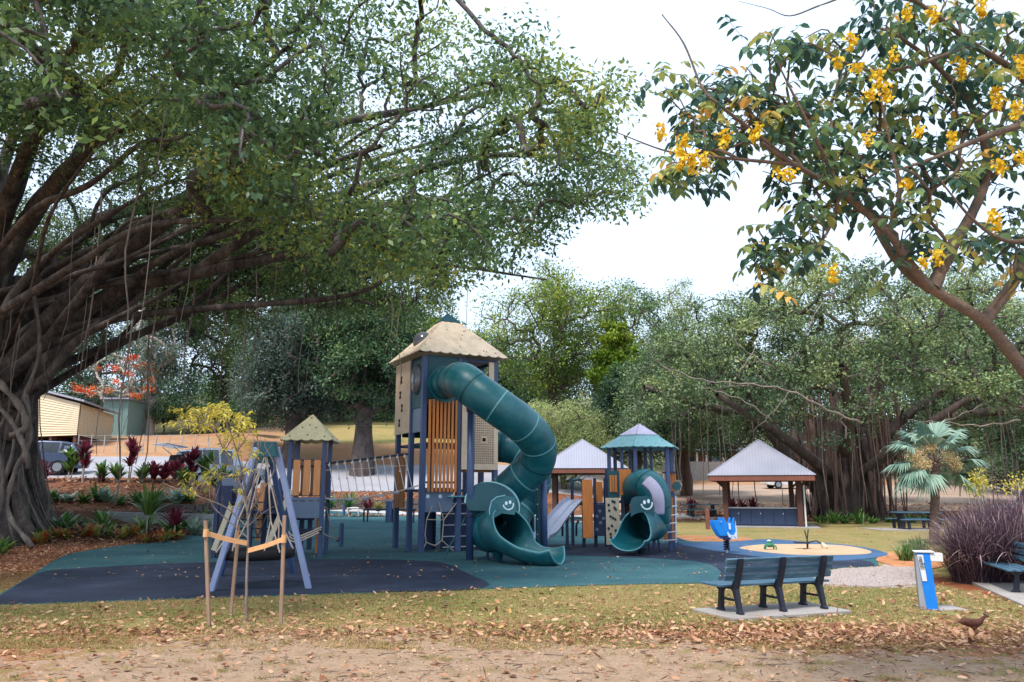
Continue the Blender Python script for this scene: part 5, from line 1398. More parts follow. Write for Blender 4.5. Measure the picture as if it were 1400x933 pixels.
tie(A(388, 737, s_c[0].y - .02), A(339, 753, stem.y - .03), 'tan webbing tie from the right stake to the sapling')
# ------------------------------------------------------------------ foliage materials
leafmat('fig_leaf', [(0, (44, 64, 46)), (.35, (72, 98, 62)), (.6, (104, 126, 72)), (.82, (146, 156, 78)), (1, (184, 174, 90))], .4, .42)
leafmat('banyan_leaf', [(0, (50, 68, 52)), (.4, (84, 104, 72)), (.7, (120, 136, 88)), (1, (166, 168, 108))], .25, .5)
leafmat('dark_leaf', [(0, (34, 54, 44)), (.4, (58, 84, 60)), (.75, (90, 116, 72)), (1, (134, 150, 90))], .25, .5)
leafmat('mid_leaf', [(0, (50, 76, 38)), (.4, (92, 120, 52)), (.7, (140, 158, 64)), (1, (190, 190, 80))], .3, .5)
leafmat('bright_leaf', [(0, (62, 92, 30)), (.4, (110, 140, 42)), (.7, (160, 170, 52)), (1, (204, 196, 66))], .35, .5)
leafmat('olive_leaf', [(0, (74, 92, 56)), (.4, (112, 128, 80)), (.7, (144, 154, 98)), (1, (186, 186, 130))], .3, .6)
leafmat('grey_leaf', [(0, (62, 82, 74)), (.4, (98, 118, 104)), (.7, (134, 150, 128)), (1, (176, 184, 150))], .3, .6)
leafmat('cassia_leaf', [(0, (40, 64, 62)), (.4, (66, 98, 82)), (.7, (110, 132, 80)), (.88, (166, 158, 84)), (1, (206, 154, 84))], .42, .36)
leafmat('flower_yellow', [(0, (196, 150, 12)), (.5, (236, 196, 30)), (1, (248, 226, 90))], .35, .6)
leafmat('flower_orange', [(0, (206, 70, 20)), (.5, (240, 110, 40)), (1, (250, 150, 80))], .3, .6)
leafmat('yellow_leaf', [(0, (136, 140, 60)), (.4, (188, 178, 76)), (.7, (222, 204, 88)), (1, (236, 222, 128))], .4, .5)
leafmat('palm_leaf', [(0, (70, 104, 92)), (.5, (126, 156, 140)), (.8, (168, 188, 164)), (1, (200, 204, 160))], .2, .45)
leafmat('palm_bloom', [(0, (180, 150, 104)), (.5, (212, 184, 134)), (1, (232, 214, 170))], .3, .8)
leafmat('purple_blade', [(0, (46, 34, 48)), (.4, (84, 62, 76)), (.7, (130, 104, 110)), (1, (186, 160, 154))], .25, .6)
leafmat('cordyline_leaf', [(0, (64, 22, 42)), (.5, (112, 44, 64)), (1, (170, 84, 88))], .3, .4)
leafmat('strap_leaf', [(0, (40, 84, 44)), (.5, (82, 128, 62)), (1, (160, 176, 96))], .3, .4)
leafmat('bromeliad_leaf', [(0, (70, 110, 60)), (.4, (150, 160, 80)), (.7, (180, 90, 60)), (1, (190, 60, 60))], .3, .4)
leafmat('silver_leaf', [(0, (90, 130, 110)), (.5, (150, 180, 160)), (1, (200, 212, 196))], .3, .4)
leafmat('lawn_blade', [(0, (84, 100, 46)), (.35, (116, 124, 60)), (.65, (158, 140, 88)), (1, (190, 162, 118))], .3, .7)
leafmat('litter_leaf', [(0, (82, 56, 44)), (.3, (142, 96, 72)), (.6, (184, 138, 104)), (.85, (208, 172, 140)), (1, (204, 158, 78))], .2, .7)
barkmat('fig_bark', [(.35, (32, 29, 32)), (.6, (62, 56, 58)), (.8, (104, 96, 92)), (.98, (156, 148, 140))], 2.6, (1, 1, .3), 1.0)
barkmat('root_bark', [(.3, (66, 58, 55)), (.6, (106, 94, 88)), (.9, (152, 140, 132))], 3, (1, 1, .2), .5)
barkmat('vine_bark', [(.3, (48, 43, 44)), (.6, (82, 74, 71)), (.9, (150, 138, 128))], 3, (1, 1, .2), .7)
barkmat('dark_bark', [(.3, (36, 30, 34)), (.6, (68, 58, 58)), (.9, (110, 98, 92))], 2, (1, 1, .4), .6)
barkmat('pale_bark', [(.3, (130, 118, 108)), (.6, (176, 164, 152)), (.9, (208, 200, 190))], 3, (1, 1, .4), .4)
barkmat('red_root', [(.3, (52, 38, 38)), (.6, (88, 64, 60)), (.9, (134, 108, 98))], 3, (1, 1, .15), .4)
barkmat('cassia_bark', [(.38, (54, 44, 40)), (.5, (104, 82, 70)), (.62, (154, 126, 108)), (.8, (118, 104, 92)), (.95, (168, 160, 146))], 12, (1, 1, 1), 1.0)
barkmat('palm_bark', [(.3, (50, 38, 38)), (.6, (92, 72, 66)), (.9, (132, 112, 100))], 6, (1, 1, 2.5), .8)

def mk(name, me, mat, parent=None, world=True, smooth=False):
    """link a numpy mesh; vertices were computed in world space"""
    if parent is not None:
        n = len(me.vertices); a = np.empty(n * 3, np.float32); me.vertices.foreach_get('co', a); a = a.reshape(-1, 3)
        M = np.array(WM[parent.name].inverted()); a = a @ M[:3, :3].T + M[:3, 3]; me.vertices.foreach_set('co', a.astype(np.float32).ravel())
    return link_mesh(name, me, mat, parent, smooth)

# ------------------------------------------------------------------ THE GREAT FIG (left)
def fig():
    rng = np.random.default_rng(21); rnd = random.Random(21)
    base = Vector((-19.65, 26.5, 0))
    t = thing('banyan_fig', 'huge spreading fig tree at the left edge with a thick root-wrapped trunk and hanging roots', 'tree', tuple(base))
    # trunk: fused aerial roots rising into the limbs
    m = MB()
    for k in range(150):
        a = 2 * math.pi * k / 150 + rnd.uniform(-.1, .1); r0 = rnd.uniform(2.1, 3.0); r1 = rnd.uniform(1.2, 2.3); tw_ = rnd.uniform(-.35, .35)
        pts = []
        h_ = rnd.uniform(5.5, 10)
        for i in range(12):
            f = i / 11; r = r0 * (1 + .5 * (1 - f) ** 6) * (1 - f) + r1 * f; aa = a + tw_ * f + .09 * math.sin(f * 9 + k)
            pts.append((base.x + r * math.cos(aa), base.y + r * .85 * math.sin(aa), -.2 + h_ * f))
        w = rnd.choice([.05, .07, .1, .14, .2, .3]); m.tube(pts, [w * (1.3 - .4 * i / 11) * (1 + .12 * math.sin(i * 2.1 + k)) for i in range(12)], 7)
    m.tube([(base.x, base.y, -.2), (base.x, base.y, 5), (base.x + .3, base.y, 9)], [2.35, 1.9, 1.5], 20)
    for k in range(16):   # surface roots
        a = rnd.uniform(-2.8, .9); L = rnd.uniform(1.2, 2.6); p = base + Vector((2.7 * math.cos(a), 2.3 * math.sin(a), .5)); d = Vector((math.cos(a), math.sin(a), 0))
        m.tube([p, p + d * L * .35 + Vector((0, 0, -.28)), p + d * L * .8 + Vector((rnd.uniform(-.2, .2), 0, -.45)), p + d * L * 1.2 + Vector((0, rnd.uniform(-.3, .3), -.56))], [.2, .13, .07, .03], 7)
    # knotted burl on the right side, pale roots climbing down
    mr = MB()
    def P(x, y, Y): return A(x, y, Y)
    for (pts, w) in (([(70, 400, 23.9), (78, 480, 23.7), (52, 560, 23.5), (40, 630, 23.3), (20, 690, 23.3), (30, 745, 23.2)], .10), ([(60, 540, 23.5), (66, 600, 23.4), (44, 650, 23.3), (36, 700, 23.3), (70, 748, 23.0)], .12),
                     ([(0, 470, 23.8), (16, 560, 23.4), (22, 620, 23.3), (8, 700, 23.3), (2, 750, 23)], .12), ([(40, 560, 23.5), (20, 600, 23.3), (30, 660, 23.2), (14, 740, 23)], .11),
                     ([(20, 520, 23.5), (52, 556, 23.3), (60, 584, 23.2), (40, 596, 23.2)], .17), ([(10, 545, 23.5), (40, 575, 23.2), (58, 612, 23.1), (64, 640, 23.3)], .12), ([(-20, 420, 24), (-8, 560, 23.6), (-10, 740, 23.2)], .25)):
        pp = catmull([P(*q) for q in pts], 5); w *= .75; w *= .8; mr.tube([q - Vector((.55, 0, 0)) for q in pp], [w * (1 + .25 * math.sin(i * 1.7)) for i in range(len(pp))], 8)
    for k in range(36):
        a = rnd.uniform(-2.9, .5); r = 2.75; h0 = rnd.uniform(2.5, 9); j = 10; dr = rnd.uniform(-.2, .2); w = rnd.choice([.014, .02, .028, .04])
        mr.tube([(base.x + (r * (1.18 - .12 * math.sin(k)) * (1 + .35 * (1 - i / j) ** 6) - 1.0 * (i / j) * (h0 / 9)) * math.cos(a + dr * i / j + .04 * math.sin(i * 1.7 + k)), base.y + (r * 1.02 * (1 + .3 * (1 - i / j) ** 6) - .7 * (i / j)) * math.sin(a + dr * i / j), h0 * i / j - .05) for i in range(j + 1)], [w * (1.2 - .4 * i / j) for i in range(j + 1)], 5)
    for (x, y, Y, r) in ((34, 575, 23.8, .34),):
        c = P(x, y, Y); m.ell(c, (r, r * .8, r * .75), nu=12, nv=8)
    m.build('trunk', 'fig_bark', t, world=True, smooth=True); mr.build('climbing_roots', 'vine_bark', t, world=True, smooth=True)
    # explicit limbs (picture column, row, distance, radius)
    L = [([(10, 600, 26), (60, 500, 26), (110, 430, 25.5), (180, 392, 25), (262, 376, 24), (380, 352, 23), (500, 340, 21), (590, 330, 19.5)], .55),
         ([(0, 520, 26), (70, 440, 25.5), (150, 360, 24), (230, 300, 22.5), (300, 262, 21), (400, 240, 19), (520, 200, 17)], .62),
         ([(0, 460, 26.5), (60, 380, 26.5), (140, 300, 27), (250, 280, 28), (380, 285, 28.5), (520, 280, 28.5), (680, 270, 28)], .55),
         ([(-20, 400, 26), (40, 300, 25.5), (90, 235, 24), (150, 180, 22), (230, 160, 20), (330, 110, 17), (400, 60, 14)], .5),
         ([(-30, 380, 26), (20, 260, 25), (60, 150, 23), (110, 60, 21), (180, 20, 18)], .5),
         ([(0, 480, 26), (70, 400, 27), (150, 345, 29), (260, 330, 31), (400, 320, 32), (560, 330, 31)], .45),
         ([(0, 560, 25.5), (60, 520, 25), (100, 470, 24.5), (150, 440, 24), (210, 410, 23.5), (250, 385, 23)], .3),
         ([(-30, 420, 26), (-10, 300, 26), (20, 180, 27), (80, 90, 28), (180, 40, 28)], .45),
         ([(0, 300, 25), (40, 200, 23), (110, 130, 20), (160, 100, 17), (170, 30, 14)], .35),
         ([(230, 300, 22.5), (330, 230, 22), (440, 175, 22), (560, 150, 22), (700, 120, 21), (800, 110, 20)], .3),
         ([(262, 376, 24), (380, 300, 23), (520, 250, 22), (650, 215, 21), (760, 215, 20.5), (840, 230, 20)], .28),
         ([(-30, 440, 26), (-140, 340, 25), (-300, 260, 23)], .5), ([(-30, 440, 27), (-180, 380, 30), (-320, 330, 33)], .45),
         ([(-20, 300, 25), (-60, 120, 22), (-100, -40, 18)], .45)]
    sk = Skeleton(); R0 = []
    for pts, w in L:
        pp = catmull([A(*q[:3]) for q in pts], 4); sk.path(pp, -1); R0 += [.72 * w * (1 - .88 * i / (len(pp) - 1)) * (1 + .08 * math.sin(i * 1.9)) for i in range(len(pp))]
    for k in range(26):
        a0 = Vector((base.x + rnd.uniform(.2, 2.2), base.y + rnd.uniform(-1.5, 1.5), rnd.uniform(4.0, 9.0))); b0 = A(rnd.uniform(180, 760), rnd.uniform(40, 365), rnd.uniform(14, 32)); D_ = b0 - a0; sg_ = Vector((rnd.uniform(-.06, .06), rnd.uniform(-.1, .1), rnd.uniform(-.02, .10))) * D_.length
        wv_ = [Vector((rnd.gauss(0, .2), rnd.gauss(0, .3), rnd.gauss(0, .22))) for _ in range(7)]
        pp = catmull([a0 + D_ * (q / 6) + sg_ * math.sin(math.pi * q / 6) + wv_[q] * (.0 if q == 0 else 1) for q in range(7)], 4); w = rnd.uniform(.08, .2); sk.path(pp, -1); R0 += [w * (1 - .85 * i / (len(pp) - 1)) * (1 + .08 * math.sin(i * 2.3)) for i in range(len(pp))]
    nfix = len(sk.P)
    # crown clumps: a wide umbrella, thick at the rim and hollow under the middle
    C = []; cx, cy, ax_, ay_ = -13.5, 21.5, 17.6, 15.0
    while len(C) < 2850:
        a = rng.random() * 2 * math.pi; s = math.sqrt(rng.random()) ; x = cx + ax_ * s * math.cos(a); y = cy + ay_ * s * math.sin(a)
        ang = math.atan2(y - cy, x - cx); edge = 1 + .07 * math.sin(5 * ang + 1) + .05 * math.sin(11 * ang)
        s2 = s / edge
        if s2 > 1: continue
        lowfar = 5.6 + 1.1 * math.sin(x * .55) + .7 * math.sin(y * .8 + x * .3)
        zb = lowfar - 1.0 * float(sm(-11, -6, x)) * float(1 - sm(-1, 2.5, x)) + 5.0 * max(0, 1 - s2) ** .8 + (1.6 if y < 16 else 0) + 1.1 * float(sm(-2, 3.2, x)) + 2.2 * float(sm(-8, -13, x)) * (y > 17)
        zt = 6.5 + 11.5 * math.sqrt(max(0, 1 - s2 ** 2.2))
        if zt < zb: zt = zb + 1
        f = rng.random(); f = f ** .75 if rng.random() < .6 else rng.random() * .25
        z = zb + (zt - zb) * f
        nse = math.sin(x * .9 + 1.3) * math.sin(y * .8) + math.sin(z * 1.3 + x * .7) * .8 + math.sin(y * 1.7 + z) * .5
        if nse < -.42 and rng.random() < .88: continue
        q_ = px((x, y, z))
        if q_[1] > (130 if (y > 25.5 and q_[0] < 330) else 0) + np.interp(q_[0], [-400, 0, 120, 250, 350, 600, 640, 700, 760, 830, 900], [300, 235, 255, 330, 392, 388, 372, 385, 320, 290, 275]) - 6 + rng.normal() * 8: continue
        C.append((x, y, z))
    for _ in range(420):
        q = A(rng.uniform(215, 610), rng.uniform(330, 452) - rng.random() ** 2 * 60, rng.uniform(27, 35)); C.append((q.x, q.y, q.z))
    C = np.array(C)
    # keep the sky gaps of the upper right: thin the crown towards its far rim
    sk.grow(C, (base.x, base.y, 9), rng, 4, .14, .15)
    r = sk.radii(.012, .44); r[:nfix] = np.maximum(np.array(R0), 0)
    for i in range(nfix, len(r)): r[i] = min(r[i], .20)
    m = MB(); sk.tubes(m, r, 0, lambda q: 4 if q < .035 else (6 if q < .15 else 10)); m.build('limbs', 'fig_bark', t, world=True, smooth=True)
    nse = .5 + .28 * np.sin(C[:, 0] * .7 + C[:, 2]) * np.cos(C[:, 1] * .6) + rng.normal(size=len(C)) * .1
    nse = np.clip(nse * .95 - .04, .03, .9)
    me = crown_mesh('crown', C, .78, 104, .14, .072, rng, nse, .62, .35, .2, .2)
    mk('crown', me, 'fig_leaf', t)
    # hanging aerial roots
    vis = [i for i in range(nfix) if -330 < px(sk.P[i])[0] - 0 < 640]
    n = 0
    spots = [(78, 180), (90, 480), (120, 520), (148, 560), (160, 500), (172, 250), (176, 590), (205, 640), (214, 600), (228, 540), (250, 560), (262, 500), (276, 480), (290, 450), (312, 560), (318, 520), (330, 430), (352, 470), (366, 540), (380, 500), (395, 470), (420, 520), (436, 480), (455, 450), (480, 430), (500, 460), (530, 440)]
    while n < 64:
        if n < len(spots):
            x = spots[n][0] + rnd.uniform(-3, 3); yb = spots[n][1] + rnd.uniform(-20, 60)
            cand = [i for i in range(nfix) if abs(px(sk.P[i])[0] - x) < 22 and px(sk.P[i])[1] < yb - 60]
            if not cand: n += 1; continue
            i = rnd.choice(cand)
        else:
            i = rnd.choice(vis); x, y_ = px(sk.P[i]); yb = y_ + rnd.uniform(60, 330)
        p = Vector(sk.P[i]); zb = A(x, min(yb, 690), p.y).z; zb = max(zb, H(p.x, p.y) + .3)
        if p.z - zb < .8: n += 1; continue
        k = 7; pts = [(p.x + .10 * math.sin(n + j * 1.3) * (j / k), p.y + .1 * math.cos(n * 2 + j), p.z - (p.z - zb) * j / k) for j in range(k + 1)]
        w = rnd.choice([.012, .016, .02, .034]); mb = MB(); mb.tube(pts, [w * (1 - .5 * j / k) for j in range(k + 1)], 5)
        mb.build('aerial_root', 'root_bark', t, world=True, smooth=True); n += 1
fig()

# ------------------------------------------------------------------ generic tree
def tree(name, label, x, Y, top, bot, hw, leaf, bark='dark_bark', ncl=240, per=70, Ls=.2, Ws=.1, tr=.35, seed=1, group=None, fork=.35, cr=None, tint=.42, gaps=.35, lean=0, depth=None, limb_exp=.43, cat='tree', off=(0, 0), tip=.022):
    rng = np.random.default_rng(seed); base = ON(x, Y)
    t = thing(name, label, cat, tuple(base), 0, group)
    zt = A(x, top, Y).z; zb = A(x, bot, Y).z; rx = hw / F * Y * 1.0; ry = depth or rx * .9; rz = (zt - zb) / 2; c = np.array([base.x + off[0], base.y + off[1], (zt + zb) / 2])
    cr = cr or max(.5, rx * .2)
    C = []; lob = rng.random(6) * 6.28
    while len(C) < ncl:
        q = unit(rng.normal(size=3)); s = rng.random() ** .38
        a = math.atan2(q[1], q[0]); e = 1 + .10 * math.sin(3 * a + lob[0]) + .09 * math.sin(5 * a + q[2] * 4 + lob[1]) + .08 * math.sin(q[2] * 7 + lob[2])
        p = q * s * np.array([rx, ry, rz]) * e * .93
        if q[2] < -.3: p[2] *= .9
        k = math.sin(p[0] / rx * 5 + lob[3]) + math.sin(p[1] / ry * 5 + lob[4]) + math.sin(p[2] / rz * 5 + lob[5])
        if k < -1 + gaps * 2 and rng.random() < gaps * 1.6: continue
        C.append(c + p)
    C = np.array(C)
    sk = Skeleton(); zf = base.z + (zb - base.z) * .75 + (zt - zb) * .08; zf = max(zf, base.z + .6)
    top_ = Vector((c[0] * .6 + base.x * .4, c[1], zb + (zt - zb) * fork))
    trunk = catmull([Vector((base.x, base.y, base.z - .2)), Vector((base.x + lean * .3 + rng.normal() * .1, base.y, (base.z + zf) / 2)), Vector((base.x + lean * .7, base.y, zf)), top_], 4)
    sk.path(trunk, -1); nt_ = len(sk.P); sk.grow(C, (base.x, base.y, zf), rng, 3, .12, .3)
    r = sk.radii(tip, limb_exp); 
    for i in range(nt_): r[i] = max(min(r[i], tr), tr * (1.25 - .75 * i / nt_) if i < 9 else r[i])
    for i in range(nt_, len(r)): r[i] = min(r[i], tr * .6)
    m = MB(); sk.tubes(m, r, 0, lambda q: 4 if q < .06 else 8)
    m.build('trunk', bark, t, world=True, smooth=True)
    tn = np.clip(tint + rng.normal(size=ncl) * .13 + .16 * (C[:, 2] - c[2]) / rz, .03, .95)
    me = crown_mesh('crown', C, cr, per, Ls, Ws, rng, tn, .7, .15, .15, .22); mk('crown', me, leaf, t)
    return t, C, sk
BG = 'trees beyond the playground'
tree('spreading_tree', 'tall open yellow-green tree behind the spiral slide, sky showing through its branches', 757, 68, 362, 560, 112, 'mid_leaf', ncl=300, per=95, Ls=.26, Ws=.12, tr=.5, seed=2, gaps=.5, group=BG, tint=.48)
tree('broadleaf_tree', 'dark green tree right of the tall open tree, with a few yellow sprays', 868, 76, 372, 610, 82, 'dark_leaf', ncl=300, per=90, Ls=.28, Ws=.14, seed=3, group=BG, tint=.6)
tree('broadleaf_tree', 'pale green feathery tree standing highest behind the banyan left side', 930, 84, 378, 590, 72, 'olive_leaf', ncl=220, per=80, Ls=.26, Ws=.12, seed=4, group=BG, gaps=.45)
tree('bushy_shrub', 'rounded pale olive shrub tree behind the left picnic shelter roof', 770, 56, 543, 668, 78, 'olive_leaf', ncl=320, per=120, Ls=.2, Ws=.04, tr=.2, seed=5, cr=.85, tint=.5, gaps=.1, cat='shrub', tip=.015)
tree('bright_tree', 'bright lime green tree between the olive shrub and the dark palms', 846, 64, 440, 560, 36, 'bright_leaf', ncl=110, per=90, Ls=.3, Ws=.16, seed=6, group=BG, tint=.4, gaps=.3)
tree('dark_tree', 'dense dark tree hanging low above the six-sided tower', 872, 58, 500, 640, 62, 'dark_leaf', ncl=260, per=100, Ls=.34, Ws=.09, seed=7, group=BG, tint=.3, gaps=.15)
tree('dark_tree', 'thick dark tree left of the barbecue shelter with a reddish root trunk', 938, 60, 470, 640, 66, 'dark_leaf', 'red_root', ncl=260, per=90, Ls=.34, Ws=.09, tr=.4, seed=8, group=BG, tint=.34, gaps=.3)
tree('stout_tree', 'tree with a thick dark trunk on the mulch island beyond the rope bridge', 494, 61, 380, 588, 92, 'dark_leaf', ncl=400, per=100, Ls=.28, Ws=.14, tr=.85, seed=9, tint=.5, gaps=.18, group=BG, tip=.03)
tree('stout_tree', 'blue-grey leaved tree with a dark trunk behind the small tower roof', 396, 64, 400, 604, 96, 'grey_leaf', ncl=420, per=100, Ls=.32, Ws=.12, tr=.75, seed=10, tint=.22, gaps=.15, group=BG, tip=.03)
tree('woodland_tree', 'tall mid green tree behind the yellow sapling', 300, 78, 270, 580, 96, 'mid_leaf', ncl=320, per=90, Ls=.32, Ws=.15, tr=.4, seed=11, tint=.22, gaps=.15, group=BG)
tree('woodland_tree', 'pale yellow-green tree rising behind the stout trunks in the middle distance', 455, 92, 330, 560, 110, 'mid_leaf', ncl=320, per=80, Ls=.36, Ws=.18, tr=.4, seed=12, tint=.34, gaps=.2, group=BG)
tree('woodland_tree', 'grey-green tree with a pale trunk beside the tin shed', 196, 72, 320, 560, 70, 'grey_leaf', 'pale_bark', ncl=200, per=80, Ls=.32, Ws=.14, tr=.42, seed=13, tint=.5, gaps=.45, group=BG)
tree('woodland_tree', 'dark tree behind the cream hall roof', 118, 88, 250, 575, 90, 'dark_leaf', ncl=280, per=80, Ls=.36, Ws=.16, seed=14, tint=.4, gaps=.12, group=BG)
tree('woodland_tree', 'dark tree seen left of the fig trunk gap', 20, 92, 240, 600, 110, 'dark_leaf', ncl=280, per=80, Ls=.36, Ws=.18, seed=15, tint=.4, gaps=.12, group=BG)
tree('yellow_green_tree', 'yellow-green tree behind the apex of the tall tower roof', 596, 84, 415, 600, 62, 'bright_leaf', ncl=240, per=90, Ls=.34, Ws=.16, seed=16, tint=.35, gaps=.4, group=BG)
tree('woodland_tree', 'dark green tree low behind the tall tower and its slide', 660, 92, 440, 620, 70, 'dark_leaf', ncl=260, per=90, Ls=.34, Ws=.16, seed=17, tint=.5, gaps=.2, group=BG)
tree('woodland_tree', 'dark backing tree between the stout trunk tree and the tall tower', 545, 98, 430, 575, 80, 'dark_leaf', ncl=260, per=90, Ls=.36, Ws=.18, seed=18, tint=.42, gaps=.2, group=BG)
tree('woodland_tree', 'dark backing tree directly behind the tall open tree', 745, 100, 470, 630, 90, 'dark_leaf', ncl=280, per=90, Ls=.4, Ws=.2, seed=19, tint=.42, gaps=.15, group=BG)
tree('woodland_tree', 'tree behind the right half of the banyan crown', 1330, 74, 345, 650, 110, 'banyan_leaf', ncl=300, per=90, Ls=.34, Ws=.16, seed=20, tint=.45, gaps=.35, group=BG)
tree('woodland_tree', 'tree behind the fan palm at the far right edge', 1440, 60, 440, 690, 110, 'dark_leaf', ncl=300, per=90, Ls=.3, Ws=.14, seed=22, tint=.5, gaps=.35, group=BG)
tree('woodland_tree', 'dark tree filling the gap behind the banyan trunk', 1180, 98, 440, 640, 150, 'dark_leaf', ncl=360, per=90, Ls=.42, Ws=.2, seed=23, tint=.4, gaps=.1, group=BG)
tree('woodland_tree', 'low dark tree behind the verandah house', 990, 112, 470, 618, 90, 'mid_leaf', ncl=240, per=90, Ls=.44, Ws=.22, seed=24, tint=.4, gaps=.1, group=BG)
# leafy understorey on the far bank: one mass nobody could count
rng = np.random.default_rng(31); C = []
for i in range(900):
    u = rng.uniform(-.75, .10); Y = rng.uniform(88, 118); C.append((u * Y, Y, H(u * Y, Y) + rng.uniform(.3, 4.5) * (1 + .4 * math.sin(u * 40))))
for i in range(500):
    u = rng.uniform(.1, .75); Y = rng.uniform(100, 130); C.append((u * Y, Y, H(u * Y, Y) + rng.uniform(.3, 7.0)))
C = np.array(C); me = crown_mesh('undergrowth', C, 1.7, 70, .42, .2, rng, np.clip(.42 + rng.normal(size=len(C)) * .15, 0, 1), .8, .1, .1)
o = mk('undergrowth', me, 'dark_leaf'); o['kind'] = 'stuff'
# hedge shrubs along the slope top on the left
for i, (x, Y, hw_) in enumerate(((215, 72, 22), (260, 73, 24), (305, 74, 22), (345, 72, 14))):
    tree('low_shrub', ('low dark rounded shrub right of the pale trunk', 'wider low dark shrub, second of the row on the slope', 'low dark shrub, third of the row on the slope', 'smallest low shrub nearest the small tower, end of the slope row')[i], x, Y, 552, 578, hw_, 'dark_leaf', ncl=50, per=80, Ls=.22, Ws=.1, tr=.08, seed=40 + i, cr=.6, tint=.5, gaps=0, cat='shrub', group='low shrubs on the slope', tip=.01)
# flame tree with orange flowers
t, C, sk = tree('flame_tree', 'sparse pale-branched tree with orange flower clusters above the sheds', 150, 70, 478, 566, 62, 'grey_leaf', 'pale_bark', ncl=90, per=36, Ls=.2, Ws=.1, tr=.3, seed=50, gaps=.4, tip=.03)
rng = np.random.default_rng(51); sel = C[rng.choice(len(C), 24, replace=False)] - np.array([0, .8, 0])
me = crown_mesh('blossom', sel, .55, 90, .14, .12, rng, rng.random(24), .5, 0, .1); mk('blossom', me, 'flower_orange', t)

# ------------------------------------------------------------------ THE BANYAN (right)
def banyan():
    rng = np.random.default_rng(61); rnd = random.Random(61); Yt = 46
    b = ON(1150, Yt); t = thing('banyan_tree', 'broad dark banyan with a curtain of reddish aerial roots behind the barbecue shelter', 'tree', tuple(b))
    m = MB()
    for k in range(34):
        a = rnd.uniform(0, 6.28); r0 = rnd.uniform(.3, 1.9); h_ = rnd.uniform(3.5, 6.5); tx = rnd.uniform(-.5, .5)
        m.tube([(b.x + r0 * 1.2 * math.cos(a) + tx * f + .06 * math.sin(9 * f + k), b.y + r0 * math.sin(a), b.z - .2 + h_ * f) for f in [i / 7 for i in range(8)]], [rnd.uniform(.09, .3) * (1.3 - .4 * i / 7) for i in range(8)], 7)
    m.tube([(b.x, b.y, b.z - .2), (b.x, b.y, b.z + 3), (b.x + .2, b.y, b.z + 6)], [1.5, 1.2, .9], 14)
    m.build('trunk', 'dark_bark', t, world=True, smooth=True)
    L = [([(1150, 690, 46), (1090, 640, 45.5), (1050, 590, 45), (1000, 565, 44), (930, 545, 43), (880, 530, 42)], .42), ([(1150, 680, 46), (1120, 610, 46), (1080, 540, 46), (1010, 490, 45)], .45), ([(1160, 690, 46), (1180, 600, 46), (1200, 520, 46), (1230, 450, 46)], .5),
         ([(1170, 690, 46), (1230, 610, 45), (1310, 570, 44), (1400, 560, 43), (1480, 550, 42)], .42), ([(1160, 650, 46), (1250, 560, 48), (1360, 500, 50)], .4), ([(1150, 640, 46), (1140, 540, 50), (1120, 470, 53)], .4), ([(1150, 640, 46), (1160, 570, 41), (1150, 500, 38)], .4), ([(1150, 660, 46), (1060, 590, 41), (980, 540, 38)], .35), ([(1160, 660, 46), (1270, 580, 41), (1350, 530, 39)], .35)]
    sk = Skeleton(); R0 = []
    for pts, w in L:
        pp = catmull([A(*q) for q in pts], 4); sk.path(pp, -1); R0 += [w * (1 - .6 * i / (len(pp) - 1)) for i in range(len(pp))]
    nf = len(sk.P); C = []; cx = A(1165, 500, 46).x; ax_, ay_ = 14.2, 11.5
    while len(C) < 1150:
        a = rng.random() * 6.283; s = math.sqrt(rng.random()) * (1 + .06 * math.sin(4 * a) + .05 * math.sin(9 * a + 1)); x, y = cx + ax_ * s * math.cos(a), 46 + ay_ * s * math.sin(a)
        zt = 4.8 + 9.8 * math.sqrt(max(0, 1.05 - min(1.02, s ** 2.4))) + .5 * math.sin(x * .8); zb = 4.9 + 1.6 * max(0, 1 - s) + .7 * math.sin(x * .6 + 2) + .5 * math.sin(y) + (0.9 * float(sm(16.5, 18.5, x)) * float(1 - sm(22, 24, x)))
        if zt < zb + .5: zt = zb + .5
        f = rng.random(); z = zb + (zt - zb) * f
        if f < .75 and rng.random() < .25 and s < .7: continue
        if math.sin(x * 1.1) + math.sin(y * .9 + z) + math.sin(z * 1.5 + x * .5) < -1.5: continue
        C.append((x, y, z))
    C = np.array(C); sk.grow(C, (b.x, b.y, b.z + 5), rng, 3, .12, .2)
    r = sk.radii(.022, .42); r[:nf] = R0; r[nf:] = np.minimum(r[nf:], .16)
    m = MB(); sk.tubes(m, r, 0, lambda q: 4 if q < .06 else 8); m.build('limbs', 'dark_bark', t, world=True, smooth=True)
    tn = np.clip(.44 + rng.normal(size=len(C)) * .14 + .15 * np.sin(C[:, 0] * .9) * np.sin(C[:, 2] * 1.1) + .03 * (C[:, 2] - 8), .02, .9)
    me = crown_mesh('crown', C, .95, 120, .19, .10, rng, tn, .6, .25, .15, .2); mk('crown', me, 'banyan_leaf', t)
    # root curtain: heavy round the trunk, thin strings farther out
    for k in range(96):
        heavy = k < 58
        x = rnd.uniform(1085, 1232) if heavy else rnd.uniform(880, 1395); Yk = rnd.uniform(43.5, 47) if heavy else rnd.uniform(41, 47)
        top = A(x, rnd.uniform(535, 570), Yk); bot = ON(x + rnd.uniform(-4, 4), Yk).z + (0 if heavy and rnd.random() < .6 else rnd.uniform(.3, 2.2))
        j = 6; w = rnd.uniform(.018, .06) if heavy else rnd.uniform(.015, .035)
        mb = MB(); mb.tube([(top.x + .12 * math.sin(k + i * 1.1) * i / j, top.y + .1 * math.cos(k + i), top.z + (bot - top.z) * i / j) for i in range(j + 1)], [w * (1 + .2 * math.sin(i * 2 + k)) for i in range(j + 1)], 5)
        mb.build('aerial_root', 'red_root' if heavy else 'root_bark', t, world=True, smooth=True)
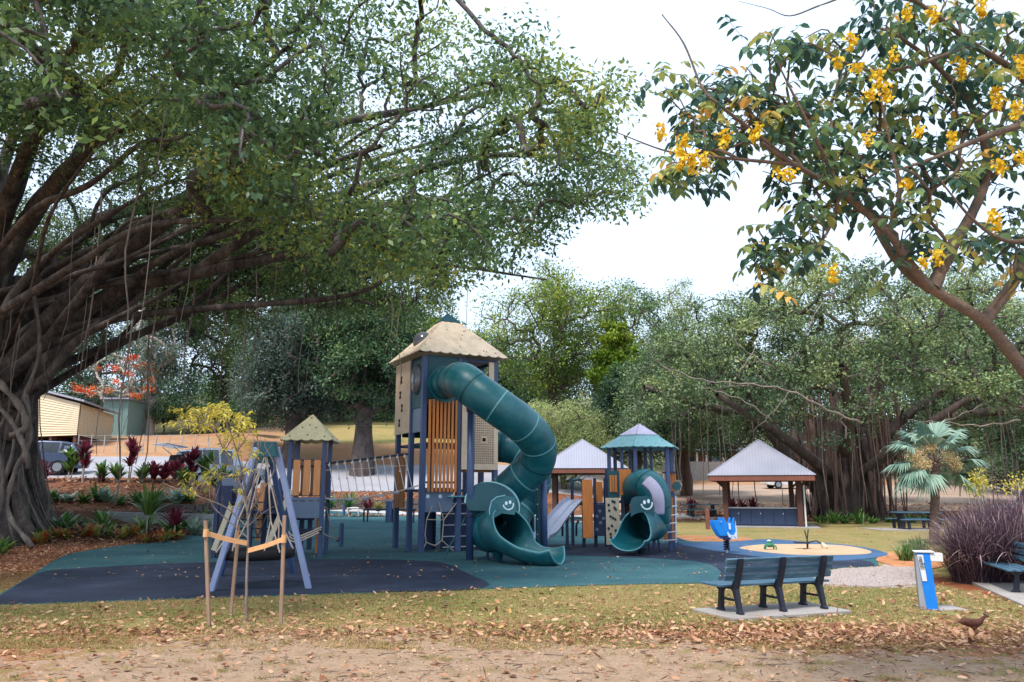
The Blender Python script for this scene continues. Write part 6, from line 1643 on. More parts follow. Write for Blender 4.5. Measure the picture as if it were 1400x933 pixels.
    # bleached dead boughs on the near side
    dead = [([(1178, 579, 36), (1130, 560, 35.2), (1080, 535, 34.8), (1020, 525, 34.6), (960, 520, 34.5), (905, 500, 34.4)], .10), ([(1080, 535, 34.8), (1060, 560, 34.6), (1030, 590, 34.5)], .04), ([(1055, 575, 35), (1020, 550, 34.6), (980, 535, 34.5), (955, 528, 34.5)], .06), ([(1395, 575, 35), (1340, 582, 34.8), (1290, 578, 34.6), (1240, 575, 34.6)], .07),
            ([(1100, 460, 34.8), (1120, 420, 35), (1150, 385, 36)], .05), ([(1010, 510, 34.6), (1030, 480, 34.6), (1040, 450, 34.8)], .05), ([(1060, 505, 34.6), (1020, 480, 34.6), (1000, 460, 34.8)], .05), ([(930, 520, 34.5), (905, 500, 34.4), (885, 480, 34.5)], .04), ([(1290, 578, 34.6), (1330, 560, 34.6), (1370, 540, 34.8)], .04), ([(1150, 480, 34.6), (1190, 450, 34.8), (1240, 430, 35)], .04)]
    for pts, w in dead:
        pp = catmull([A(*q) for q in pts], 6); pp = [p + Vector((0, 0, .05 * math.sin(i * 1.9))) for i, p in enumerate(pp)]
        w *= .62; m = MB(); m.tube(pp, [w * (1 - .7 * i / (len(pp) - 1)) for i in range(len(pp))], 6)
        for i in range(3, len(pp) - 1, 4):
            q = pp[i]; dv = Vector((rnd.uniform(-.6, .3), rnd.uniform(-.2, .2), rnd.uniform(-.3, .8))) * rnd.uniform(.5, 1.2); m.tube([q, q + dv * .5 + Vector((0, 0, .05)), q + dv], [w * .4, w * .25, w * .08], 5)
        m.build('dead_bough', 'root_bark', t, world=True, smooth=True)
banyan()

# ------------------------------------------------------------------ GOLDEN SHOWER TREE (right, near)
def compound_spray(rng, origins, dirs, size=.11, pairs=5, spacing=.075):
    """pinnate leaves: every origin carries a drooping rachis with paired leaflets"""
    P, D, Nn, LL, WW, T = [], [], [], [], [], []; rach = []
    for o, d, tn in zip(origins, dirs, rng.random(len(origins))):
        d = d / np.linalg.norm(d); side = np.cross(d, [0, 0, 1.0]); side /= max(.01, np.linalg.norm(side)); p = o.copy(); pr = pairs + rng.integers(-1, 2); tn = tn * .8 + .06
        if rng.random() < .06: tn = .92
        pts = [p.copy()]
        for k in range(pr * 2 + 1):
            d = d + np.array([0, 0, -.06]); d /= np.linalg.norm(d); p = p + d * spacing * .5 * 1.0
            if k % 2 == 0 or True:
                if k % 2 == 0: pts.append(p.copy())
                for s in ((1, -1) if k % 2 == 0 else ()):
                    ld = side * s * .95 + d * .35 + np.array([0, 0, -.55]) + rng.normal(size=3) * .18; ld /= np.linalg.norm(ld)
                    nn = np.cross(ld, np.cross(np.array([0, 0, 1.0]) + rng.normal(size=3) * .25, ld)); nn /= np.linalg.norm(nn)
                    P.append(p.copy()); D.append(ld); Nn.append(nn); sz = size * rng.uniform(.75, 1.15); LL.append(sz); WW.append(sz * rng.uniform(.5, .64)); T.append(np.clip(tn + rng.normal() * .07, 0, 1))
        rach.append(pts)
    return [np.array(q) for q in (P, D, Nn, LL, WW, T)], rach
def cassia():
    rng = np.random.default_rng(71); rnd = random.Random(71)
    base = Vector((5.9, 6.6, 0)); t = thing('golden_shower_tree', 'near tree leaning in from the right with glossy leaves and hanging yellow flowers', 'tree', tuple(base))
    Ls = [([base + Vector((0, 0, -.1)), Vector((5.6, 6.5, 1.2)), A(1450, 560, 6.3), A(1400, 505, 6.2), A(1345, 440, 6.1), A(1275, 395, 6.0), A(1240, 355, 5.95), A(1215, 320, 5.9), A(1150, 262, 5.8), A(1085, 225, 5.7), A(1040, 195, 5.6)], .074),
          ([A(1275, 395, 6.0), A(1245, 375, 6.1), A(1215, 340, 6.3), A(1190, 290, 6.5), A(1170, 230, 6.6), A(1140, 180, 6.6)], .05),
          ([A(1275, 395, 6.0), A(1300, 340, 6.1), A(1330, 290, 6.2), A(1350, 230, 6.3), A(1330, 150, 6.2), A(1280, 90, 6.0), A(1230, 50, 5.8)], .055),
          ([A(1345, 440, 6.1), A(1390, 380, 6.4), A(1430, 300, 6.6), A(1450, 200, 6.5), A(1400, 110, 6.2), A(1330, 60, 5.9), A(1250, 0, 5.6), A(1180, -50, 5.4)], .05),
          ([A(1085, 225, 5.7), A(1010, 218, 5.6), A(950, 212, 5.5), A(905, 205, 5.45), A(840, 180, 5.4)], .016),
          ([A(1085, 225, 5.7), A(1030, 180, 5.6), A(985, 145, 5.5), A(960, 120, 5.5), A(935, 60, 5.5), A(905, 20, 5.5)], .018),
          ([A(1150, 262, 5.8), A(1120, 200, 5.6), A(1090, 140, 5.5), A(1060, 80, 5.4)], .022), ([A(1215, 320, 5.9), A(1230, 260, 5.7), A(1215, 190, 5.6), A(1200, 110, 5.5)], .024),
          ([A(1400, 170, 5.6), A(1340, 190, 5.4), A(1280, 215, 5.3), A(1220, 235, 5.3)], .028), ([A(1450, 320, 6.0), A(1380, 330, 5.7), A(1330, 300, 5.6), A(1280, 240, 5.5)], .022),
          ([A(1150, 262, 5.8), A(1130, 320, 5.9), A(1100, 345, 6), A(1065, 350, 6.0)], .016), ([A(1330, 60, 5.9), A(1250, 90, 5.7), A(1180, 95, 5.5), A(1110, 60, 5.4)], .02), ([A(1120, 8, 5.2), A(1080, 22, 5.1), A(1050, 12, 5.1), A(1010, 2, 5.1)], .007), ([A(1250, 0, 5.6), A(1180, -10, 5.3), A(1120, 8, 5.2)], .02)]
    sk = Skeleton(); R0 = []
    for i, (pts, w) in enumerate(Ls):
        pp = catmull(pts, 5); end = .25 if i else .22
        w0 = w; sk.path(pp, -1); R0 += [w0 * (1 - (1 - end) * (j / (len(pp) - 1)) ** (1.0 if i else .8)) * (1 + .06 * math.sin(j * 2.3)) for j in range(len(pp))]
    nf = len(sk.P)
    # clumps by hand where the picture shows foliage
    blobs = [(930, 190, 34, 40, 4), (905, 120, 22, 30, 3), (945, 235, 32, 38, 11), (985, 120, 40, 30, 9), (1000, 190, 45, 35, 14), (1060, 150, 50, 40, 16), (1075, 75, 45, 28, 13), (1110, 190, 60, 45, 26), (1110, 230, 50, 34, 18), (1160, 130, 55, 55, 24), (1150, 270, 60, 34, 20), (1100, 290, 30, 18, 6), (1215, 200, 60, 60, 30), (1260, 120, 60, 60, 28), (1290, 230, 60, 60, 26),
             (1350, 160, 60, 70, 30), (1370, 260, 40, 60, 20), (1320, 60, 70, 50, 30), (1230, 30, 50, 40, 20), (1200, 5, 30, 16, 6), (1390, 60, 30, 60, 14), (1390, 360, 30, 40, 12), (1060, 350, 34, 26, 14), (1260, 345, 50, 34, 14), (1340, 330, 40, 30, 10), (1130, 345, 40, 14, 4), (1205, 290, 40, 26, 12), (1460, 150, 60, 150, 30), (1460, 350, 50, 70, 12), (1300, 10, 90, 30, 16)]
    T = []
    for x, y, rx, ry, n in blobs:
        for _ in range(int(n * (1.15 if x < 1080 else .62))):
            Y = 6.15 + rng.normal() * .4 + (.5 if x > 1300 else 0) * rng.random()
            T.append(A(x + rng.normal() * rx * .6, y - 8 + rng.normal() * ry * .55, max(5.3, Y)))
    T = np.array(T); sk.grow(T, np.array(A(1345, 440, 6.1)), rng, 3, .12, .25)
    r = sk.radii(.0035, .45); r[:nf] = R0; r[nf:] = np.minimum(r[nf:], .015)
    m = MB(); sk.tubes(m, r, .0, lambda q: 4 if q < .008 else (8 if q < .05 else 14)); m.build('limbs', 'cassia_bark', t, world=True, smooth=True)
    origins, dirs = [], []
    for p in T:
        for _ in range(2):
            o = p + rng.normal(size=3) * .05; d = rng.normal(size=3) * np.array([1, 1, .45]); d[2] -= .15; origins.append(o); dirs.append(d)
    (P, D, Nn, LL, WW, TT), rach = compound_spray(rng, origins, dirs, .10, 3, .08)
    v = leafs6(P, D, Nn, LL, WW, .18); me = np_mesh('crown', v, 7, F6, TT); mk('crown', me, 'cassia_leaf', t)
    m = MB()
    for pts in rach: m.tube(pts, .0022, 3, caps=False)
    m.build('leaf_stalks', 'cassia_bark', t, world=True)['kind'] = 'stuff'
    # flower racemes
    fl = [(930, 212, 1.2), (945, 222, 1), (962, 216, .7), (905, 178, .8), (935, 190, .5), (990, 188, .9), (1035, 178, .7), (1078, 238, .7), (1162, 58, .9), (1145, 85, .5), (1198, 108, 1), (1210, 125, 1), (1190, 130, .6), (1275, 20, .9), (1238, 18, .7), (1340, 8, 1.1), (1312, 92, 1.1), (1300, 188, .8), (1362, 135, 1.2), (1388, 150, .8), (1358, 300, 1.2), (1280, 350, .8), (1138, 372, .8), (1185, 190, .6), (1240, 250, .5), (1262, 358, .5), (1170, 92, .5), (1065, 295 - 60, .4), (1395, 90, 1.1), (1220, 75, .5), (1030, 225 - 40, .4), (1365, 225, .8), (1255, 180, .5), (1395, 215, .6)]
    for i, (x, y, s) in enumerate(fl):
        Y = 5.0 + rng.random() * .3; c = np.array(A(x, y - 12 * s, Y)); s *= .7; n = int(95 * s); f = rng.random(n)
        P = c + np.stack([rng.normal(size=n) * .019 * (1.35 - f * .9), rng.normal(size=n) * .019, -f * .21 * s], 1); D = unit(rng.normal(size=(n, 3)) + np.array([0, 0, -.3])); Nn = unit(np.cross(D, unit(rng.normal(size=(n, 3)))))
        v = leafs6(P, D, Nn, np.full(n, .032) * (.8 + .4 * rng.random(n)), np.full(n, .027), .1); me = np_mesh('flower_raceme', v, 7, F6, rng.random(n)); mk('flower_raceme', me, 'flower_yellow', t)
cassia()

# ------------------------------------------------------------------ sapling
def sapling():
    rng = np.random.default_rng(81); b = GT(338, 851); Y = b.y
    t = thing('staked_sapling', 'young staked tree with bare pale twigs and yellow leaves in front of the swing', 'tree', tuple(b))
    L = [([b - Vector((0, 0, .1)), A(337, 800, Y), A(339, 740, Y), A(338, 700, Y)], .023), ([A(338, 700, Y), A(325, 650, Y), A(308, 620, Y - .1), A(290, 585, Y - .2), A(262, 565, Y - .25)], .012), ([A(338, 700, Y), A(332, 650, Y + .1), A(318, 600, Y + .15), A(302, 560, Y + .2)], .014), ([A(338, 700, Y), A(350, 640, Y + .1), A(352, 600, Y + .2), A(335, 570, Y + .3)], .013),
         ([A(338, 706, Y), A(360, 670, Y - .2), A(375, 640, Y - .3), A(362, 610, Y - .3)], .011), ([A(337, 720, Y), A(310, 695, Y - .1), A(280, 682, Y - .2), A(240, 668, Y - .3), A(222, 660, Y - .3)], .010), ([A(338, 735, Y), A(312, 712, Y + .1), A(290, 690, Y + .2), A(285, 660, Y + .3)], .010), ([A(339, 720, Y), A(362, 700, Y), A(380, 690, Y)], .007), ([A(325, 650, Y), A(300, 650, Y + .1), A(280, 640, Y + .2), A(262, 630, Y + .2)], .008)]
    sk = Skeleton(); R0 = []
    for pts, w in L:
        pp = catmull(pts, 5); sk.path(pp, -1); R0 += [w * (1 - .6 * j / (len(pp) - 1)) for j in range(len(pp))]
    nf = len(sk.P); T = []; K = []
    for (x, y, rx, ry, n, k) in ((268, 575, 30, 14, 30, .65), (255, 562, 22, 10, 10, .6), (290, 560, 22, 12, 24, .65), (325, 580, 30, 22, 26, .55), (310, 560, 14, 12, 10, .5), (300, 650, 26, 16, 14, .15), (265, 655, 16, 8, 8, .1), (335, 610, 26, 14, 10, .6), (310, 590, 18, 10, 8, .6), (318, 680, 20, 16, 4, .2), (262, 672, 14, 6, 4, .3), (350, 640, 20, 16, 5, .5)):
        for _ in range(n): T.append(A(x + rng.normal() * rx * .5, y + rng.normal() * ry * .6, Y + rng.normal() * .25)); K.append(k)
    T = np.array(T); sk.grow(T, np.array(A(338, 700, Y)), rng, 3, .15, .2); r = sk.radii(.0022, .4); r[:nf] = R0; r[nf:] = np.minimum(r[nf:], .008)
    m = MB(); sk.tubes(m, r, 0, lambda q: 5 if q < .02 else 9)
    for k in range(40):
        a = A(338 + rng.normal() * 22, 660 + rng.normal() * 30, Y + rng.normal() * .15); a = np.array(a); j = int(np.argmin(np.linalg.norm(np.array(sk.P[:nf]) - a, axis=1))); s_ = np.array(sk.P[j]); d_ = np.array([rng.normal() * .12, rng.normal() * .1, .22 + rng.random() * .15]); m.tube([s_, s_ + d_ * .5 + rng.normal(size=3) * .01, s_ + d_], [.005, .004, .002], 4)
    m.build('stem', 'root_bark', t, world=True, smooth=True)
    P, D, NN, LL, WW, TT = [], [], [], [], [], []
    for p, k in zip(T, K):
        for j in range(7):
            d = rng.normal(size=3); d[2] = d[2] * .4 - .35; d /= np.linalg.norm(d); P.append(p + rng.normal(size=3) * .02); D.append(d); nn = np.cross(d, np.cross([0, 0, 1.0] + rng.normal(size=3) * .4, d)); NN.append(nn / np.linalg.norm(nn)); LL.append(rng.uniform(.06, .10)); WW.append(rng.uniform(.018, .03)); TT.append(np.clip(k + rng.normal() * .16, 0, 1))
    a = [np.array(q) for q in (P, D, NN, LL, WW, TT)]; v = leafs6(*a[:5], .25)
    me = np_mesh('foliage', v, 7, F6, a[5]); mk('foliage', me, 'yellow_leaf', t)
sapling()

# ------------------------------------------------------------------ fan palm
def fan_leaf(rng, c, d, Rr, nseg=26, spread=2.6):
    """one fan: narrow pleated blades radiating from the stalk end"""
    d = np.array(d) / np.linalg.norm(d); side = np.cross(d, [0, 0, 1.0]); side /= np.linalg.norm(side); up = np.cross(side, d)
    V = []; T = []
    for i in range(nseg):
        a = -spread / 2 + spread * i / (nseg - 1); dv = d * math.cos(a) + side * math.sin(a) ; dv = dv / np.linalg.norm(dv); L = Rr * (1 - .25 * abs(a) / spread) * rng.uniform(.9, 1.05)
        per = np.cross(dv, up); w = .036; e = c + dv * L * .62 + up * .03; tip = c + dv * L - np.array([0, 0, 1]) * L * rng.uniform(.16, .4)
        V += [c, e + per * w, tip, e - per * w, c + dv * L * .6 + up * .055]; T.append(rng.uniform(.2, .7) + (.2 if rng.random() < .1 else 0))
    return V, T
def palm():
    rng = np.random.default_rng(91); b = GT(1277, 745); Y = b.y; t = thing('fan_palm', 'blue-green fan palm with cream flower sprays in front of the banyan', 'palm', tuple(b))
    top = A(1279, 634, Y); m = MB(); n = 22; m.tube([b + (top - b) * (i / n) - Vector((0, 0, .1 * (i == 0))) for i in range(n + 1)], [(.125 + .014 * (i % 2)) * (1.15 - .15 * i / n) for i in range(n + 1)], 14); m.build('trunk', 'palm_bark', t, world=True, smooth=True)
    c = np.array(top)
    fans = [(-58, -34, 0), (-62, 4, .2), (-38, -58, .3), (-50, 22, -.3), (-16, -70, 0), (12, -72, .3), (36, -58, -.2), (54, -30, .2), (60, -4, -.2), (56, 30, .2), (34, 34, -.4), (-26, 34, -.4), (-56, 40, -.1), (62, 44, .2), (8, 30, .7), (-16, -40, -.6), (20, -36, -.6), (46, 0, .6), (0, -56, .8), (-30, -40, .9), (30, -40, .9), (-40, 0, .8)]
    for (dx, dz, dy) in fans:
        s = Y / F; v = np.array([dx * s * .92, dy * .85, -dz * s * .74 * 1.0 + .06]); Lk = np.linalg.norm(v); e = c + v * .62; m = MB()
        m.tube([c, c + v * .35 + np.array([0, 0, .1]), e], [.02, .016, .012], 6)
        sk_ = m.build('stalk', 'strap_leaf' if False else 'palm_bark', t, world=True)
        dd = v / Lk + np.array([0, 0, -.15]); V, T = fan_leaf(rng, e, dd, .9)
        me = np_mesh('fan', np.array(V), 5, [(0, 1, 4), (1, 2, 4), (2, 3, 4), (3, 0, 4)], np.array(T)); mk('fan', me, 'palm_leaf', t)
    for (x, y, rx, rz, dyy) in ((1252, 622, .34, .22, -.45), (1262, 634, .3, .2, -.5), (1300, 626, .26, .24, -.5), (1272, 612, .2, .16, -.4), (1308, 636, .16, .15, -.4)):
        n = 420; p = np.array(A(x, y, Y + dyy)) + rng.normal(size=(n, 3)) * np.array([rx, .2, rz]) * .45; d = unit(rng.normal(size=(n, 3)) + np.array([0, 0, -.5])); nn = unit(np.cross(d, unit(rng.normal(size=(n, 3)))))
        me = np_mesh('flower_spray', leafs(p, d, nn, np.full(n, .08), np.full(n, .022)), 4, [(0, 1, 2, 3)], rng.random(n)); mk('flower_spray', me, 'palm_bloom', t)
palm()

# ------------------------------------------------------------------ blade plants
def blades(rng, n, base_r, L, W, lean=(.15, .9), seg=5, curl=.6, tint=(.2, .8), taper=1.0):
    """arching strap leaves from a common base; returns mesh data in local space"""
    az = rng.random(n) * 2 * np.pi; ln = rng.uniform(*lean, n); Ls = L * rng.uniform(.65, 1.1, n); r0 = base_r * np.sqrt(rng.random(n))
    d = np.stack([np.cos(az), np.sin(az), np.zeros(n)], 1); s = np.stack([-np.sin(az), np.cos(az), np.zeros(n)], 1)
    a2 = rng.random(n) * 6.283; P0 = np.stack([r0 * np.cos(a2), r0 * np.sin(a2), np.zeros(n)], 1)
    V = []
    for k in range(seg + 1):
        f = k / seg; out = Ls * (ln * f + curl * ln * f * f * .6); up = Ls * (np.sqrt(np.maximum(.05, 1 - ln ** 2 * .6)) * f - curl * f ** 2.4 * (ln * .75 + .1))
        c = P0 + d * out[:, None] + np.array([0, 0, 1]) * up[:, None]; w = W * (math.sin(math.pi * (.18 + .82 * f) * .98) ** .7 if taper else 1) * (1 if k < seg else .05)
        V.append(c + s * w * .5); V.append(c - s * w * .5)
    v = np.stack(V, 1).reshape(-1, 3); F_ = [(2 * k, 2 * k + 1, 2 * k + 3, 2 * k + 2) for k in range(seg)]
    return v, 2 * (seg + 1), F_, rng.uniform(*tint, n)
def plant(name, label, cat, loc, spec, mat, seed, group=None, stem=None, part='leaves'):
    rng = np.random.default_rng(seed); t = thing(name, label, cat, tuple(loc), rng.random() * 6, group)
    if stem:
        for (dx, dy, h_) in stem:
            MB().tube([(dx * .3, dy * .3, -.05), (dx, dy, h_)], [.03, .02], 6).build('stem', 'pale_bark', t)
            v, k, F_, T = blades(rng, *spec); v = v + np.array([dx, dy, h_ - .1]); me = np_mesh(part, v, k, F_, T); link_mesh(part, me, mat, t)
    else:
        v, k, F_, T = blades(rng, *spec); me = np_mesh(part, v, k, F_, T); link_mesh(part, me, mat, t)
    return t
# purple fountain grass
G = 'clumps of purple fountain grass'
pg = [(1340, 797, 1.1, 'leftmost clump of purple fountain grass, next to the refill station'), (1374, 797, 1.2, 'purple fountain grass clump left of the cut-off bench'), (1408, 793, 1.3, 'purple fountain grass clump behind the cut-off bench'), (1358, 786, 1.3, 'purple fountain grass clump behind the leftmost one'), (1386, 782, 1.4, 'tall purple fountain grass clump in the second row'), (1425, 785, 1.5, 'purple fountain grass clump partly past the right edge'), (1440, 775, 1.6, 'purple fountain grass clump in the back row past the right edge')]
for i, (x, y, h_, lab) in enumerate(pg):
    p = GT(x, y); rng = np.random.default_rng(100 + i); t = thing('fountain_grass', lab, 'grass clump', tuple(p), i * 1.1, G)
    h_ *= 1.22; v, k, F_, T = blades(rng, 1500, .46, h_ * 1.12, .010, (.05, .68), 6, .8, (0, .75)); me = np_mesh('blades', v, k, F_, T); link_mesh('blades', me, 'purple_blade', t)
    v, k, F_, T = blades(rng, 170, .42, h_ * 1.28, .018, (.15, .72), 8, .95, (.7, 1)); me = np_mesh('plumes', v, k, F_, T); link_mesh('plumes', me, 'purple_blade', t)
p = GT(1345, 768); t = thing('yellow_shrub', 'small shrub with bright yellow leaves rising above the purple grass', 'shrub', tuple(p)); rng = np.random.default_rng(140)
c = [A(1338, 652, p.y), A(1333, 662, p.y), A(1343, 660, p.y), A(1336, 672, p.y)]; m = MB()
for q in c: m.tube([p, (p + q) / 2 + Vector((.1, 0, .1)), q], [.025, .018, .008], 6)
m.build('stem', 'pale_bark', t, world=True); me = crown_mesh('foliage', np.array([list(q) for q in c]), .17, 70, .08, .04, rng, np.array([.5, .4, .6, .3])); mk('foliage', me, 'yellow_leaf', t)
p = GT(1392, 768); t = thing('yellow_shrub', 'bright yellow-leaved twigs over the purple grass at the right edge', 'shrub', tuple(p)); c = [A(1392, 660, p.y), A(1404, 655, p.y), A(1382, 668, p.y), A(1412, 665, p.y)]; m = MB()
for q in c: m.tube([p, (p + q) / 2 + Vector((.1, 0, .1)), q], [.025, .018, .008], 6)
m.build('stem', 'pale_bark', t, world=True); me = crown_mesh('foliage', np.array([list(q) for q in c]), .18, 60, .08, .04, rng, np.array([.5, .4, .6, .3])); mk('foliage', me, 'yellow_leaf', t)
p = GT(1245, 770)
plant('lily_clump', 'small green strap-leaved clump left of the palm trunk base', 'plant', GT(1238, 768), (90, .14, .55, .03, (.1, .8), 4), 'strap_leaf', 150)
plant('lily_clump', 'larger green strap-leaved clump at the palm trunk base', 'plant', GT(1256, 764), (130, .22, .7, .03, (.1, .8), 4), 'strap_leaf', 151)

# cordylines along the top of the bank
GP = 'red and green cordylines along the road edge'
cd = [(58, 'c', 1.3), (92, 's', 1.5), (112, 'c', 1.9), (137, 'm', 1.2), (160, 's', 1.1), (174, 'c', 2.1), (193, 's', 1.0), (208, 'c', 1.2), (222, 'c', 1.2), (237, 'c', 1.3), (252, 's', .8), (262, 'c', 1.7), (280, 's', 1.8), (300, 's', 1.6)]
for i, (x, k, h_) in enumerate(cd):
    p = ON(x, 36.8 if x < 250 else 36.0)
    where = ['behind the fig trunk', 'in front of the dark car', 'tallest before the car, with two heads', 'right of the dark car', 'low, below the cream hall corner', 'tallest, at the shed end of the hall', 'left of the three low red ones', 'first low red one left of the wagon', 'second low red one left of the wagon', 'third red one, close to the wagon', 'small, at the wagon corner', 'dark red, in front of the open boot', 'broad green, in front of the wagon side', 'green, at the swing end of the row'][i]
    lab = ('red-purple cordyline ' if k == 'c' else 'green strap-leaved plant ' if k == 's' else 'mixed green and red cordyline ') + where
    st = [(0, 0, h_ * .4), (.16, .1, h_ * .62), (-.12, .05, h_ * .78)] if h_ > 1.3 else [(0, 0, h_ * .2), (.14, .06, h_ * .42)]
    t = plant('cordyline', lab, 'plant', p, (34, .07, .74, .13, (.1, .8), 4, .45), 'cordyline_leaf' if k == 'c' else 'strap_leaf', 200 + i, GP, st)
    if k == 'm':
        v, kk, F_, T = blades(np.random.default_rng(300), 26, .1, .6, .09, (.3, .95), 4, .5); me = np_mesh('red_leaves', v, kk, F_, T); link_mesh('red_leaves', me, 'cordyline_leaf', t)
# garden bed in front of and on the plank wall
rnd = random.Random(9)
GB = 'low plants crowding the left garden bed'
kinds = [('strap_leaf', 'green strap-leaved'), ('bromeliad_leaf', 'yellow and red bromeliad'), ('silver_leaf', 'silvery broad-leaved'), ('strap_leaf', 'dark green arching')]
bed = []
for i in range(46):
    x = 30 + i * 6.0 + rnd.uniform(-4, 4); row = i % 3
    if row == 0: p = ON(x, 26.7 + rnd.uniform(-.5, .6)); 
    elif row == 1: p = ON(x, 28.4 + rnd.uniform(-.4, .5))
    else: p = ON(x, 31.6 + rnd.uniform(-.3, .8))
    if x > 250 and row == 0: continue
    if row == 1 and 85 < x and rnd.random() < .4: continue
    mt, ds = kinds[1 if (row == 0 and rnd.random() < .45) else rnd.choice([0, 0, 2, 3])]
    lab = ds + ' plant in the ' + ('front', 'middle', 'back')[row] + ' row of the crowded left bed'
    h_ = rnd.uniform(.6, 1.1) * (.78 if row == 0 else 1)
    plant('bed_plant', lab, 'plant', p, (30, .12, h_, .11 if mt != 'silver_leaf' else .16, (.3, 1.0), 4, .6), mt, 400 + i, GB + ', ' + ds + ', ' + ('front', 'middle', 'back')[row])
for i, (x, Y, h_, mt, ds) in enumerate(((205, 27.6, 1.9, 'strap_leaf', 'tall bright green rosette plant in front of the plank wall'), (243, 27.2, 1.2, 'cordyline_leaf', 'dark purple rosette plant near the right end of the bed'), (62, 25.6, .9, 'bromeliad_leaf', 'red bromeliad beside the fig roots'), (12, 22.0, .8, 'strap_leaf', 'green plant growing among the fig roots in front of the trunk'), (452, 49, 1.6, 'strap_leaf', 'spiky green plant under the left end of the rope bridge'), (478, 49, 1.8, 'strap_leaf', 'taller spiky plant under the rope bridge'), (505, 49.5, 1.3, 'cordyline_leaf', 'reddish plant under the middle of the rope bridge'), (518, 49.2, 1.2, 'bromeliad_leaf', 'pink-red plant right of the middle of the rope bridge'))):
    plant('garden_plant', ds, 'plant', ON(x, Y), (46, .12, h_ * .7, .10, (.2, .95), 4, .5), mt, 500 + i, None, [(0, 0, h_ * .4)] if h_ > 1.1 else None)
# plants at the banyan foot
for i, (x, Y, h_) in enumerate(((1136, 41.5, 1.6), (1153, 41.2, 1.3), (1172, 41.0, 1.8), (1120, 42, 1.0), (1190, 41.5, .9), (1212, 42.5, .9), (1228, 42.3, 1.0), (1243, 42.5, 1.1), (1262, 42.3, 1.3))):
    plant('agapanthus', ('dark strap plant at the banyan foot, second from its left end', 'dark strap plant between the two tallest at the banyan foot', 'tallest dark strap plant right of the banyan trunk front', 'small strap plant just right of the barbecue shelter', 'low strap plant right of the tallest one', 'pale green low plant left of the far picnic table', 'pale green plant behind the table left end', 'green plant above the picnic table middle', 'green plant behind the palm trunk')[i], 'plant', ON(x, Y), (46, .2, h_ * .62, .06, (.2, .95), 4, .7), 'strap_leaf', 540 + i, 'strap-leaved plants at the banyan foot')
for i, x in enumerate((1000, 1014, 1028, 945, 880 )):
    plant('dark_seedling', ('dark reddish low plant just right of the shelter left post', 'dark reddish low plant, middle of those seen through the shelter', 'dark reddish low plant nearest the shelter middle', 'dark low plant above the left picnic table', 'dark low plant behind the six-sided tower')[i], 'plant', ON(x, 50), (40, .2, .9, .09, (.2, .9), 4), 'cordyline_leaf', 560 + i, 'dark low plants on the far bed')

# ------------------------------------------------------------------ lawn, leaf litter and stones (nobody could count them)
def scatter_blades():
    rng = np.random.default_rng(600); n = 150000; Y = 8.9 + 8.5 * rng.random(n) ** 1.5; u = rng.uniform(-.78, .78, n); X = u * Y
    gx = np.sin(X * 1.7 + 1) * np.sin(Y * 2.1 + X * .4) + .6 * np.sin(X * 4.3 + Y * 3) + rng.normal(size=n) * .4
    keep = (gx > -.1 - (Y - 9.6) * .4) & (np.array([edge_ok(x, y) for x, y in zip(X, Y)])); X, Y = X[keep], Y[keep]; n = len(X)
    d = unit(rng.normal(size=(n, 3)) * np.array([.6, .6, .2]) + np.array([0, 0, .75])); nn = unit(np.cross(d, unit(rng.normal(size=(n, 3)))))
    P = np.stack([X, Y, np.full(n, -.003)], 1); T = np.clip(.5 + .2 * np.sin(X * .9) * np.sin(Y * 1.1) + rng.normal(size=n) * .2 + .25 * (Y < 9.8), 0, 1)
    me = np_mesh('grass', leafs(P, d, nn, rng.uniform(.022, .06, n), rng.uniform(.006, .011, n)), 4, [(0, 1, 2, 3)], T); o = mk('grass', me, 'lawn_blade'); o['kind'] = 'stuff'
poly = [GT(x, y) for x, y in outline]; poly = np.array([(p.x, p.y) for p in poly])
def inside(x, y, P):
    c = False; j = len(P) - 1
    for i in range(len(P)):
        if (P[i][1] > y) != (P[j][1] > y) and x < (P[j][0] - P[i][0]) * (y - P[i][1]) / (P[j][1] - P[i][1]) + P[i][0]: c = not c
        j = i
    return c
slabs = [o for o in COL.objects if o.name.startswith('concrete_slab') or o.name.startswith('concrete_pad')]
sl_ = []
for o in slabs:
    if o.location.y < 16: xs_ = [v.co.x for v in o.data.vertices]; ys_ = [v.co.y for v in o.data.vertices]; sl_.append((o.location.x, o.location.y, o.rotation_euler.z, max(xs_), max(ys_)))
gravel_poly = np.array([(p.x, p.y) for p in [GT(x, y) for x, y in [(1100, 790), (1150, 779), (1198, 777), (1215, 770), (1262, 776), (1262, 800), (1200, 804), (1130, 801)]]])
def edge_ok(x, y, rub=True):
    for sx, sy, a, hx_, hy_ in sl_:
        dx, dy = x - sx, y - sy; lx_, ly_ = dx * math.cos(a) + dy * math.sin(a), -dx * math.sin(a) + dy * math.cos(a)
        if abs(lx_) < hx_ and abs(ly_) < hy_: return False
    if y > 12.5 and y < 17 and (x > 7.9 and y > 13.3): return False
    if y > 12 and inside(x, y, gravel_poly): return False
    if rub and y > 11 and inside(x, y, poly): return False
    return True
scatter_blades()
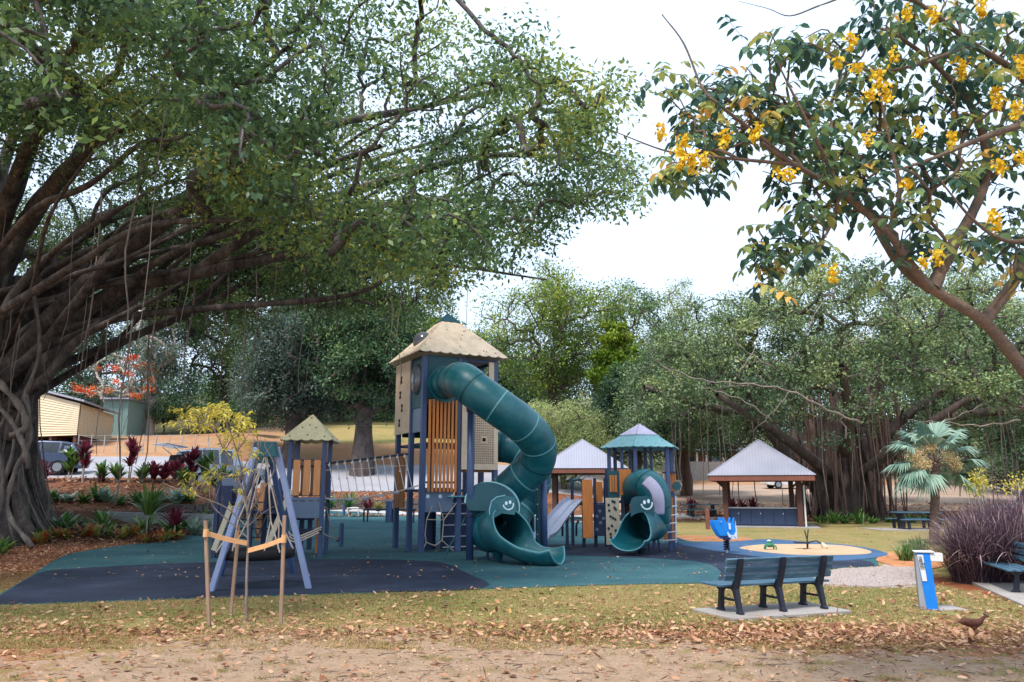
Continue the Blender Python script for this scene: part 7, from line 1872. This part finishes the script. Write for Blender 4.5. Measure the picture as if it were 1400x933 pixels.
def tufts():
    rng = np.random.default_rng(605); P = []
    for _ in range(70):
        y = rng.uniform(7.3, 9.3); x = rng.uniform(-.7, .7) * y; n = rng.integers(12, 60); P.append(np.stack([x + rng.normal(size=n) * .05, y + rng.normal(size=n) * .04, np.zeros(n)], 1))
    P = np.concatenate(P); n = len(P); d = unit(rng.normal(size=(n, 3)) * np.array([.7, .7, .2]) + np.array([0, 0, .8])); nn = unit(np.cross(d, unit(rng.normal(size=(n, 3)))))
    me = np_mesh('weeds', leafs(P, d, nn, rng.uniform(.03, .08, n), rng.uniform(.004, .008, n)), 4, [(0, 1, 2, 3)], rng.uniform(.3, .9, n)); o = mk('weeds', me, 'lawn_blade'); o['kind'] = 'stuff'
    m = MB()
    for _ in range(160):
        y = 7.2 + abs(rng.normal()) * 1.3; x = rng.uniform(-.7, .7) * y; a = rng.random() * 6.3; L = rng.uniform(.05, .28); p = Vector((x, y, .008)); dv = Vector((math.cos(a), math.sin(a), 0)) * L; m.tube([p, p + dv * .5 + Vector((rng.normal() * .012, rng.normal() * .012, .004)), p + dv], [.004, .003, .002], 4)
    o = m.build('twigs', 'dark_bark', None); o['kind'] = 'stuff'
tufts()
def litter():
    rng = np.random.default_rng(610); X, Y, S = [], [], []
    def add(n, fy, fx):
        k = 0
        while k < n:
            y = fy(); x = fx(y)
            if edge_ok(x, y): X.append(x); Y.append(y); k += 1
    add(5200, lambda: 9.7 + 5.0 * rng.random() ** 1.6, lambda y: rng.uniform(-.75, .75) * y)
    add(1600, lambda: 9.2 + abs(rng.normal()) * .8, lambda y: rng.uniform(-.8, .8) * y)
    add(1900, lambda: 9.75 + rng.normal() * .42, lambda y: 3.6 + rng.normal() * 1.9 + .25 * math.sin(y * 9))
    add(1500, lambda: 9.3 + rng.normal() * .35, lambda y: 5.0 + rng.normal() * 1.5)
    add(900, lambda: 7.2 + 2 * rng.random(), lambda y: rng.uniform(-.8, .8) * y)
    add(900, lambda: 12.9 + rng.normal() * .4, lambda y: 9.5 + rng.normal() * 1.1)
    add(8000, lambda: 14 + 12.5 * rng.random(), lambda y: -9.8 - (y - 14) * .15 - abs(rng.normal()) * 3.6)
    add(700, lambda: 17 + 20 * rng.random(), lambda y: rng.uniform(.05, .7) * y)
    add(9000, lambda: 7.2 + 3.6 * rng.random() ** .8, lambda y: rng.uniform(-.75, .75) * y); n1 = len(X)
    n0 = len(X)
    for _ in range(620):       # leaves blown on to the rubber
        y = 15.5 + 12 * rng.random() ** 1.4; x = rng.uniform(-.62, .3) * y
        if inside(x, y, poly): X.append(x); Y.append(y)
    n = len(X); X, Y = np.array(X), np.array(Y); Z = np.full(n, .012); Z[n0:] = .034; Z += rng.random(n) * .02
    Z += np.array([H(x, y) for x, y in zip(X, Y)])
    d = unit(np.stack([rng.normal(size=n), rng.normal(size=n), rng.normal(size=n) * .22], 1)); nn = unit(np.cross(np.cross(d, np.array([0, 0, 1.0]) + rng.normal(size=(n, 3)) * .35), d))
    L = .035 + .085 * rng.random(n) ** 1.6; L[n0:] *= .9; L[n1 - 9000:n1] = .010 + .028 * rng.random(9000)
    me = np_mesh('fallen_leaves', leafs6(np.stack([X, Y, Z], 1), d, nn, L, L * rng.uniform(.35, .55, n), -.12), 7, F6, np.clip(rng.beta(2, 1.8, n), 0, 1)); o = mk('fallen_leaves', me, 'litter_leaf'); o['kind'] = 'stuff'
litter()
simple('stone_pale', (160, 148, 144), .85, .2, 9, bump=.3)
def stones():
    rng = np.random.default_rng(620); X = []
    while len(X) < 5200:
        x, y = rng.uniform(5.5, 9.6), rng.uniform(13.2, 18)
        if inside(x, y, gravel_poly) : X.append((x, y))
    oc = np.array([(1, 0, 0), (0, 1, 0), (-1, 0, 0), (0, -1, 0), (0, 0, 1), (0, 0, -1)], float); n = len(X); P = np.array([(x, y, .016) for x, y in X])
    V = P[:, None, :] + oc[None] * rng.uniform(.014, .038, (n, 1, 3)) * rng.uniform(.7, 1.2, (n, 6, 1)); me = np_mesh('gravel', V.reshape(-1, 3), 6, [(0, 1, 4), (1, 2, 4), (2, 3, 4), (3, 0, 4), (1, 0, 5), (2, 1, 5), (3, 2, 5), (0, 3, 5)], rng.random(n)); o = mk('gravel', me, 'stone_pale'); o['kind'] = 'stuff'
stones()
def bank_cover():
    rng = np.random.default_rng(630); n = 9000; u = rng.uniform(-.72, -.05, n); P = []
    for q in u:
        r = rows(q); f = rng.random(); a, b = (r[3], r[4]) if rng.random() < .6 else (r[1], r[2]); y = a[0] + (b[0] - a[0]) * f; P.append((q * y, y, H(q * y, y) + .02))
    for _ in range(5000):
        q = rng.uniform(.12, .72); r = rows(q); y = r[1][0] + (r[4][0] - r[1][0]) * rng.random(); P.append((q * y, y, H(q * y, y) + .02))
    P = np.array(P); n = len(P); d = unit(np.stack([rng.normal(size=n), rng.normal(size=n), rng.normal(size=n) * .3], 1)); nn = unit(np.cross(np.cross(d, np.array([0, 0, 1.0]) + rng.normal(size=(n, 3)) * .35), d)); L = rng.uniform(.1, .26, n)
    me = np_mesh('bark_litter', leafs(P, d, nn, L, L * .5), 4, [(0, 1, 2, 3)], rng.beta(1.6, 2.4, n)); o = mk('bark_litter', me, 'litter_leaf'); o['kind'] = 'stuff'
bank_cover()
bpy.context.view_layer.update()
